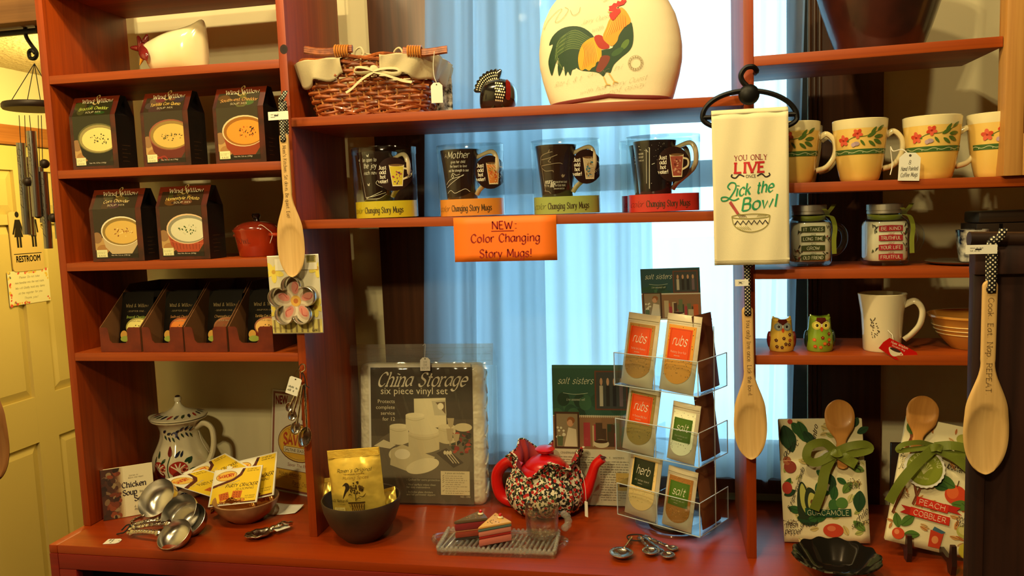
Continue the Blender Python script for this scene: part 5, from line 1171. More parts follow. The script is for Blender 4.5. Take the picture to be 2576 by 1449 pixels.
for x, t_, bt_ in ((888, 620, 720), (880, 700, 830), (930, 740, 830)): k.poly([(x - 28, t_), (x + 28, t_), (x + 18, bt_ - 40), (x + 4, bt_ - 30), (x + 4, bt_), (x - 4, bt_), (x - 4, bt_ - 30), (x - 18, bt_ - 40)], (178, 160, 118))
for y, t in ((1103, '- Quilted for extra protection'), (1140, '- Vinyl surface wipes clean'), (1160, '  for easy maintenance'), (1197, '- Includes plate dividers'), (1216, '  and full perimeter zippers')): k.text(t, 530, y, 16, (222, 210, 172), al='l', bold=.02)
k.rect(803, 1025, 1030, 1207, (214, 200, 156)); k.text('6 piece set includes:', 915, 1047, 15, (70, 58, 36), fit=155)
for i, y in enumerate((1066, 1082, 1098, 1114, 1146, 1180)): k.line([(815, y - 5), (820, y), (830, y - 12)], 3, (90, 60, 30), False); k.scribble(840, y, 150 + 20 * (i % 3), 7, (120, 104, 74), 2 if i > 2 else 1, 16)
k.text('NO. 1090', 995, 1226, 15, (210, 196, 156), fit=76); k.build('insert_print', ch)
M_bag = clear('plastic_bag_film', (252, 251, 248), 1.6, .09, .025)
zt = ph_ + 50 * s; slot = (25 * s, ph_ + 22 * s, 40 * s, 9 * s)
def film(u, v):
    x = (u - .5) * pw_ * 1.15 * (1 - .06 * (1 - v)); z_ = zt * v; y_ = -.006 - .003 * sin(9 * u + 5 * v) * v - .0022 * sin(31 * u + 12 * v) - (.004 * sin(40 * v) if v > .82 else 0); return (x, y_, z_)
MB().grid(44, 40, film).build('bag_front', M_bag, ch)
MB().grid(30, 6, lambda u, v: ((u - .5) * pw_ * 1.16, -.0095 - .002 * sin(13 * u + 4 * v), ph_ - 4 * s + 54 * s * v)).build('bag_top', clear('bag_top_film', (250, 248, 240), 2.2, .12, .10), ch)
MB().grid(20, 20, lambda u, v: ((u - .5) * pw_ * 1.15, .060 + .003 * sin(11 * u + 7 * v) - .055 * max(0, v - .86) / .14, zt * v)).build('bag_back', M_bag, ch)
for sg_ in (-1, 1): MB().grid(6, 24, lambda u, v: (sg_ * (pw_ * .54 + .016 * sin(pi * u)), -.004 + .062 * u, zt * v * .86)).build('bag_gusset', M_bag, ch)
k_ = MB(); P = [(slot[0] + slot[2] * math.copysign(abs(cos(t)) ** .4, cos(t)), -.012, slot[1] + slot[3] * sin(t)) for t in [2 * pi * i / 32 for i in range(32)]]; k_.tube(P, .0010, 6, True); k_.build('handle_slot', M_bag, ch)
for j in range(3): MB().tube([((u_ - .5) * pw_ * 1.13, -.011, ph_ + (8 + 16 * j) * s) for u_ in [i / 12 for i in range(13)]], .0007, 5).build('bag_seam', M_bag, ch)
tp = ((697 - 650) * s / 3.02, -.013, ph_ + 22 * s); MB().tube(cat_rom([(tp[0] - .004, -.012, ph_ + 46 * s), (tp[0] + .003, -.014, ph_ + 50 * s), (tp[0] + .002, -.014, ph_ + 30 * s), (tp[0] + .001, -.014, ph_ + 16 * s)], 4), .0006, 5).build('tag_string', M_string, ch)
tagcard(ch, 26 * s, 34 * s, loc=(tp[0] + .002, -.014, ph_ + 16 * s), pencil=('SIX', 'CHS', '$12.00'))

# bowl with gold foil spice packets
q = PZ(896, 1370, 0); q = Vector((q.x, q.y + .042, 0)); s = mpp(q + Vector((0, 0, .05)))
gb = thing('dark_bowl', 'deep dark brown bowl holding gold foil mulling spice packets', 'bowl', q)
M_db = mat('dark_brown_stoneware', (66, 50, 34), .5, var=((52, 38, 26), 20))
R = 99 * s
MB().lathe([(0, 0), (R * .46, 0), (R * .50, .004), (R * .66, .018), (R * .84, .042), (R * .95, .068), (R, .092), (R * .99, .0945), (R * .965, .093), (R * .91, .066), (R * .80, .044), (R * .6, .022), (R * .4, .012), (0, .010)], 56).build('bowl_body', M_db, gb)
M_goldf = mat('gold_foil', (252, 216, 96), .32, metal=.65, bump=(26, .45, .008)); GOLDINK = ink_mat('gold_foil_print', .3, metal=.0)
def gold_packet(label, bl, br, tl, y, lean, front):
    a, c, t_ = PY(*bl, y), PY(*br, y), PY(*tl, y + .02); ex = c - a; w = ex.length; rl = math.atan2(ex.z, ex.x); h = (t_ - a).length
    t = thing('spice_packet', label, 'spice packet', (0, 0, 0), group='gold foil spice packets'); t.matrix_world = Matrix.Translation(a) @ Matrix.Rotation(-rl, 4, 'Y') @ Matrix.Rotation(-lean, 4, 'X')
    bul = lambda u, v: .013 * (sin(pi * u) ** .7) * (sin(pi * min(1, (v + .12) / 1.0)) ** .6 if v < .86 else .06) + .0012 * sin(19 * u + 3) * sin(9 * v)
    f = lambda sg: (lambda u, v: (u * w, sg * bul(u, v), h * v))
    MB().grid(20, 24, f(-1)).grid(20, 24, f(1)).build('foil_pouch', M_goldf, t)
    for i in range(6): MB().tube([(.002, -.0016, h * (.885 + .02 * i)), (w - .002, -.0016, h * (.885 + .02 * i))], .0011, 5).build('crimp', M_goldf, t)
    for i in range(24): pass
    if front:
        k = Ink(lambda u, v, hh: (u * w, -bul(min(.999, max(.001, u)), v) - hh - .0004, v * h)); k.maxe = .06; k.cdh = .00004; BK = (40, 26, 14); BR_ = (120, 82, 30)
        k.text("Raven's Original", .50, .655, .055, BK, 'skel', 2., .3, .3, fit=.66); k.text('THE ORIGINAL SUNSHINE', .50, .615, .022, BR_, fit=.40); k.text('Mulling Spices', .52, .55, .045, BR_, 'skel', 1.8, .3, .35, fit=.50)
        k.blob([(.28, .47), (.33, .50), (.38, .49), (.41, .44), (.38, .39), (.33, .35), (.28, .29), (.25, .26), (.29, .36), (.32, .42), (.31, .455), (.26, .45)], BK); r = random.Random(2)
        for i in range(40): aa = r.uniform(0, 6.28); rr = r.random() ** .5; k.ell(.53 + .13 * rr * cos(aa), .42 + .09 * rr * sin(aa), r.uniform(.012, .03), r.uniform(.008, .018), r.choice(((60, 44, 18), (90, 66, 26), (50, 34, 14))), r.random() * 3, 7)
        k.line([(.50, .36), (.51, .28), (.50, .22)], .012, BK); 
        for P in ([(.44, .30), (.40, .33), (.37, .30)], [(.56, .30), (.64, .28), (.70, .33)], [(.52, .24), (.56, .27), (.60, .25)]): k.line(P, .012, (70, 50, 20), taper=True)
        k.poly([(.36, .20), (.66, .20), (.62, .02), (.42, .02)], (84, 60, 24))
        for i in range(6): k.line([(.37 + .05 * i, .19), (.42 + .035 * i + .03, .03)], .006, (190, 150, 60), False); k.line([(.65 - .05 * i, .19), (.60 - .035 * i - .03, .03)], .006, (190, 150, 60), False)
        k.rect(.35, .185, .67, .205, (60, 42, 18)); k.text('All Natural', .18, .215, .040, BK, 'skel', 2.4, .3, 0, True, fit=.34); k.text('Fat Free', .20, .165, .028, BR_, 'skel', 1.6, .3, .35, fit=.18); k.rect(.06, .03, .28, .13, (206, 186, 110)); k.scribble(.08, .09, .18, .014, (150, 120, 60), 2, .024); k.text('$ 3.50', .17, .04, .03, (110, 84, 40), fit=.14); k.build('print', t, GOLDINK)
    return t
gold_packet('gold foil mulling spice packet at the back left inside the dark bowl', (806, 1290), (850, 1288), (798, 1203), q.y + .030, .15, False)
gold_packet('gold foil packet lying low at the right inside the dark bowl', (952, 1288), (1000, 1275), (955, 1235), q.y + .028, .5, False)
gold_packet('front gold foil mulling spice packet with raven and potted tree', (840, 1296), (972, 1288), (822, 1133), q.y - .010, .10, True)

# pressed glass tray
a, c, e = PZ(1097, 1397, 0), PZ(1398, 1410, 0), PZ(1108, 1334, 0); ang = math.atan2(c.y - a.y, c.x - a.x); tw = (c - a).length; td = .105
M_gl = clear('pressed_glass', (250, 248, 240), 2.5, .04, .012, 2.2)
M_gl2 = clear('pressed_glass_relief', (250, 248, 240), 2.5, .05, .16, 2.0)
gt = thing('glass_tray', 'ribbed pressed-glass snack tray with beaded edge', 'tray', (a.x, a.y, .0008), rotz=ang + .02)
MB().prism(rrect(tw, td, .008, 4, tw / 2, td / 2), 0, .006, 'z').build('tray_base', M_gl, gt)
for i in range(22): x = .012 + (tw - .024) * i / 21; MB().tube([(x - .006, .008, .0068), (x + .006, td - .008, .0068)], .0030, 7).build('rib', M_gl2, gt)
for (x0, y0, x1, y1, n_) in ((0.004, .003, tw - .004, .003, 26), (.004, td - .003, tw - .004, td - .003, 26), (.003, .006, .003, td - .006, 9), (tw - .003, .006, tw - .003, td - .006, 9)):
    MB().tube([(x0, y0, .011), (x1, y1, .011)], .0042, 8).build('rim', M_gl2, gt)
    for i in range(n_): MB().ball((x0 + (x1 - x0) * i / (n_ - 1), y0 + (y1 - y0) * i / (n_ - 1), .0155), .0042, 8, 6).build('rim_bead', M_gl2, gt)
for ex_, sg_ in ((0, -1), (tw, 1)): MB().tube(cat_rom([(ex_, .025, .011), (ex_ + sg_ * .014, .040, .014), (ex_ + sg_ * .017, td / 2, .015), (ex_ + sg_ * .014, td - .04, .014), (ex_, td - .025, .011)], 5), .0055, 8).build('end_handle', M_gl, gt)
# cake slice ornaments
def cake(label, tip, right, back, hgt, cols, topc, spr, rot=0):
    P0, P1, P2 = PZ(*tip, .012), PZ(*right, .012), PZ(*back, .012); c = (P0 + P1 + P2) / 3; c.z = .0121
    t = thing('cake_slice', label, 'cake ornament', c, group='cake slice ornaments on the glass tray'); pts = [((p - c).x, (p - c).y) for p in (P0, P1, P2)]
    ar = sum(pts[i - 1][0] * pts[i][1] - pts[i][0] * pts[i - 1][1] for i in range(3)); pts = pts if ar > 0 else pts[::-1]
    z0 = 0
    for nm, h, cc, sc in cols:
        MB().prism([(x * sc, y * sc) for x, y in pts], z0, z0 + h * hgt, 'z').build(nm, mat('cake_%d_%d_%d' % cc, cc, .35, coat=.2, bump=(160, .25, .001)), t, bevel=.0022); z0 += h * hgt
    r = random.Random(int(tip[0]))
    for i in range(14):
        u, v = sorted((r.random(), r.random())); w = (u, v - u, 1 - v); p = [sum(w[j] * pts[j][ax] for j in range(3)) * .82 for ax in (0, 1)]; MB().tube([(p[0] - .001, p[1], z0 + .0003), (p[0] + .0012, p[1] + .0006, z0 + .0003)], .0008, 5).build('sprinkle', mat('sprinkle_%d' % spr[0], spr, .4), t)
    p = [sum((.12, .44, .44)[j] * pts[j][ax] for j in range(3)) for ax in (0, 1)]
    MB().ball((p[0], p[1], z0 + .002), .0065, 10, 6, (1, 1, .5)).build('cream_dollop', mat('icing_dollop', (230, 214, 170), .4), t); MB().ball((p[0], p[1], z0 + .007), .0042, 10, 8).build('cherry', mat('red_jewel', (200, 20, 20), .08, coat=.9), t)
    return t
cake('maroon cake slice ornament at the back of the glass tray', (1145, 1361), (1228, 1351), (1212, 1330), .044, [('cake_base', .12, (50, 44, 40), 1.02), ('lower_layer', .30, (150, 62, 44), 1), ('filling', .06, (190, 120, 80), .99), ('upper_layer', .36, (138, 46, 50), 1), ('icing', .16, (104, 84, 62), 1.03)], None, (150, 110, 70))
cake('pink cake slice ornament with peach icing at the front of the glass tray', (1205, 1376), (1288, 1360), (1248, 1336), .043, [('lower_layer', .34, (216, 120, 104), 1), ('filling', .14, (176, 40, 34), .985), ('upper_layer', .26, (222, 136, 116), 1), ('icing_edge', .13, (96, 120, 110), 1.03), ('icing', .13, (236, 180, 96), 1.02)], None, (50, 24, 16))
# glass cup on the tray
q = PZ(1364, 1349, .012); s = mpp(q)
gc = thing('glass_cup', 'small clear glass cup with a flower-shaped handle on the tray', 'cup', (q.x, q.y + .004, .0125))
R = 42 * s; Hc = .066
MB().lathe([(0, 0), (R * .72, 0), (R * .86, .004), (R * .95, .016), (R, .034), (R, Hc), (R * .985, Hc + .0012), (R * .95, Hc), (R * .94, .034), (R * .84, .014), (R * .5, .008), (0, .008)], 40, lambda a_, r_, z_: (r_ * (1 + (.03 * cos(12 * a_) if .003 < z_ < .03 and r_ > R * .8 else 0)), z_)).build('cup_body', M_gl, gc)
for i in range(5): a_ = -1.2 + i * .62; MB().ball((R + .010 + .012 * cos(a_), -.004, .036 + .016 * sin(a_)), .0085, 10, 7, (1, .5, 1)).build('handle_petal', M_gl2, gc)
MB().tube(cat_rom([(R * .96, 0, .052), (R + .016, 0, .050), (R + .020, 0, .030), (R * .96, 0, .016)], 5), .0035, 8).build('handle', M_gl, gc)

# teapot in a gathered cloth cosy
q = PZ(1376, 1282, 0); s = mpp(q)
tpt = thing('teapot', 'bright red ceramic teapot with spout and loop handle', 'teapot', (q.x, q.y, .0), rotz=-.12)
M_tred = mat('red_teapot_glaze', (206, 18, 14), .3, coat=.35)
R = 92 * s
MB().lathe([(0, 0), (R * .62, 0), (R * .82, .012), (R * .94, .036), (R * .95, .060), (R * .84, .088), (R * .62, .107), (R * .48, .113), (0, .113)], 48).build('pot_body', M_tred, tpt)
MB().lathe([(R * .56, .110), (R * .54, .116), (R * .40, .127), (R * .18, .134), (R * .10, .138), (R * .22, .144), (R * .27, .150), (R * .20, .155), (0, .157)], 36).build('lid', M_tred, tpt)
b = MB().tube(cat_rom([(R * .80, 0, .040), (R * 1.06, 0, .052), (R * 1.24, 0, .084), (R * 1.38, 0, .118), (R * 1.58, 0, .136)], 6), [.024] * 3 + [.023, .022, .021, .020, .019, .018, .017, .016, .015, .0145, .014, .0135, .013, .0128, .0126, .0124, .0122, .012, .012, .012, .012, .012], 14, flat=.8); b.build('spout', M_tred, tpt)
MB().ball((R * 1.575, -.002, .1385), .0085, 12, 6, (1.15, .8, .35)).build('spout_opening', mat('spout_hole', (60, 8, 6), .6), tpt)
MB().tube(cat_rom([(-R * .70, 0, .100), (-R * 1.05, 0, .112), (-R * 1.36, 0, .088), (-R * 1.42, 0, .056), (-R * 1.30, 0, .026), (-R * 1.0, 0, .014), (-R * .8, 0, .020)], 6), .0125, 12, flat=1.2).build('handle', M_tred, tpt)
M_dots = bpy.data.materials.new('berry_print_cotton'); M_dots.use_nodes = True
def berry_cloth(m):
    nt = m.node_tree; l = nt.links; b = nt.nodes['Principled BSDF']; b.inputs['Roughness'].default_value = .85
    tc = nt.nodes.new('ShaderNodeTexCoord'); v1 = nt.nodes.new('ShaderNodeTexVoronoi'); v1.inputs['Scale'].default_value = 92; v2 = nt.nodes.new('ShaderNodeTexVoronoi'); v2.inputs['Scale'].default_value = 120
    mp = nt.nodes.new('ShaderNodeMapping'); mp.inputs['Location'].default_value = (.3, .7, .2); mp.inputs['Scale'].default_value = (1, 1, .6)
    def cl(src, th, inv=False):
        n = nt.nodes.new('ShaderNodeMath'); n.operation = 'LESS_THAN'; n.inputs[1].default_value = th; l.new(src, n.inputs[0]); return n.outputs[0]
    l.new(tc.outputs['Object'], v1.inputs['Vector']); l.new(tc.outputs['Object'], mp.inputs[0]); l.new(mp.outputs[0], v2.inputs['Vector'])
    n3 = nt.nodes.new('ShaderNodeTexNoise'); n3.inputs['Scale'].default_value = 130; l.new(tc.outputs['Object'], n3.inputs['Vector'])
    def mix(f, a, bcol):
        x = nt.nodes.new('ShaderNodeMix'); x.data_type = 'RGBA'; l.new(f, x.inputs[0])
        (l.new(a, x.inputs[6]) if hasattr(a, 'is_output') else setattr(x.inputs[6], 'default_value', (*lin(a), 1))); x.inputs[7].default_value = (*lin(bcol), 1); return x.outputs[2]
    g = nt.nodes.new('ShaderNodeMath'); g.operation = 'GREATER_THAN'; g.inputs[1].default_value = .50; l.new(n3.outputs[0], g.inputs[0])
    c = mix(g.outputs[0], (226, 214, 184), (20, 15, 14)); c = mix(cl(v2.outputs['Distance'], .32), c, (60, 76, 34)); c = mix(cl(v1.outputs['Distance'], .36), c, (186, 34, 26)); l.new(c, b.inputs['Base Color'])
berry_cloth(M_dots); M_lining = mat('red_cotton_lining', (160, 40, 34), .85)
cosy = thing('tea_cosy', 'gathered berry-print cloth cosy wrapped round the red teapot', 'tea cosy', (q.x, q.y, .0006), rotz=-.12)
CP = [(R * .60, .004), (R * .90, .010), (R * 1.06, .034), (R * 1.08, .058), (R * 1.00, .082), (R * .86, .104), (R * .86, .122), (R * .98, .140)]
CP = [(v.x, v.y) for v in cat_rom(CP, 3)]
def ruf(a_, r_, z_):
    g = max(0, (z_ - .05) / .09); side = cos(a_) ** 8; r2 = r_ * (1 + .035 * sin(17 * a_) * (.5 + g) + .02 * sin(29 * a_ + 1) + .05 * g * sin(6 * a_ + .5)); z2 = z_ + .016 * g * g * sin(5 * a_ + 1.2) - .020 * g * g * (max(0, -sin(a_)) ** 3); 
    return (r2, z2)
MB().lathe(CP, 120, ruf).build('cosy_cloth', M_dots, cosy, sharp=180)
MB().lathe([(r_ - .002, z_) for r_, z_ in CP if z_ > .07], 120, ruf).build('cosy_lining', M_lining, cosy, sharp=180)
top = [Vector((lambda rz, a_: (rz[0] * cos(a_), rz[0] * sin(a_), rz[1] + .001))(ruf(2 * pi * i / 120, *CP[-1]), 2 * pi * i / 120)) for i in range(120)]
MB().tube(top, .0022, 6, True).build('cosy_edge', M_dots, cosy)
a_ = PY(1470, 1180, q.y - .05) - Vector((q.x, q.y, 0)); MB().tube(cat_rom([a_, a_ + Vector((.010, -.008, -.03)), a_ + Vector((.013, -.012, -.07))], 5), .0006, 5).build('tag_string', M_string, cosy)
tagcard(cosy, .010, .036, loc=a_ + Vector((.013, -.012, -.068)), rot=(0, 0, -.6), lines=0, notch=.1)

# salt posters
def salt_art(k, W_, H_, upper):
    k.rect(0, H_ * (.64 if not upper else .52), W_, H_, (48, 92, 74) if not upper else (38, 78, 84)); r = random.Random(3 + upper)
    hz = H_ * (.64 if not upper else .52)
    k.clip = (0, hz, W_, H_)
    for i in range(12): k.ell(r.uniform(0, W_ * .9), hz + r.uniform(0, .12) * H_, W_ * .08, H_ * .05, r.choice(((34, 66, 50), (60, 106, 76), (40, 80, 62))))
    k.clip = None
    k.text('salt sisters', W_ * .30, H_ * (.865 if not upper else .80), W_ * .085, (226, 226, 200), 'skel', 1.7, .3, .3, fit=W_ * .46); k.line([(W_ * .14, H_ * (.80 if not upper else .70)), (W_ * .3, H_ * (.79 if not upper else .68)), (W_ * .46, H_ * (.80 if not upper else .70))], W_ * .006, (190, 206, 180)); k.text('"Live seasoned well"', W_ * .30, H_ * (.745 if not upper else .62), W_ * .032, (206, 214, 190), 'skel', 1.6, .4, .2, fit=W_ * .26)
    # framed pictures and a row of goods
    y0, y1 = (H_ * .40, H_ * .655) if not upper else (H_ * .03, H_ * .52)
    k.rect(0, y0, W_, y1 - .02 * H_, (150, 110, 78)); 
    for i in range(26): k.rect(W_ * (.34 + .66 * i / 26), y1 - .03 * H_, W_ * (.34 + .66 * (i + .5) / 26), y1 - .012 * H_, (214, 204, 180))
    for i in range(14): x = W_ * r.uniform(.36, .94); k.rect(x, y0 + .02 * H_, x + W_ * r.uniform(.05, .09), y0 + (y1 - y0) * r.uniform(.35, .75), r.choice(((176, 60, 70), (110, 120, 80), (200, 180, 140), (206, 96, 44), (84, 60, 44), (60, 70, 50))))
    k.ell(W_ * .62, y0 + (y1 - y0) * .16, W_ * .10, (y1 - y0) * .12, (226, 212, 180)); k.ell(W_ * .62, y0 + (y1 - y0) * .22, W_ * .085, (y1 - y0) * .05, (70, 40, 24))
    k.rect(W_ * .02, y0, W_ * .345, y1 + .01 * H_, (74, 46, 30)); k.rect(W_ * .045, y0 + .015 * H_, W_ * .32, y1 - .005 * H_, (150, 132, 104)); k.poly([(W_ * .14, y0 + .015 * H_), (W_ * .31, y0 + .015 * H_), (W_ * .30, y0 + (y1 - y0) * .55), (W_ * .20, y0 + (y1 - y0) * .6)], (226, 212, 184)); k.ell(W_ * .225, y0 + (y1 - y0) * .74, W_ * .045, (y1 - y0) * .12, (206, 150, 110)); k.ell(W_ * .235, y0 + (y1 - y0) * .80, W_ * .05, (y1 - y0) * .1, (150, 92, 50)); k.ell(W_ * .222, y0 + (y1 - y0) * .73, W_ * .032, (y1 - y0) * .09, (212, 160, 124))
    for i in range(12): k.ell(W_ * r.uniform(.05, .15), y0 + (y1 - y0) * r.uniform(.3, .6), W_ * .016, W_ * .016, (226, 220, 196), 0, 8)
    k.poly([(W_ * .06, y0 + .02 * H_), (W_ * .12, y0 + .02 * H_), (W_ * .13, y0 + (y1 - y0) * .35), (W_ * .05, y0 + (y1 - y0) * .35)], (90, 104, 70))
    X0_, X1_ = W_ * .55, W_ * .97; Y0_, Y1_ = (H_ * .68, H_ * .96) if not upper else (H_ * .52, H_ * .95)
    k.rect(X0_, Y0_, X1_, Y1_, (110, 66, 48)); k.rect(X0_ + W_ * .02, Y0_ + W_ * .02, X1_ - W_ * .02, Y1_ - W_ * .02, (66, 70, 70))
    for i in range(4): x = X0_ + (X1_ - X0_) * (.2 + .2 * i); k.rect(x - W_ * .022, Y0_ + W_ * .05, x + W_ * .022, Y0_ + (Y1_ - Y0_) * .62, ((196, 190, 170), (44, 40, 40), (34, 34, 40), (120, 100, 110))[i]); k.ell(x, Y0_ + (Y1_ - Y0_) * .72, W_ * .018, (Y1_ - Y0_) * .1, (206, 160, 126), 0, 10)
a, c = PY(1395, 1240, .245), PY(1590, 1240, .245); pw2 = c.x - a.x; ph2 = PY(1407, 922, .262).z
ps = thing('salt_poster', 'green-topped salt sisters poster in a plastic sleeve behind the teapot', 'poster', (a.x, .245, .004), rot=(-.06, 0, .0))
MB().box(0, pw2, 0, .0008, 0, ph2).build('paper', M_paper, ps, smooth=False); MB().box(-.004, pw2 + .004, -.0022, -.0014, -.002, ph2 - .008).build('sleeve', clear('poster_sleeve', (250, 250, 248), .8), ps, smooth=False)
MB().box(0, pw2, .003, .012, 0, .030).build('stand_foot', wood('grey_board', (120, 104, 80), (96, 82, 60), 0), ps, smooth=False)
k = Ink(flat(0)); k.rect(0, 0, pw2, ph2, (226, 216, 188)); salt_art(k, pw2, ph2, 0); TX = (110, 100, 84)
k.text('CHARMANE SKILLEN', pw2 * .27, ph2 * .365, .0044, (84, 74, 60), 'skel', 2., .4, 0, True, fit=pw2 * .36); k.text('S.A.L.T. SISTERS', pw2 * .76, ph2 * .335, .004, (84, 74, 60), 'skel', 2., .4, 0, True, fit=pw2 * .30)
k.scribble(pw2 * .07, ph2 * .338, pw2 * .46, .0026, TX, 6, -.0062); k.scribble(pw2 * .60, ph2 * .31, pw2 * .36, .0026, TX, 16, -.0062); k.scribble(pw2 * .07, ph2 * .17, pw2 * .40, .0026, TX, 5, -.0062); k.rect(pw2 * .80, ph2 * .11, pw2 * .98, ph2 * .235, (216, 180, 96)); k.text('Cooking', pw2 * .89, ph2 * .19, .005, (110, 80, 40), 'skel', 1.8, .4, .2); k.rect(pw2 * .84, ph2 * .135, pw2 * .94, ph2 * .155, (50, 40, 30)); k.scribble(pw2 * .42, ph2 * .07, pw2 * .5, .0026, TX, 1); k.build('print', ps)

# acrylic spinner rack with spice pouches
P0, P1, P2 = PZ(1761, 1354, .02), PZ(1554, 1295, .02), PZ(1825, 1304, .02)
d = P0 - P1; ang = math.atan2(d.y, d.x); fw_ = d.length; sd = .125
rk = thing('acrylic_rack', 'three-tier clear acrylic spinner rack with a salt sisters header card', 'rack', (P1.x, P1.y, 0), rotz=ang)
M_ac = clear('rack_acrylic', (244, 248, 250), 1.2, .02)
M_ace = mat('acrylic_edge', (206, 216, 222), .15, coat=.5)
bx0, by0 = fw_ * .5, .075
MB().lathe([(0, .002), (.088, .002), (.090, .004), (.090, .007), (.088, .009), (0, .009)], 48, cx=bx0, cy=by0).build('round_base', M_ac, rk); MB().lathe([(.060, .009), (.060, .018), (0, .018)], 36, cx=bx0, cy=by0).build('turntable', mat('grey_turntable', (120, 116, 110), .4), rk)
TZ = [.022, .172, .322]; FH = .073; TH = .0022
def plate(nm, pts, m=None):
    b = MB(); n_ = len(pts); b.add(pts, [tuple(range(n_))]); return b.build(nm, m or M_ac, rk, smooth=False, solid=TH)
def edge(p, q_): MB().tube([p, q_], .0011, 6).build('acrylic_edge', M_ace, rk)
for zt_ in TZ:
    plate('tier_floor', [(0, 0, zt_), (fw_, 0, zt_), (fw_, sd, zt_), (0, sd, zt_)])
    plate('front_panel', [(0, 0, zt_), (fw_, 0, zt_), (fw_, 0, zt_ + FH), (0, 0, zt_ + FH)])
    plate('side_panel', [(fw_, 0, zt_), (fw_, sd, zt_), (fw_, sd, zt_ + FH), (fw_, 0, zt_ + FH)]); plate('side_panel', [(0, 0, zt_), (0, sd, zt_), (0, sd, zt_ + FH), (0, 0, zt_ + FH)])
    plate('divider', [(fw_ * .5, 0, zt_), (fw_ * .5, .04, zt_), (fw_ * .5, .04, zt_ + FH), (fw_ * .5, 0, zt_ + FH)])
    for p, q_ in (((0, 0, zt_), (fw_, 0, zt_)), ((fw_, 0, zt_), (fw_, sd, zt_)), ((0, 0, zt_ + FH), (fw_, 0, zt_ + FH)), ((fw_, 0, zt_ + FH), (fw_, sd, zt_ + FH)), ((0, 0, zt_), (0, 0, zt_ + FH)), ((fw_, 0, zt_), (fw_, 0, zt_ + FH)), ((fw_, sd, zt_), (fw_, sd, zt_ + FH)), ((fw_ * .5, 0, zt_), (fw_ * .5, 0, zt_ + FH))): edge(p, q_)
plate('back_panel', [(0, sd * .55, .022), (fw_, sd * .55, .022), (fw_, sd * .55, .46), (0, sd * .55, .46)])
edge((fw_, sd * .55, .022), (fw_, sd * .55, .46))
hwid = 158 * mpp(P0); hz_ = PY(1690, 800, .1).z; hh = .115
hc = MB().box(0, hwid, 0, .001, 0, hh).build('header_card', M_paper, rk, smooth=False, loc=(fw_ * .17, sd * .55 - .004, .462), rot=(0, -.03, -ang * .55))
k = Ink(flat(0)); salt_art(k, hwid, hh, 1); o = k.build('header_print', hc)
M_kraft = mat('silver_pouch', (226, 212, 184), .32, metal=.3, bump=(40, .3, .003)); M_pback = mat('brown_kraft_pouch', (120, 74, 42), .6)
def pouch(word, sub, lab, fill, w, h, x, tz, label, lean=.16, roll=.06, yb=.016, speck=None, dark=False, loff=.0):
    M = rk.matrix_basis @ Matrix.Translation((x, yb, tz + .0025)) @ Matrix.Rotation(roll, 4, 'Y') @ Matrix.Rotation(-lean, 4, 'X')
    t = thing('spice_pouch', label, 'spice pouch', (0, 0, 0), group='spice pouches in the acrylic rack'); t.matrix_world = M
    bul = lambda u, v: .010 * sin(pi * u) ** .6 * (1 - v) ** .35 * min(1, v * 9 + .3) + .0006
    fill = tuple(min(255, int(c * 1.22)) for c in fill); speck = [tuple(min(255, int(c * 1.15)) for c in q_) for q_ in speck]
    MB().grid(14, 16, lambda u, v: (u * w, -bul(u, v), h * v)).build('pouch_front', M_kraft, t); MB().grid(14, 16, lambda u, v: (u * w, bul(u, v), h * v)).build('pouch_back', M_kraft, t)
    k = Ink(lambda u, v, hh_: (u * w, -bul(min(.99, max(.01, u)), min(.995, max(.005, v))) - hh_ - .0004, v * h)); k.maxe = .06; k.cdh = .00009
    k.poly([(.10, .86), (.10, .30)] + [(.5 - .40 * cos(pi * i / 12), .30 - .19 * sin(pi * i / 12)) for i in range(1, 12)] + [(.90, .30), (.90, .86)], fill); r = random.Random(hash(label) % 1000 if 0 else len(label))
    k.step(); k.hold = True
    for i in range(150): k.ell(r.uniform(.12, .88), r.uniform(.20, .84), .012, .007, r.choice(speck), 0, 5)
    k.hold = False; k.rect(.02, .885, .98, .897, (214, 204, 180)); k.rect(.02, .91, .98, .918, (150, 138, 112))
    l0, l1 = .42 + loff, .82 + loff
    k.rect(.16, l0, .82, l1, lab); dk = tuple(int(c * .82) for c in lab)
    for a0, b0, a1, b1 in ((.20, l0 + .012, .78, l0 + .017), (.20, l1 - .017, .78, l1 - .012), (.20, l0 + .012, .21, l1 - .012), (.77, l0 + .012, .78, l1 - .012)): k.rect(a0, b0, a1, b1, dk)
    k.text(word, .49, l0 + .185, .13, (238, 230, 206), 'skel', 1.9, .3, .35, fit=.44); k.text(sub, .49, l0 + .085, .026, (226, 216, 190), 'skel', 1.6, .4, .1, fit=.46); k.scribble(.38, l0 + .045, .22, .012, (220, 206, 176)); k.build('label_print', t, GLOSSINK)
    return t
ORG, GRN_, DKG = (232, 74, 18), (72, 112, 26), (34, 46, 24); RUB = [(150, 104, 44), (110, 74, 30), (190, 140, 70), (90, 70, 30)]
w1, w2 = .082, .066
pouch('rubs', 'Tea Rub Salt & Rosemary', ORG, (150, 108, 52), w1, .160, .006, TZ[2], 'orange-labelled rubs pouch in the left pocket of the top tier', speck=RUB)
pouch('rubs', 'Mustang Spice Rub', ORG, (190, 130, 52), w1, .165, fw_ * .5 + .004, TZ[2], 'orange-labelled rubs pouch in the right pocket of the top tier', yb=.012, speck=RUB)
pouch('rubs', 'All Purpose BBQ Rub', ORG, (128, 106, 52), w1, .155, .006, TZ[1], 'orange-labelled rubs pouch in the middle tier', speck=[(90, 80, 40), (160, 130, 70), (70, 66, 34), (150, 120, 60)])
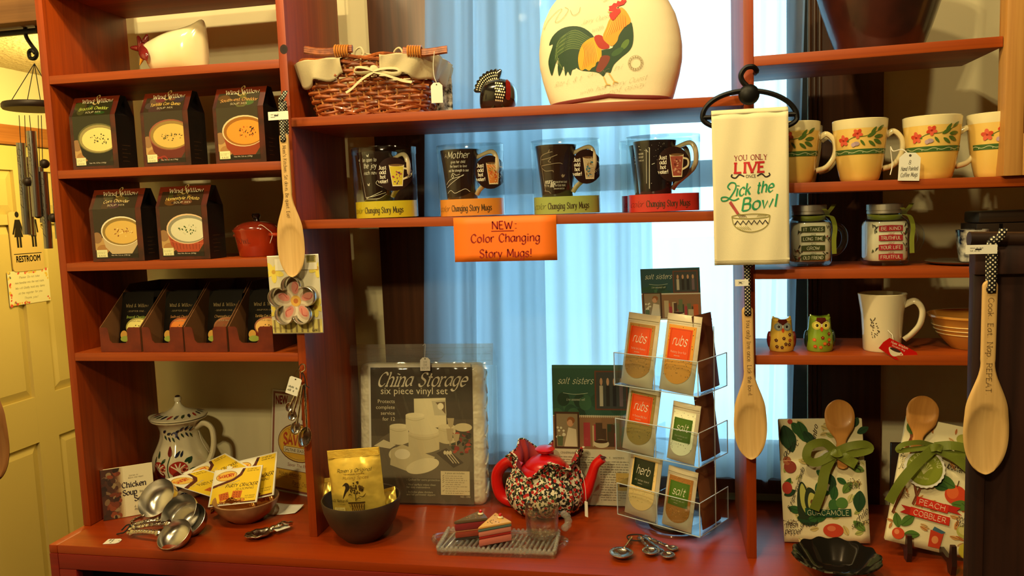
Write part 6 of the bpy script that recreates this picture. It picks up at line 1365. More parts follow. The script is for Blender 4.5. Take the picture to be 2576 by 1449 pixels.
pouch('salt', 'Black truffle sea salt', GRN_, (222, 212, 180), w2, .125, fw_ * .5 + .020, TZ[1], 'green-labelled pouch of pale salt in the middle tier', speck=[(230, 222, 196), (200, 190, 160), (70, 60, 50)], loff=-.08, yb=.012)
pouch('herb', 'dill selten blend', DKG, (206, 176, 116), w1, .155, .008, TZ[0], 'dark-labelled herb pouch in the bottom tier', speck=[(190, 160, 100), (160, 140, 80), (220, 196, 140)], loff=.02)
pouch('salt', 'smoked salt sea salt', GRN_, (140, 92, 40), w2 + .006, .130, fw_ * .5 + .006, TZ[0], 'green-labelled pouch of brown salt in the bottom tier', speck=RUB, loff=-.04, yb=.010)
for i, zt_ in enumerate(TZ):
    M = rk.matrix_basis @ Matrix.Translation((fw_ - .010, .030, zt_ + .003)) @ Matrix.Rotation(pi / 2, 4, 'Z') @ Matrix.Rotation(-.12, 4, 'X')
    t = thing('spice_pouch', ('brown-backed spice pouch in the right side pocket of the bottom tier', 'brown-backed spice pouch in the right side pocket of the middle tier', 'brown-backed spice pouch in the right side pocket of the top tier')[i], 'spice pouch', group='spice pouches in the acrylic rack'); t.matrix_world = M
    bul = lambda u, v: .009 * sin(pi * u) ** .6 * (1 - v) ** .35 * min(1, v * 9 + .3) + .0006
    hh_ = (.13, .145, .16)[i]; MB().grid(10, 14, lambda u, v: (u * .080, -bul(u, v), hh_ * v)).grid(10, 14, lambda u, v: (u * .080, bul(u, v), hh_ * v)).build('pouch_body', M_pback, t)
    MB().tube([(0, -.0008, hh_ * .9), (.08, -.0008, hh_ * .9)], .0012, 6).build('zip_strip', M_kraft, t)

# ring of measuring spoons on the counter
ms = thing('measuring_spoons', 'set of four pewter measuring spoons tied with black cord in front of the rack', 'measuring spoons', PZ(1600, 1357, 0))
o3 = Vector(ms.location)
def mspoon(px, r_, kx, deep=.010, lip=.002):
    c = PZ(*px, .006) - o3; kn = PZ(*kx, .006) - o3; dz = Vector((0, 0, .003))
    b = MB(); b.grid(24, 7, lambda u, v: (c.x + r_ * v * cos(2 * pi * u), c.y + r_ * v * sin(2 * pi * u), .0014 + deep * v ** 2), True); bw = b.build('spoon_bowl', M_silver, ms, solid=.0012)
    d_ = (kn - c); d_.z = 0; st = c + d_.normalized() * r_ * .92; st.z = .0014 + deep * .9; kn.z = .010; N = 12
    MB().tube([st.lerp(kn, i / N) for i in range(N + 1)], [.0026 + .0016 * abs(sin(i * 1.1)) + (.0014 if i > 9 else 0) for i in range(N + 1)], 8, flat=.7).build('handle', M_silver, ms)
mspoon((1563, 1398), .0245, (1588, 1358), .013); mspoon((1637, 1390), .018, (1606, 1356), .010); mspoon((1680, 1398), .0145, (1618, 1356), .008); mspoon((1692, 1379), .0115, (1622, 1354), .006)
MB().tube(cat_rom([PZ(x, y, .011) - o3 for x, y in ((1584, 1358), (1578, 1349), (1592, 1345), (1615, 1346), (1626, 1354), (1612, 1360))], 5, True), .0016, 6, True).build('cord_loop', M_blkcord, ms)

# ------------------------------------------------------------------ hanging things on the uprights
M_spoon = wood('beech_spoon', (222, 182, 116), (200, 156, 92), 2, rough=.55, scale=20, bump=.05)
def ribbon_mat():
    m = bpy.data.materials.new('polka_dot_ribbon'); m.use_nodes = True; nt = m.node_tree; l = nt.links; b = nt.nodes['Principled BSDF']; b.inputs['Roughness'].default_value = .6
    uv = nt.nodes.new('ShaderNodeTexCoord'); mp = nt.nodes.new('ShaderNodeMapping'); mp.inputs['Rotation'].default_value = (0, .785, 0); mp.inputs['Scale'].default_value = (210, 210, 210)
    fr = nt.nodes.new('ShaderNodeVectorMath'); fr.operation = 'FRACTION'; sb = nt.nodes.new('ShaderNodeVectorMath'); sb.operation = 'SUBTRACT'; sb.inputs[1].default_value = (.5, .5, .5)
    ml = nt.nodes.new('ShaderNodeVectorMath'); ml.operation = 'MULTIPLY'; ml.inputs[1].default_value = (1, 0, 1); ln_ = nt.nodes.new('ShaderNodeVectorMath'); ln_.operation = 'LENGTH'
    ls = nt.nodes.new('ShaderNodeMath'); ls.operation = 'LESS_THAN'; ls.inputs[1].default_value = .27; mx = nt.nodes.new('ShaderNodeMix'); mx.data_type = 'RGBA'; mx.inputs[6].default_value = (*lin((18, 14, 12)), 1); mx.inputs[7].default_value = (*lin((236, 226, 196)), 1)
    l.new(uv.outputs['Object'], mp.inputs[0]); l.new(mp.outputs[0], fr.inputs[0]); l.new(fr.outputs[0], sb.inputs[0]); l.new(sb.outputs[0], ml.inputs[0]); l.new(ml.outputs[0], ln_.inputs[0]); l.new(ln_.outputs['Value'], ls.inputs[0]); l.new(ls.outputs[0], mx.inputs[0]); l.new(mx.outputs[2], b.inputs['Base Color']); return m
M_rib = ribbon_mat()
def spoon_mesh(L, W, bl=.40, hw_=.34, n=40, m=18, th=.0075, dep=.006):
    """hangs along -z from its top; bowl (share bl of the length) at the bottom, scooped on the front"""
    def half(v):
        if v < .03: return W / 2 * hw_ * math.sqrt(max(0, 1 - (1 - v / .03) ** 2))
        if v < 1 - bl * 1.45: return W / 2 * (hw_ - .03 * v)
        t = (v - (1 - bl * 1.45)) / (bl * 1.45); 
        if t < .45: s_ = t / .45; s_ = s_ * s_ * (3 - 2 * s_); return W / 2 * ((hw_ - .03) * (1 - s_) + .93 * s_)
        a = (t - .45) / .55; return W / 2 * max(0, (.93 + .30 * a * (1 - a))) * math.sqrt(max(0, 1 - max(0, a) ** 3.2))
    b = MB(); cv = 1 - bl * .46
    def front(u, v):
        v = (1 - cos(pi * v)) / 2; w = half(v); x = (2 * u - 1) * w; a = (v - cv) / (bl * .45); xx = x / (W / 2 * .90); q_ = xx * xx + a * a; d = dep * max(0, 1 - q_) ** .6 if q_ < 1 else 0
        return (x, -th / 2 * math.sqrt(max(0, 1 - abs(2 * u - 1) ** 6)) + d, -L * v)
    def back(u, v):
        v = (1 - cos(pi * v)) / 2; w = half(v); x = (2 * u - 1) * w; a = (v - cv) / (bl * .5); q_ = (x / (W / 2)) ** 2 + a * a; d = dep * max(0, 1 - q_) if q_ < 1 else 0
        return (x, th / 2 * math.sqrt(max(0, 1 - abs(2 * u - 1) ** 6)) + d, -L * v)
    return b.grid(m, n * 2, front).grid(m, n * 2, back)
def hang_spoon(label, top, bot, y, txt, rib_top, tagpx, W=.064, tw_=47):
    a, c = PY(*top, y), PY(*bot, y); L = (c - a).length; rl = math.atan2((c - a).x, -(c - a).z)
    t = thing('wooden_spoon', label, 'wooden spoon', a, rot=(0, -rl, 0), group='hanging wooden spoons')
    sp = spoon_mesh(L, W).build('spoon_body', M_spoon, t, sharp=60)
    k = Ink(flat(-.0039)); k.text(txt, -.003, -L * .085, .0072, (120, 92, 54), 'skel', 1.9, .5, 0, True, al='l', rot=-pi / 2, fit=L * .50); k.build('burnt_lettering', t)
    MB().tube([(.006 * cos(i * pi / 6), -.0042, -.013 + .006 * sin(i * pi / 6)) for i in range(12)], .0009, 5, True).build('hole_rim', mat('dark_hole', (50, 34, 20), .8), t)
    r0 = PY(*rib_top, y) - a; hh = r0.z
    b = MB(); b.grid(4, 14, lambda u, v: ((u - .5) * .0115 + r0.x * v * .3, -.0062 - .0012 * sin(pi * v), -.018 + (hh + .018) * v)); b.build('ribbon', M_rib, t, solid=.0006)
    b = MB(); b.grid(4, 10, lambda u, v: ((u - .5) * .0115 + r0.x * .3 + .012 * v, -.0075 - .003 * sin(3 * v), hh - .004 + .020 * v * v)); b.build('ribbon_end', M_rib, t, solid=.0006)
    MB().ball((r0.x * .3, -.0065, hh), .0065, 10, 6, (1, .6, .8)).build('ribbon_knot', M_rib, t)
    b = MB(); b.grid(3, 6, lambda u, v: ((u - .5) * .0105 + .002, .002 + .004 * sin(pi * v) + (.004 if v > .1 else 0), -.012 + (hh + .010) * v)); b.build('ribbon_back', M_rib, t, solid=.0006)
    p0, p1 = PY(*tagpx[0], y - .009) - a, PY(*tagpx[1], y - .009) - a
    lb = MB().box(p0.x, p1.x, p0.y - .0003, p0.y + .0003, p1.z, p0.z).build('barcode_label', M_paper, t, smooth=False)
    k = Ink(flat(p0.y - .0003)); k.scribble(p0.x + .006, p1.z + (p0.z - p1.z) * .6, (p1.x - p0.x) * .45, (p0.z - p1.z) * .14, (120, 116, 100), 2, -(p0.z - p1.z) * .3); k.rect(p0.x + (p1.x - p0.x) * .3, p1.z + (p0.z - p1.z) * .45, p0.x + (p1.x - p0.x) * .5, p1.z + (p0.z - p1.z) * .58, (30, 30, 30)); k.build('label_print', t)
    return t
hang_spoon("wooden spoon reading Mom's Kitchen hanging above the cookie cutter card", (714, 335), (737, 697), -.030, "Mom's Kitchen: Sit down. Be quiet. Eat!", (715, 250), ((674, 282), (726, 300)))
hang_spoon('wooden spoon reading You only live once, hanging under the tea towel', (1880, 770), (1890, 1155), -.016, 'You only live once. Lick the bowl.', (1882, 668), ((1850, 703), (1884, 719)))
hang_spoon('wooden spoon reading Cook Eat Nap Repeat on the dark cabinet door', (2491, 705), (2477, 1192), DPY - .018, 'Cook. Eat. Nap. REPEAT.', (2497, 602), ((2429, 617), (2508, 638)))
# another spoon, only its bowl reaching into the frame at the left edge, on a long cord; its wood is coloured darker for hanging out of the light
fp = PY(-12, 1030, -.62)
t = thing('wooden_spoon', 'blurred brown wooden spoon bowl at the lower left edge of the picture', 'wooden spoon', (PY(-20, 1120, -.62).x - .004, fp.y, PY(0, 1212, -.62).z + .30), group='hanging wooden spoons'); spoon_mesh(.30, .070).build('spoon_body', wood('shaded_spoon_wood', (150, 96, 46), (120, 72, 32), 2, rough=.5, scale=20), t, sharp=60); MB().tube([(0, 0, -.012), (0, 0, CEIL - t.location.z)], .0015, 6).build('hanging_cord', M_blkcord, t)

# cookie cutter on its card
yc = -.006; a, c, e = PY(674, 643, yc), PY(804, 648, yc), PY(677, 839, yc); cw, chh = c.x - a.x, a.z - e.z; s = cw / 129.
cc = thing('cookie_cutter_card', 'flower-printed card with a steel flower cookie cutter hanging on the upright', 'cookie cutter', (a.x + cw / 2, yc, e.z), rot=(0, -.015, 0))
b = MB().grid(8, 8, lambda u, v: ((u - .5) * cw, -.003 * sin(2.2 * u) * (1 - v), v * chh)); b.build('card', M_white, cc, solid=.0005)
k = Ink(lambda u, v, h: (u, -.003 * sin(2.2 * (u / cw + .5)) * (1 - v / chh) - .0006 - h, v), (740, 841, s)); k.maxe = .02
k.clip = (-cw * .495, chh * .01, cw * .495, chh * .99); k.rect(676, 645, 803, 840, (214, 204, 176)); k.rect(676, 808, 803, 840, (222, 206, 120)); r = random.Random(8)
for i in range(9): k.rect(680 + i * 14, 808, 685 + i * 14, 838, (150, 132, 84))
for x, y, R_ in ((690, 695, 26), (800, 690, 22), (790, 780, 24), (690, 790, 20)):
    for i in range(5): a_ = i * 1.257 + .3; k.ell(x + R_ * .5 * cos(a_), y + R_ * .5 * sin(a_), R_ * .5, R_ * .26, (232, 210, 90), a_)
    k.ell(x, y, 5, 5, (206, 160, 60))
k.rect(695, 665, 800, 692, (236, 228, 206)); k.rect(775, 652, 798, 676, (170, 156, 90))
for i in range(12): k.rect(777 + r.uniform(0, 18), 654 + r.uniform(0, 16), 781 + r.uniform(0, 16), 658 + r.uniform(0, 16), (120, 110, 60))
fx, fy_ = 742, 764
for i in range(5):
    a_ = -pi / 2 + i * 1.2566; k.ell(fx + 33 * cos(a_), fy_ + 33 * sin(a_), 28, 22, (232, 214, 184), a_); k.ell(fx + 32 * cos(a_), fy_ + 32 * sin(a_), 21, 15, (206, 176, 150), a_); k.ell(fx + 31 * cos(a_), fy_ + 31 * sin(a_), 15, 9, (222, 140, 124), a_); k.line([(fx + 22 * cos(a_), fy_ + 22 * sin(a_)), (fx + 36 * cos(a_ + .2), fy_ + 36 * sin(a_ + .2)), (fx + 44 * cos(a_), fy_ + 44 * sin(a_))], 2, (190, 90, 80))
k.ell(fx, fy_, 13, 13, (228, 176, 80)); k.ell(fx, fy_, 6, 6, (190, 110, 50)); k.text('GANZ', 785, 836, 6, (60, 50, 30), 'skel', 2.2, .5, .15, fit=15); k.text('RECIPE INSIDE', 695, 829, 4.5, (150, 120, 60), fit=32); k.build('card_print', cc)
lob_ = []
for i in range(160):
    t_ = 2 * pi * i / 160; R_ = 34 + 25 * abs(cos(2.5 * (t_ - pi / 2))) ** .62; lob_.append(((fx - 740) * s + R_ * s * cos(t_), (841 - fy_) * s + R_ * s * sin(t_)))
b = MB(); n = len(lob_)
for y_ in (-.0045, -.026): b.v += [(x, y_, z_) for x, z_ in lob_]
b.f += [(i, (i + 1) % n, n + (i + 1) % n, n + i) for i in range(n)]; b.m += [0] * n
b.build('cutter', M_steel, cc, solid=.0007); MB().tube([(x, -.026, z_) for x, z_ in lob_], .0008, 5, True).build('cutter_rim', M_steel, cc)

# measuring spoons on a hook
a = PY(760, 925, -.012); hk = thing('hanging_spoons', 'bunch of small pewter measuring spoons with white tag hanging on the upright', 'measuring spoons', a)
o4 = Vector(a); Q = lambda x, y, d=0.: PY(x, y, -.014 + d) - o4
MB().tube(cat_rom([Q(757, 940, .013), Q(752, 928), Q(757, 917), Q(766, 918), Q(767, 930), Q(758, 936)], 5), .0014, 6).build('hook', M_silver, hk)
for i, ((x0, y0), (x1, y1), r_, d_) in enumerate((((757, 965), (731, 1018), .010, 0), ((758, 968), (738, 1038), .0115, -.006), ((762, 968), (747, 1068), .014, -.010), ((766, 965), (772, 1086), .021, -.006))):
    p0, p1 = Q(x0, y0, d_), Q(x1, y1, d_); N = 14; MB().tube([p0.lerp(p1, j / N) for j in range(N + 1)], [.0017 + .0011 * abs(sin(j * 1.3)) for j in range(N + 1)], 7).build('handle', M_silver, hk)
    b = MB(); b.grid(20, 6, lambda u, v: (r_ * .8 * v * cos(2 * pi * u), .006 - r_ * .45 * (1 - v * v) * -1, r_ * 1.1 * v * sin(2 * pi * u)), True); b.build('spoon_bowl', M_silver, hk, loc=p1 + Vector((0, -.004, -r_ * .6)), rot=(.1, 0, .7 if i < 3 else 1.0), solid=.001)
MB().tube([Q(760, 935), Q(758, 955), Q(757, 968)], .0012, 5).build('cord', M_blkcord, hk); MB().tube([Q(762, 938), Q(768, 955), Q(770, 970), Q(778, 976)], .0012, 5).build('cord', M_blkcord, hk)
MB().tube(cat_rom([Q(758, 928), Q(745, 935), Q(740, 952)], 5), .0006, 5).build('tag_wire', M_silver, hk)
tagcard(hk, .028, .040, loc=Q(745, 950, -.004), rot=(0, .35, .1), notch=.1, seed=6)

# tea towel on an iron ring hanger
yt = -.030
hg = thing('towel_hanger', 'black iron oval towel ring hanging from an s-hook on the post', 'towel hanger', PY(1884, 238, yt))
o5 = Vector(hg.location); Q = lambda x, y, d=0.: PY(x, y, yt + d) - o5
MB().ball((0, 0, 0), 26 * mpp(o5), 18, 12, (1, .55, 1)).build('hanger_ball', M_black, hg)
MB().tube(cat_rom([Q(1884, 222), Q(1868, 205), Q(1864, 188), Q(1876, 171), Q(1894, 168), Q(1903, 178, .006), Q(1900, 184, .02)], 6), .0050, 8).build('hook', M_black, hg)
ring = [Q(1886 + 119 * cos(t_), 296 - 68 * sin(t_) if sin(t_) > 0 else 296 - 34 * sin(t_)) for t_ in [2 * pi * i / 64 for i in range(64)]]
MB().tube(ring, .0048, 8, True).build('ring', M_black, hg); MB().tube([Q(1768, 296), Q(2004, 287)], .0045, 8).build('crossbar', M_black, hg)
tl, trr, bl, brr = PY(1789, 292, yt), PY(1981, 281, yt), PY(1797, 667, yt), PY(1985, 663, yt)
tw_ = thing('tea_towel', 'cream tea towel printed You only live once Lick the bowl', 'tea towel', ((tl.x + trr.x) / 2, yt, (bl.z + brr.z) / 2))
M_tow = mat('cream_flour_sack', (238, 226, 186), .85, bump=(500, .25, .0008)); o6 = Vector(tw_.location)
def towel(off, sg, bulge):
    def f(u, v):
        p = (bl.lerp(brr, u)).lerp(tl.lerp(trr, u), v) - o6; return (p.x, off + sg * .006 * (1 - (1 - v) ** 2 * .3) * 0 - sg * .0 + .0022 * sin(7 * u + 2 * v) * (1 - v) + .0012 * sin(15 * u - 5 * v), p.z)
    return f
MB().grid(24, 30, towel(-.009, -1, 0)).build('front_fall', M_tow, tw_, solid=.0016); MB().grid(24, 30, lambda u, v: (lambda q_: (q_[0] + .002, q_[1] + .018, q_[2] + .008 * (1 - v)))(towel(-.009, 1, 0)(u, v))).build('back_fall', M_tow, tw_, solid=.0016)
MB().grid(24, 8, lambda u, v: (lambda p: (p.x, -.009 * cos(pi * v), p.z + .009 * sin(pi * v)))(tl.lerp(trr, u) - o6)).build('fold', M_tow, tw_, solid=.0016)
MB().grid(24, 1, lambda u, v: (lambda q_: (q_[0], q_[1] - .0014, q_[2] + .004))(towel(-.009, -1, 0)(u, .015 + .012 * v))).build('hem', M_tow, tw_)
sT = mpp(o6); shx = math.tan(.012)
def tmap(u, v, h):
    uu = u / (trr.x - tl.x) + .5; vv = v / ((tl.z - bl.z)) + .5; q_ = towel(-.009, -1, 0)(uu, vv); return (q_[0], q_[1] - .0012 - h, q_[2])
k = Ink(tmap, (1888, 476, (trr.x - tl.x) / 191.)); k.maxe = .02; PLM, RD_, BK, GN = (160, 66, 70), (200, 40, 44), (44, 34, 30), (40, 150, 100)
k.text('YOU ONLY', 1889, 399, 13, PLM, 'skel', 2.2, .35, 0, True, fit=84); k.text('LIVE', 1886, 431, 25, RD_, 'skel', 4.2, .35, .05, True, fit=80); k.text('ONCE', 1888, 445, 9, BK, fit=25)
for sg_ in (-1, 1): k.line([(1888 + sg_ * 16, 441), (1888 + sg_ * 28, 436), (1888 + sg_ * 38, 444), (1888 + sg_ * 48, 440), (1888 + sg_ * 46, 434)], 3.2, BK)
k.text('ick the', 1896, 487, 30, GN, 'skel', 2.6, .3, .28, False, fit=98, rot=.10); k.line([(1836, 474), (1830, 466), (1838, 456), (1849, 458), (1850, 470), (1840, 488), (1828, 501), (1815, 502), (1814, 494), (1826, 493), (1844, 502), (1858, 497)], 3.4, GN); k.text('Bowl', 1908, 526, 32, GN, 'skel', 2.8, .3, .28, False, fit=94, rot=.10)
k.poly([(1832, 508), (1838, 503), (1858, 536), (1852, 540)], (180, 70, 70)); 
for i in range(5): k.line([(1855, 537), (1856 + i * 4, 543), (1860 + i * 4, 548)], 1.4, (110, 90, 60))
OL = (150, 140, 70); k.line([(1887 + 48 * cos(t_), 545 + 6 * sin(t_)) for t_ in [2 * pi * i / 20 for i in range(20)]], 2, OL, True, True); k.line([(1839, 545), (1844, 566), (1860, 580), (1888, 586), (1914, 580), (1930, 566), (1935, 545)], 2, OL)
k.line([(1846 + 7 * i, 556 if i % 2 else 566) for i in range(13)], 3.2, BK, False)
for i in range(6): k.line([(1852 + 5 * i, 571), (1862 + 5 * i, 580)], 1, OL, False); k.line([(1908 + 4 * i, 541), (1902 + 4 * i, 547)], 1, OL, False)
k.build('embroidery', tw_)

# wind chime hanging from the hall beam
yw = .15; rod = box('curtain_rod', M_black, XL, -.995, yw - .006, yw + .006, 1.199, 1.211); struct(rod); rod.name = 'trim_2'
wc = thing('wind_chime', 'metal wind chime with engraved tubes hanging from a black hook', 'wind chime', PY(84, 160, yw)); o7 = Vector(wc.location); Q = lambda x, y, d=0.: PY(x, y, yw + d) - o7
MB().tube(cat_rom([Q(98, 82, -.008), Q(90, 60), Q(76, 58), Q(64, 70), Q(66, 92), Q(78, 112), Q(92, 132), Q(88, 146), Q(76, 146), Q(73, 132), Q(80, 126), Q(88, 134)], 5), .0048, 8).build('hook', M_black, wc)
M_bronze = mat('dark_bronze_disc', (52, 40, 28), .5, metal=.5); M_chime = mat('brushed_chime_tube', (150, 148, 140), .3, metal=1.)
dc = Q(86, 268); Rd = 72 * mpp(o7)
MB().lathe([(0, dc.z - .008), (Rd * .96, dc.z - .008), (Rd, dc.z - .004), (Rd, dc.z + .004), (Rd * .96, dc.z + .008), (0, dc.z + .008)], 48, cx=dc.x, cy=dc.y).build('top_disc', M_bronze, wc)
for a_ in (.4, 2.0, 3.6, 5.2): MB().tube([(0.003, 0, .0), (dc.x + Rd * .75 * cos(a_), dc.y + Rd * .75 * sin(a_), dc.z + .008)], .0010, 5).build('cord', M_blkcord, wc)
for x, y0, y1, d_, w_ in ((52, 360, 590, -.02, 10.5), (78, 330, 545, -.045, 11), (108, 432, 625, -.03, 10), (66, 395, 592, .03, 8), (100, 420, 560, .045, 9), (134, 380, 600, .0, 10)):
    p0, p1 = Q(x, y0, d_), Q(x + (y1 - y0) * .075, y1, d_); tb_ = MB().tube([p0, p1], w_ * mpp(o7), 16); tb_.build('chime_tube', M_chime, wc); MB().tube([Q(x - 4, 290, d_) , p0], .0009, 5).build('cord', M_blkcord, wc)
    k = Ink(lambda u, v, h: (p0.x + u + (p1.x - p0.x) * (-v) / (p0.z - p1.z), p0.y - math.sqrt(max(0, (w_ * mpp(o7)) ** 2 - u * u)) - h, p0.z + v)); k.text('Family' if x == 78 else 'Our Family', -.003, -.012, .011, (40, 36, 30), 'skel', 1.4, .4, .3, al='l', rot=-pi / 2, fit=.10 if x == 78 else .15); k.build('engraving', wc)
for x, y, d_ in ((112, 412, -.05), (69, 457, -.055), (96, 538, -.02), (134, 548, -.04)): MB().ball(Q(x, y, d_), 11.5 * mpp(o7), 14, 9).build('wooden_bead', M_bronze, wc)

# ------------------------------------------------------------------ right-hand shelves
# big dark pot, mostly above the frame
q = PY(2212, 112, .10); s = mpp(q); z = zat('R1', q.x) + .0006
pot = thing('dark_pot', 'large dark brown glazed pot on the top right shelf', 'pot', (q.x, .10, z))
M_pot = mat('dark_red_brown_glaze', (66, 28, 20), .28, coat=.5, var=((44, 20, 16), 12))
MB().lathe([(0, 0), (.074, 0), (.077, .004), (.092, .045), (.108, .095), (.116, .125), (.1175, .130), (.1165, .134), (.122, .16), (.124, .20), (.120, .20), (.112, .13), (.074, .01), (0, .008)], 56).build('pot_body', M_pot, pot)
MB().tube([(.1178 * cos(t_), .1178 * sin(t_), .130) for t_ in [2 * pi * i / 48 for i in range(48)]], .0016, 6, True).build('groove_ring', mat('pot_groove', (34, 16, 12), .4), pot)

# painted coffee mugs
M_mug = mat('yellow_mug_glaze', (236, 196, 104), .16, coat=.55, var=((232, 188, 92), 12)); M_mugw = mat('cream_mug_rim', (238, 222, 170), .16, coat=.55)
def coffee_mug(label, l, r_, top, bot, y, turn=0., shelf='R2', printed=True, hang=0.):
    q = PY((l + r_) / 2, bot, y); s = mpp(q); R = (r_ - l) / 2 * s; x = q.x; z = zat(shelf, x) + .0006; Hm = .116
    t = thing('painted_mug', label, 'mug', (x, y, z), rotz=turn, group='hand painted yellow coffee mugs'); rb = R * .70
    pf = [(0, 0), (rb * .93, 0), (rb, .004), (R * .80, Hm * .22), (R * .90, Hm * .50), (R * .965, Hm * .80), (R, Hm)]
    pf = [pf[0], pf[1]] + [(v.x, v.y) for v in cat_rom(pf[2:], 4)]
    MB().lathe([p for p in pf if p[1] <= Hm * .86], 48).build('mug_body', M_mug, t); MB().lathe([(rad(Hm * .85, pf), Hm * .85), (R * .985, Hm * .88), (R, Hm), (R - .0015, Hm + .0012), (R - .004, Hm), (R * .86, Hm * .5), (rb * .8, .008), (0, .006)], 48).build('rim', M_mugw, t)
    MB().tube(cat_rom([(R * .93, 0, Hm * .74), (R * 1.22, 0, Hm * .80), (R * 1.50, 0, Hm * .66), (R * 1.50, 0, Hm * .44), (R * 1.22, 0, Hm * .25), (R * .82, 0, Hm * .19)], 6), .0062, 10, flat=.8).build('handle', M_mugw, t)
    if printed:
        def mm(u, v, h): rr = rad(v, pf[1:]) + h + .0003; a_ = u / R - turn * 0; return (rr * sin(a_), -rr * cos(a_), v)
        k = Ink(mm); k.maxe = .004; GB = (70, 104, 52); k.rect(-R * 1.5, Hm * .43, R * 1.25, Hm * .515, GB, 24, 1); k.line([(-R * 1.5 + R * 2.7 * i / 26, Hm * (.472 + .014 * sin(i * 1.15))) for i in range(27)], .0010, (214, 214, 160))
        for i in range(5): k.ell(-R * 1.2 + i * R * .55, Hm * .455, .0008, .0008, (230, 226, 190), 0, 8)
        k.line([(-R * .9, Hm * .58), (-R * .5, Hm * .70), (0, Hm * .72), (R * .5, Hm * .80)], .0011, (96, 120, 54))
        for x_, y_, a_, L_ in ((.05, .70, .5, .020), (.18, .74, .9, .018), (.32, .70, .1, .022), (.45, .80, .6, .018), (.30, .66, -.4, .022), (.10, .64, -.6, .018), (-.62, .64, 2.6, .014), (-.20, .66, -.9, .014)):
            c_, d_ = cos(a_), sin(a_); P = [(0, 0), (.3, .16), (.7, .14), (1, 0), (.7, -.14), (.3, -.16)]; k.blob([(x_ * R + (u * c_ - v * d_) * L_, y_ * Hm + (u * d_ + v * c_) * L_) for u, v in P], (84, 112, 44), 2)
        for x_, y_, sc in ((-.30, .76, 1.), (-.85, .66, 1.15)):
            for i in range(5): a_ = i * 1.257 + x_; k.ell(x_ * R + .005 * sc * cos(a_), y_ * Hm + .005 * sc * sin(a_), .0048 * sc, .0034 * sc, (206, 70, 44) if i % 2 else (222, 96, 70), a_, 12)
            k.ell(x_ * R, y_ * Hm, .002, .002, (150, 40, 30))
        k.ell(-R * .35, Hm * .60, .006, .004, (176, 150, 160)); k.ell(-R * .46, Hm * .585, .004, .004, (190, 160, 170)); k.build('painted_flowers', t, GLAZE)
    return t
coffee_mug('yellow painted mug behind the right edge of the tea towel', 1928, 2060, 317, 458, .060, .0)
coffee_mug('yellow painted mug in the middle of the mug shelf with a red bud', 2097, 2227, 312, 457, .060, .0)
coffee_mug('yellow painted mug with the handwritten tag', 2275, 2410, 300, 451, .060, .0)
coffee_mug('yellow painted mug cut off by the pine frame', 2437, 2568, 295, 442, .055, .2)
coffee_mug('yellow mug standing behind the mug beside the tea towel', 1948, 2066, 322, 450, .150, -.1, printed=False)
coffee_mug('yellow mug standing behind the middle painted mug', 2104, 2216, 316, 452, .150, 1.9)
tg = PY(2290, 384, -.004); s = mpp(tg); tt = thing('handwritten_tag', 'white tag handwritten 8 hand painted coffee mugs tied to a mug handle', 'tag', tg, rot=(0, .05, 0))
tagcard(tt, 50 * s, 70 * s, pencil=('8', 'Hand Painted', 'Coffee Mugs'), name='tag_front'); MB().tube(cat_rom([(0, 0, -.006), (-.012, .006, .006), (-.024, .020, .004), (-.026, .034, .012), (-.022, .030, -.02), (-.027, .02, -.04)], 5), .0011, 5).build('tag_string', M_string, tt)

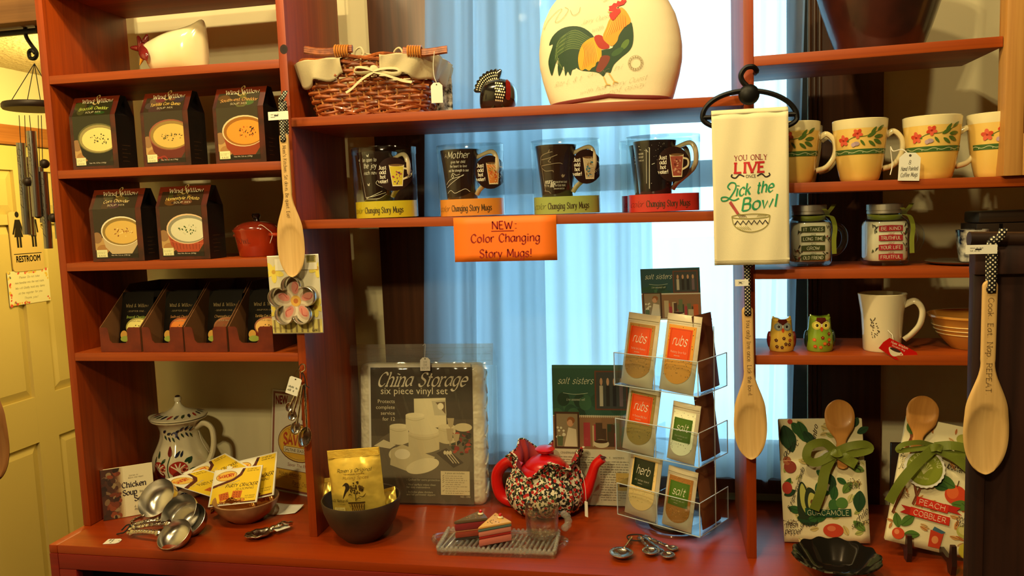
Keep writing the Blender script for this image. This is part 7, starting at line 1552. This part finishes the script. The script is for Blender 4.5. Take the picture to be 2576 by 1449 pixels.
# mason jar mugs with candles
M_jar = clear('jar_glass', (244, 248, 246), 1.5, .02); M_wax = mat('white_wax', (236, 226, 196), .5); M_zinc = mat('zinc_lid', (190, 184, 170), .42, metal=.8); M_grib = mat('green_ribbon', (132, 142, 36), .5, sheen=.3)
def jar(label, l, r_, top, bot, words, col, y=.085):
    q = PY((l + r_) / 2, bot, y - .05); s = mpp(q); R = (r_ - l) / 2 * s; x = PY((l + r_) / 2, bot, y).x; z = zat('R3', x) + .0006; Hj = (bot - top) * s * .96
    t = thing('jar_mug', label, 'jar mug', (x, y, z), rotz=.05, group='mason jar mugs with ribbons')
    e = 4.; sq = lambda a_, r2, z_: (r2 * (1 if z_ > Hj * .74 else 1.06 / (abs(cos(a_)) ** e + abs(sin(a_)) ** e) ** (1 / e) * .95), z_)
    MB().lathe([(0, .001), (R * .86, .001), (R * .97, .006), (R, .016), (R, Hj * .64), (R * .95, Hj * .72), (R * .80, Hj * .79), (R * .76, Hj * .82), (R * .76, Hj * .95)], 64, sq).build('jar_glass', M_jar, t)
    MB().lathe([(0, .010), (R * .86, .010), (R * .93, .016), (R * .93, Hj * .66), (R * .86, Hj * .71), (0, Hj * .72)], 64, sq).build('candle', M_wax, t)
    MB().lathe([(R * .80, Hj * .84), (R * .82, Hj * .845), (R * .82, Hj * .885), (R * .80, Hj * .89), (R * .83, Hj * .90), (R * .83, Hj * .99), (R * .80, Hj), (0, Hj)], 64, lambda a_, r2, z_: (r2 * (1 + (.006 * cos(40 * a_) if z_ > Hj * .895 else 0)), z_)).build('screw_lid', M_zinc, t)
    MB().tube(cat_rom([(R * .96, 0, Hj * .62), (R * 1.35, 0, Hj * .64), (R * 1.66, 0, Hj * .54), (R * 1.68, 0, Hj * .36), (R * 1.40, 0, Hj * .22), (R * .96, 0, Hj * .18)], 6), .0065, 10).build('handle', M_jar, t)
    def jm(u, v, h): a_ = u / R; rr = sq(a_ - pi / 2, R, v)[0] * .937 + h; return (rr * sin(a_), -rr * cos(a_), v)
    k = Ink(jm, h0=.0005); k.maxe = .004; k.cdh = .00004; rr = random.Random(len(label)); dk = (56, 52, 36)
    for i in range(16): sd_ = rr.choice((-1, 1)); x_ = sd_ * rr.uniform(.55, .80) * R; y_ = rr.uniform(.08, .64) * Hj; k.line([(x_, y_), (x_ + rr.uniform(-.006, .006), y_ + .007)], .0012, dk); k.ell(x_ + .002, y_ + .004, .0026, .0014, rr.choice(((70, 80, 40), dk, (150, 70, 60))), rr.random() * 3, 8)
    for i, w_ in enumerate(words):
        y_ = Hj * (.60 - .076 * i); big = i % 2 == 0
        if big: k.poly([(-R * .52, y_ - .0045), (R * .52, y_ - .0045), (R * .52, y_ + .0062), (0, y_ + .0072), (-R * .52, y_ + .0062)], col); k.text(w_, 0, y_ - .0024, .0062, (236, 228, 200), 'skel', 2.2, .5, fit=min(.9, .15 * len(w_)) * R)
        else: k.text(w_, 0, y_ - .002, .0045, col, 'skel', 1.8, .4, .3, fit=.26 * R)
    k.build('candle_label', t)
    rb_ = [(R * .78 * cos(t_), R * .78 * sin(t_), Hj * .80 + .003 * sin(t_)) for t_ in [2 * pi * i / 40 for i in range(40)]]
    b = MB(); n_ = 40
    b.v += [(x_, y_, z_ - .005) for x_, y_, z_ in rb_] + [(x_ * 1.01, y_ * 1.01, z_ + .005) for x_, y_, z_ in rb_]; b.f += [(i, (i + 1) % n_, n_ + (i + 1) % n_, n_ + i) for i in range(n_)]; b.m += [0] * n_; b.build('neck_ribbon', M_grib, t, solid=.0006)
    for P in ([(R * .74, -.022, Hj * .82), (R * .95, -.028, Hj * .78), (R * 1.04, -.034, Hj * .62), (R * .98, -.036, Hj * .42), (R * 1.0, -.036, Hj * .20)], [(R * .74, -.020, Hj * .84), (R * .92, -.026, Hj * .93), (R * 1.05, -.024, Hj * .99)], [(R * .78, -.020, Hj * .83), (R * .60, -.034, Hj * .90), (R * .5, -.036, Hj * .93)]):
        C_ = cat_rom(P, 5); b = MB(); b.grid(2, len(C_) - 1, lambda u, v: (lambda p: (p.x + (u - .5) * .009, p.y + (u - .5) * .002, p.z))(C_[min(len(C_) - 1, int(round(v * (len(C_) - 1))))])); b.build('ribbon_tail', M_grib, t, solid=.0006, smooth=False)
    return t
jar('jar mug with dark green old friend candle beside the tea towel', 1982, 2086, 508, 671, ('IT TAKES', 'a', 'LONG TIME', 'to', 'GROW', 'an', 'OLD FRIEND'), (66, 74, 30))
jar('jar mug with red be kind candle label and green ribbon', 2172, 2276, 503, 667, ('BE KIND', 'and', 'TRUTHFUL', 'and', 'YOUR LIFE', 'will be', 'FRUITFUL'), (186, 46, 54))
# small blue and white mug, saucer, chest
q = PY(2446, 650, .07); z = zat('R3', q.x); pl = thing('grey_plate', 'flat grey plate lying under the small blue and white cup', 'plate', (q.x - .012, .085, z + .0006)); MB().lathe([(0, .0), (.045, 0), (.064, .005), (.066, .007), (.045, .004), (0, .003)], 40).build('plate_body', mat('grey_pewter_plate', (120, 104, 84), .4, metal=.4), pl)
bw2 = thing('blue_cup', 'small white cup with dark blue pattern at the right end of the jar shelf', 'cup', (q.x + .004, .085, z + .0052)); MB().lathe([(0, 0), (.020, 0), (.022, .003), (.026, .03), (.029, .062), (.0275, .062), (.024, .03), (0, .004)], 36).build('cup_body', mat('blue_white_glaze', (226, 222, 208), .15, coat=.5, var=((18, 24, 50), 60)), bw2); MB().tube(cat_rom([(.026, 0, .05), (.042, 0, .048), (.042, 0, .025), (.025, 0, .02)], 5), .0035, 8).build('handle', mat('blue_handle', (40, 46, 70), .2, coat=.4), bw2)
q = PY(2470, 640, .10); cb = thing('dark_chest', 'dark wooden box with lid at the right end of the jar shelf', 'box', (PY(2456, 600, .10).x, .100, zat('R3', q.x) + .001)); cw_ = .14; ch_ = PY(2500, 532, .10).z - zat('R3', q.x)
M_chest = wood('dark_chest_wood', (70, 52, 34), (40, 28, 18), 0, rough=.45)
box('chest_body', M_chest, 0, cw_, 0, .085, 0, ch_ - .024, cb); box('chest_lid', M_chest, .004, cw_ - .004, .003, .082, ch_ - .0235, ch_, cb, bevel=.006); box('strap', M_black, .040, .046, -.0012, .0, ch_ * .25, ch_ - .025, cb, bevel=0)

# owls
def owl(label, l, r_, top, bot, body, wing, eye, spots, belly):
    y = .055; q = PY((l + r_) / 2, bot, y); s = mpp(q); w = (r_ - l) * s; h = (bot - top) * s * 1.0; z = zat('R4', q.x) + .0006
    t = thing('owl_shaker', label, 'owl figurine', (q.x, y, z), group='painted owl shakers'); R = w * .40
    M = mat('owl_%d_%d_%d' % body, body, .14, coat=.7)
    pf = [(0, 0), (R * .94, 0), (R, .003), (R * 1.04, h * .22), (R * 1.0, h * .45), (R * .86, h * .62), (R * .84, h * .74), (R * .80, h * .86), (R * .60, h * .93), (0, h * .945)]
    MB().lathe(pf, 40, lambda a_, r2, z_: (r2, z_ + (abs(cos(a_)) ** 2.5 * h * .08 * (r2 / R) if z_ > h * .8 else 0))).build('body', M, t)
    for sg_ in (-1, 1):
        MB().tube([(sg_ * R * .58, 0, h * .86), (sg_ * R * .70, 0, h * 1.0)], [R * .22, R * .05], 10).build('ear_tuft', M, t)
        MB().ball((sg_ * R * .98, .0, h * .32), R * .52, 14, 10, (.42, .8, 1.35)).build('wing', mat('owl_wing_%d_%d_%d' % wing, wing, .16, coat=.6), t)
    om = lambda u, v, hh: (lambda rr: (u, -math.sqrt(max(1e-8, rr * rr - u * u)), v))(rad(v, pf[1:]) + hh + .0004)
    k = Ink(om); k.maxe = .003
    k.poly([(-R * .62, h * .90), (0, h * .74), (R * .62, h * .90), (R * .3, h * .93), (-R * .3, h * .93)], (84, 30, 26)); k.poly([(-R * .5, h * .88), (0, h * .66), (R * .5, h * .88), (0, h * .76)], (230, 210, 180))
    for sg_ in (-1, 1): k.ell(sg_ * R * .36, h * .72, R * .32, R * .32, eye); k.ell(sg_ * R * .36, h * .72, R * .20, R * .20, tuple(min(255, c + 30) for c in eye)); k.ell(sg_ * R * .32, h * .725, R * .10, R * .12, (30, 18, 16))
    k.blob([(0, h * .69), (R * .12, h * .63), (0, h * .56), (-R * .12, h * .63)], (206, 78, 36)); rr = random.Random(l)
    for x_, y_ in ((-.55, .34), (.05, .40), (.55, .50), (-.1, .14), (.50, .22), (.55, .34), (-.5, .16), (.2, .24)):
        c = spots[rr.randrange(len(spots))]
        for i in range(5): a_ = i * 1.257 + .3; k.ell(x_ * R + R * .075 * cos(a_), y_ * h + R * .075 * sin(a_), R * .07, R * .055, c, a_, 8)
        k.ell(x_ * R, y_ * h, R * .035, R * .035, (230, 180, 70), 0, 8)
    k.build('painted_face', t, GLAZE); return t
owl('yellow owl shaker with maroon wings and grey-blue eyes', 1929, 2003, 803, 889, (222, 180, 74), (120, 34, 30), (140, 150, 146), [(60, 30, 44), (150, 50, 34), (70, 34, 40)], None)
owl('lime green owl shaker with dark green wings and yellow eyes', 2022, 2101, 800, 891, (132, 160, 44), (24, 44, 34), (214, 200, 80), [(206, 66, 34), (130, 26, 24), (220, 90, 40)], None)
# white flared mug
y = .060; q = PY(2218, 886, y); s = mpp(q); z = zat('R4', q.x) + .0006
wm = thing('white_mug', 'tall white mug with a dark sprig pattern and red tag', 'mug', (q.x, y, z)); R = 57 * s; Hm = .112
M_wmug = mat('warm_white_glaze', (226, 210, 172), .18, coat=.5)
pf = [(0, 0), (R * .74, 0), (R * .77, .003), (R * .80, Hm * .3), (R * .86, Hm * .65), (R, Hm), (R - .0015, Hm + .001), (R - .0035, Hm), (R * .78, Hm * .5), (0, .006)]; MB().lathe(pf, 48).build('mug_body', M_wmug, wm)
MB().tube(cat_rom([(R * .80, -.012, Hm * .80), (R * 1.2, -.020, Hm * .88), (R * 1.48, -.022, Hm * .72), (R * 1.40, -.022, Hm * .48), (R * 1.1, -.018, Hm * .30), (R * .84, -.014, Hm * .20)], 6), .0068, 10, flat=.7).build('handle', M_wmug, wm)
k = Ink(lambda u, v, h: (lambda rr: (rr * sin(u / R), -rr * cos(u / R), v))(rad(v, pf[1:6]) + h + .0003)); r = random.Random(6)
for i in range(34): a_ = r.uniform(-1.1, 1.4); L_ = r.uniform(.008, .026); k.ell(-R * .92 + L_ * cos(a_), Hm * .42 + L_ * sin(a_), .0018, .0010, (84, 74, 60), a_, 8)
k.build('sprig_pattern', wm, GLAZE)
tg = PY(2243, 852, .004); t = thing('red_tag', 'shiny red paper tag with a coffee cup picture hanging from the white mug', 'tag', tg, rot=(-.15, .42, .1)); s = mpp(tg)
MB().prism([(-.004, 0), (.010, -.001), (.052, -.006), (.060, -.014), (.048, -.030), (.020, -.034), (-.016, -.026), (-.012, -.012)], -.0004, .0004).build('tag_card', mat('red_gloss_card', (196, 26, 18), .2, coat=.5), t, smooth=False)
k = Ink(flat(-.0005)); k.text('Hues Wisdom', .018, -.008, .0045, (240, 220, 190), 'skel', 2., .4, .1, fit=.034); k.text('Porcelain Mug', .018, -.013, .0032, (240, 220, 190), 'skel', 2., .4, .1, fit=.026); k.blob([(.002, -.016), (.026, -.017), (.022, -.026), (.014, -.030), (.006, -.026)], (230, 214, 180)); k.ell(.014, -.0175, .011, .0030, (60, 34, 22)); k.line([(.025, -.018), (.030, -.021), (.023, -.025)], .0018, (230, 214, 180)); k.build('print', t)
MB().tube([(.004, 0, -.002), (0, .004, .008), (-.006, .02, .016)], .0007, 5).build('tag_string', M_string, t)
# yellow ware bowl
q = PY(2440, 888, .085); z = zat('R4', q.x) + .0006; R = .080
yb_ = thing('yellow_bowl', 'yellow ware mixing bowl with pale bands on the lower right shelf', 'bowl', (q.x + .004, .088, z)); pf = [(0, 0), (R * .48, 0), (R * .52, .004), (R * .72, .022), (R * .86, .042), (R * .93, .058), (R, .063), (R, .067), (R * .95, .067), (R * .84, .045), (R * .5, .010), (0, .008)]
MB().lathe(pf, 56).build('bowl_body', mat('yellow_ware_glaze', (206, 140, 56), .2, coat=.5), yb_)
for zz_ in (.030, .038, .046): rr_ = rad(zz_, pf[1:8]); MB().tube([((rr_ + .0004) * cos(t_), (rr_ + .0004) * sin(t_), zz_) for t_ in [2 * pi * i / 56 for i in range(56)]], .0012, 6, True).build('glaze_band', mat('cream_band', (226, 190, 116), .3), yb_)

# ------------------------------------------------------------------ counter, right bay
M_bow = mat('olive_satin_ribbon', (112, 122, 34), .45, sheen=.2)
M_tea = mat('printed_tea_towel', (236, 222, 178), .8, bump=(500, .2, .0006))
def bow_strip(parent, P, w, name, off=0.):
    C_ = cat_rom(P, 6); N = len(C_) - 1
    def f(u, v):
        i = min(N, int(round(v * N))); p = C_[i]; d_ = (C_[min(N, i + 1)] - C_[max(0, i - 1)]); n_ = Vector((-d_.z, 0, d_.x)); n_ = n_.normalized() if n_.length > 1e-7 else Vector((0, 0, 1)); 
        return (p.x + n_.x * (u - .5) * w, p.y + .0022 * (u - .5) * sin(9 * v), p.z + n_.z * (u - .5) * w)
    MB().grid(4, N, f).build(name, M_bow, parent, solid=.0005, smooth=False)
def gift_towel(label, corners, ybase, zb, lean, art, spoon, bow, slabel):
    bl, br, tl = corners; a, c = PY(*bl, ybase), PY(*br, ybase); ex = c - a; ang = 0; w = math.hypot(ex.x, 0); h = (PY(*tl, ybase + math.sin(lean) * .25).z - a.z) / cos(lean); roll = math.atan2(ex.z, ex.x)
    t = thing('gift_towel', label, 'gift towel', (0, 0, 0), group='folded recipe tea towels with spoons'); M = Matrix.Translation(a) @ Matrix.Rotation(-roll, 4, 'Y') @ Matrix.Rotation(-lean, 4, 'X'); t.matrix_world = M
    b = MB()
    MB().box(0, w, .0, .010, 0, h).build('folded_cloth', M_tea, t, bevel=.003); f2 = h * .66
    MB().grid(10, 10, lambda u, v: (u * w * 1.01 - .001, -.0022 - .0008 * sin(5 * u + 3 * v), v * f2)).build('front_flap', M_tea, t, solid=.0016)
    fn = lambda u, v, hh: (u * w, (-.0032 - .0008 * sin(5 * u + 3 * v * h / f2) if v * h < f2 else -.0003) - hh, v * h)
    k = Ink(fn); k.maxe = .05; k.cdh = .000012; art(k, w, h); k.build('printed_recipe', t)
    Mi = M.inverted(); Q = lambda x, y, d=0.: Mi @ PY(x, y, ybase + .02 + d)
    Q2 = lambda x, y, yy: (lambda p: p)(Vector(((Mi @ PY(x, y, ybase + .02)).x, yy, (Mi @ PY(x, y, ybase + .02)).z)))
    p0, p1 = Q2(*spoon[0], -.012), Q2(*spoon[1], -.012); L = (p0 - p1).length / .9; sw_ = (spoon[2]) * mpp(a)
    sp = thing('wooden_spoon', slabel, 'wooden spoon', (0, 0, 0), group='wooden spoons tied to gift towels'); sp.matrix_world = M @ Matrix.Translation((p0.x, -.0095, p0.z)) @ Matrix.Rotation(pi - .02, 4, 'Y') @ Matrix.Translation((0, 0, L)) @ Matrix.Rotation(pi, 4, 'Z')
    sp.matrix_world = M @ Matrix.Translation((p0.x, -.0100, p0.z - L)) @ Matrix.Rotation(pi, 4, 'Y')
    spoon_mesh(L, sw_, bl=.44, hw_=.34, th=.006, dep=.005).build('spoon_body', M_spoon2, sp, sharp=60)
    for nm, P, w_ in bow: bow_strip(t, [Q2(x, y, -.016 - d_) for x, y, d_ in P], w_ * 1.2 * mpp(a), nm)
    return t, Q2
M_spoon2 = wood('honey_beech_spoon', (214, 150, 74), (190, 124, 56), 2, rough=.4, scale=20, bump=.05, coat=.15)
def ink_leaf(k, x, y, L, a_, col, wd=.52):
    L *= 1.45; c_, d_ = cos(a_), sin(a_); P = [(0, 0), (.25, wd * .42), (.6, wd * .5), (1, 0), (.6, -wd * .5), (.25, -wd * .42)]; k.blob([(x + (u * c_ - v * d_) * L * k.ar, y + (u * d_ + v * c_) * L) for u, v in P], col, 3); k.line([(x, y), (x + c_ * L * k.ar * .9, y + d_ * L * .9)], .006, tuple(int(q_ * .7) for q_ in col), False)
def script(k, t, x, y, cap, rot, fit): k.text(t, x, y, cap, (40, 34, 30), 'skel', 1.9, .3, .3, fit=fit, rot=rot)
def art_guac(k, w, h):
    k.ar = h / w; G1, G2, G3 = (44, 92, 40), (30, 66, 34), (96, 128, 50); r = random.Random(3)
    for i in range(40): ink_leaf(k, r.uniform(.02, .95), r.uniform(.03, .97), r.uniform(.03, .06), r.uniform(0, 6.28), r.choice(((206, 196, 130), (214, 190, 120), (170, 176, 96), (220, 200, 140))))
    for x, y, L, a_, c in ((.06, .95, .16, -1.3, G2), (.16, .97, .10, -.9, G1), (.24, .98, .12, -1.3, G1), (.30, .90, .10, -1.0, G2), (.93, .88, .07, .5, G2), (.90, .93, .06, 1.2, G2), (.42, .58, .08, -.6, G1), (.52, .56, .09, -.9, G2), (.50, .50, .08, -2.2, G1), (.60, .48, .09, -1.5, G2), (.44, .40, .06, 0, G1), (.66, .52, .06, -.6, G1), (.72, .40, .08, .9, G3), (.60, .34, .08, 1.4, G1), (.92, .42, .12, -1.7, G2), (.98, .58, .08, 2.8, G3), (.02, .38, .07, .4, G2), (.06, .28, .08, -.3, G1), (.16, .20, .12, -.2, G2), (.30, .18, .12, .4, G1), (.95, .10, .08, 2.4, G3), (.05, .46, .05, 1, G1)): ink_leaf(k, x, y, L, a_, c)
    for x, y, a_, b_, c in ((.11, .61, .075, .05, (150, 60, 44)), (.08, .66, .05, .035, (172, 96, 60)), (.06, .44, .06, .05, (178, 56, 40)), (.58, .10, .12, .055, (206, 70, 40)), (.56, .115, .05, .022, (226, 120, 80)), (.60, .30, .06, .05, (62, 110, 50)), (.70, .32, .07, .045, (86, 130, 56)), (.14, .98, .03, .02, (190, 70, 50))): k.ell(x, y, a_, b_, c)
    k.blob([(.19, .20), (.17, .34), (.20, .46), (.24, .49), (.29, .44), (.33, .30), (.30, .20)], (36, 50, 26)); k.blob([(.22, .30), (.21, .42), (.24, .475), (.28, .42), (.31, .30), (.28, .23)], (186, 186, 90)); k.blob([(.26, .34), (.30, .44), (.38, .42), (.42, .34), (.38, .25), (.30, .24)], (36, 50, 26)); k.blob([(.30, .34), (.33, .40), (.39, .38), (.40, .32), (.36, .27), (.31, .28)], (196, 190, 96)); k.ell(.35, .325, .022, .022, (110, 66, 34))
    for i in range(60): a_ = r.uniform(0, 6.28); q_ = r.random() ** .5; k.ell(.85 + .09 * q_ * cos(a_), .485 + .035 * q_ * sin(a_), .006, .003, (120, 100, 70), 0, 5); k.ell(.08 + .09 * q_ * sin(a_ * 2), .16 + .025 * q_ * cos(a_), .006, .003, (120, 100, 70), 0, 5)
    script(k, 'garlic', .14, .74, .055, .55, .22); script(k, 'cilantro', .44, .85, .05, 1.3, .20); script(k, 'cilantro', .82, .86, .05, .9, .20); script(k, 'juice', .93, .66, .06, 1.4, .16); script(k, 'cilantro', .62, .615, .04, .0, .24); script(k, '2 ripe avocado', .18, .42, .045, 1.05, .40); script(k, 'salt', .85, .435, .05, .05, .14); script(k, 'fresh ground', .20, .125, .050, .05, .38); script(k, 'pepper', .10, .070, .050, .0, .20); script(k, 'chile', .93, .20, .055, .6, .17); script(k, 'serrano', .90, .14, .045, .25, .22)
    k.poly([(.26, .225), (.52, .205), (.80, .215), (.80, .275), (.52, .265), (.26, .280)], (24, 72, 44)); k.text('GUACAMOLE', .53, .222, .040, (220, 216, 170), 'skel', 2.1, .4, 0, False, fit=.50)
def art_peach(k, w, h):
    k.ar = h / w; r = random.Random(5); O1, O2 = (226, 160, 90), (206, 116, 56)
    for i in range(60): ink_leaf(k, r.uniform(.02, .96), r.uniform(.03, .97), r.uniform(.03, .055), r.uniform(0, 6.28), r.choice((O1, (232, 186, 120), (222, 150, 84), (214, 130, 70))), .34)
    for x0, y0, x1, y1 in ((.06, .75, .13, .93), (.12, .76, .06, .92), (.20, .80, .22, .95), (.24, .32, .32, .52), (.30, .34, .22, .48), (.02, .22, .10, .46)): k.line([(x0, y0), (x1, y1)], .030, (120, 60, 34), False); k.line([(x0 + .006, y0), (x1 + .006, y1)], .008, (160, 96, 60), False)
    k.ell(.72, .465, .13, .075, (214, 70, 34)); k.ell(.68, .48, .07, .05, (228, 104, 50)); k.line([(.72, .53), (.73, .58)], .012, (90, 60, 30)); ink_leaf(k, .70, .52, .12, 2.8, (74, 110, 44)); ink_leaf(k, .62, .50, .09, 3.0, (54, 92, 40))
    for x, y, L, a_ in ((.15, .14, .09, .9), (.12, .12, .08, 1.9), (.20, .08, .08, .2), (.92, .40, .10, 3.2), (.95, .36, .08, 2.6), (.03, .95, .07, -1.2), (.88, .98, .06, -.4)): ink_leaf(k, x, y, L, a_, (84, 120, 46))
    k.ell(.13, .075, .075, .045, (214, 74, 36)); k.ell(.11, .085, .03, .02, (236, 140, 90)); k.ell(.72, .90, .10, .045, (170, 166, 70)); k.ell(.90, .20, .10, .05, (190, 186, 90)); k.ell(.90, .21, .08, .035, (216, 206, 130)); k.ell(.95, .06, .09, .06, (206, 190, 60)); k.poly([(.50, .03), (.64, .03), (.66, .15), (.50, .16)], (206, 66, 34)); k.poly([(.52, .16), (.64, .145), (.68, .165), (.54, .19)], (70, 110, 130)); k.ell(.57, .09, .04, .03, (236, 150, 90))
    for i in range(50): a_ = r.uniform(0, 6.28); q_ = r.random() ** .5; k.ell(.20 + .08 * q_ * cos(a_), .72 + .03 * q_ * sin(a_), .006, .003, (120, 90, 60), 0, 5); k.ell(.12 + .06 * q_ * cos(a_), .38 + .03 * q_ * sin(a_), .006, .003, (150, 110, 70), 0, 5)
    script(k, 'fresh', .08, .64, .05, -.1, .20); script(k, 'juice', .08, .58, .05, -.1, .16); script(k, 'butter', .66, .65, .045, -.1, .20); script(k, 'peach', .78, .80, .055, 3.2, .20); script(k, 'corn', .84, .275, .045, -.03, .14); script(k, 'starch', .86, .235, .045, -.03, .18)
    for yy, t_ in ((.325, 'PEACH'), (.235, 'COBBLER')):
        x0, x1 = ((.27, .66) if yy > .3 else (.22, .70)); e = .08
        if yy > .3: k.poly([(x1 - .05, yy + .005), (x1 + .17, yy - .005), (x1 + .10, yy + .02), (x1 + .14, yy + .05), (x1 - .05, yy + .055)], (190, 40, 26))
        else: k.poly([(x0 + .05, yy + .0), (x0 - .12, yy + .005), (x0 - .06, yy + .035), (x0 - .12, yy + .065), (x0 + .05, yy + .06)], (190, 40, 26))
        k.poly([(x0, yy), (x1, yy - .014), (x1, yy + .050), (x0, yy + .066)], (214, 50, 30)); k.text(t_, (x0 + x1) / 2, yy + .006, .038, (244, 226, 190), 'skel', 2.4, .45, 0, False, fit=(x1 - x0) * .84, rot=-.03)
g1, Qg = gift_towel('folded tea towel printed Guacamole tied with a green bow', ((1974, 1362), (2188, 1366), (1988, 1055)), .085, 0, .16, art_guac, ((2114, 1007), (2100, 1160), 72),
    [('bow_loop', [(2100, 1135, 0), (2070, 1112, .008), (2035, 1120, .010), (2026, 1148, .010), (2050, 1160, .008), (2098, 1140, .004)], 17), ('bow_loop', [(2102, 1135, 0), (2135, 1120, .008), (2172, 1116, .008), (2184, 1128, .006), (2150, 1138, .006), (2104, 1138, .004)], 16), ('bow_tail', [(2096, 1138, .004), (2072, 1180, .006), (2060, 1230, .006), (2042, 1275, .004)], 20), ('bow_tail', [(2104, 1138, .004), (2126, 1152, .006), (2150, 1166, .004)], 20), ('bow_knot', [(2088, 1132, .012), (2100, 1138, .014), (2112, 1134, .012)], 15)], 'wooden spoon tied to the Guacamole towel')
def disc_tag(t, Q2, cx_, cy_, r_, m_, yy=-.013):
    c = Q2(cx_, cy_, yy); R_ = r_ * mpp(PY(cx_, cy_, .07)); N = 60
    o = MB().prism([(c.x + R_ * (1 + .022 * cos(24 * a_)) * cos(a_), c.z + R_ * (1 + .022 * cos(24 * a_)) * sin(a_)) for a_ in [2 * pi * i / 96 for i in range(96)]], yy, yy + .0012).build('round_tag', M_paper, t, smooth=False)
    k = Ink(lambda u, v, h: (c.x + u * R_, yy - h, c.z + v * R_)); k.ell(0, 0, .88, .88, (132, 142, 36)); k.ell(0, 0, .80, .80, (140, 150, 44)); w_ = 'FARMSTAND'
    for i, chh_ in enumerate(w_): a_ = 2.75 - i * .30; k.text(chh_, .62 * cos(a_), .62 * sin(a_), .20, (226, 222, 170), 'skel', 2., .4, rot=a_ - pi / 2)
    k.text('kitchen', 0, -.55, .13, (220, 214, 150), 'skel', 1.6, .4)
    for i in range(7): a_ = .4 + i * .4; k.line([(0, -.3), (.2 * cos(a_), -.1 + .2 * sin(a_)), (.36 * cos(a_), .36 * sin(a_) - .05)], .03, (210, 206, 140)); k.ell(.34 * cos(a_), .34 * sin(a_) - .04, .07, .05, (200, 200, 120), a_, 8)
    k.build('tag_print', o)
disc_tag(g1, Qg, 2098, 1172, 42, 0, -.0016)
g2, Qp = gift_towel('folded tea towel printed Peach Cobbler standing on a dark easel', ((2226, 1357), (2440, 1408), (2262, 1037)), .035, .02, .20, art_peach, ((2342, 998), (2325, 1150), 78),
    [('bow_loop', [(2352, 1122, 0), (2310, 1112, .010), (2268, 1118, .010), (2256, 1132, .008), (2290, 1130, .006), (2350, 1124, .004)], 10), ('bow_loop', [(2354, 1124, 0), (2390, 1120, .010), (2430, 1128, .010), (2440, 1140, .008), (2400, 1142, .006)], 18), ('bow_tail', [(2350, 1126, .006), (2300, 1165, .010), (2255, 1210, .012), (2224, 1256, .010)], 20), ('bow_tail', [(2356, 1128, .004), (2400, 1150, .006), (2436, 1180, .004)], 20), ('bow_knot', [(2336, 1126, .012), (2352, 1124, .014), (2366, 1128, .012)], 15)], 'wooden spoon tied to the Peach Cobbler towel')
disc_tag(g2, Qp, 2325, 1178, 48, 0)
# small easel
ea = thing('easel', 'small dark wooden easel holding the Peach Cobbler towel', 'easel', PZ(2345, 1405, 0)); o8 = Vector(ea.location)
M_eas = mat('dark_easel_wood', (44, 24, 18), .4, coat=.2)
for fx_, fy0, fy1 in ((2285, 1345, 1412), (2396, 1372, 1446)):
    pz = PZ(fx_, fy1, 0) - o8; tipz = PY(fx_ + 4, fy0, PZ(fx_, fy1, 0).y).z
    zl = PY(fx_ + 20, fy0 + 26, .03).z
    MB().prism([(pz.y - .004, 0), (pz.y + .012, 0), (pz.y + .020, .016), (.12, .02), (.12, .032), (pz.y + .020, .026), (pz.y + .008, .030), (pz.y + .003, tipz), (pz.y - .006, tipz), (pz.y - .010, .02)], pz.x - .0045, pz.x + .0045, 'x').build('easel_foot', M_eas, ea, smooth=False)
pA = PZ(2285, 1412, 0) - o8; pB = PZ(2396, 1446, 0) - o8
box('cross_bar', M_eas, pA.x, pB.x, .110, .120, .02, .20, ea)
# scalloped black bowl
q = PZ(2104, 1408, .045); R = 106 * mpp(q)
bb = thing('scalloped_bowl', 'shiny black bowl with a scalloped rim at the front of the counter', 'bowl', (q.x, q.y, .0005))
sc_ = lambda a_, r2, z_: (r2 * (1 + .020 * (r2 / R) ** 3 * cos(14 * a_)), z_ + .0016 * (r2 / R) ** 3 * cos(14 * a_))
MB().lathe([(0, 0), (R * .44, 0), (R * .48, .004), (R * .62, .020), (R * .84, .040), (R, .052), (R * .985, .0545), (R * .80, .043), (R * .58, .024), (R * .4, .012), (0, .009)], 112, sc_).build('bowl_body', mat('black_bowl_glaze', (24, 22, 18), .06, coat=1.), bb)
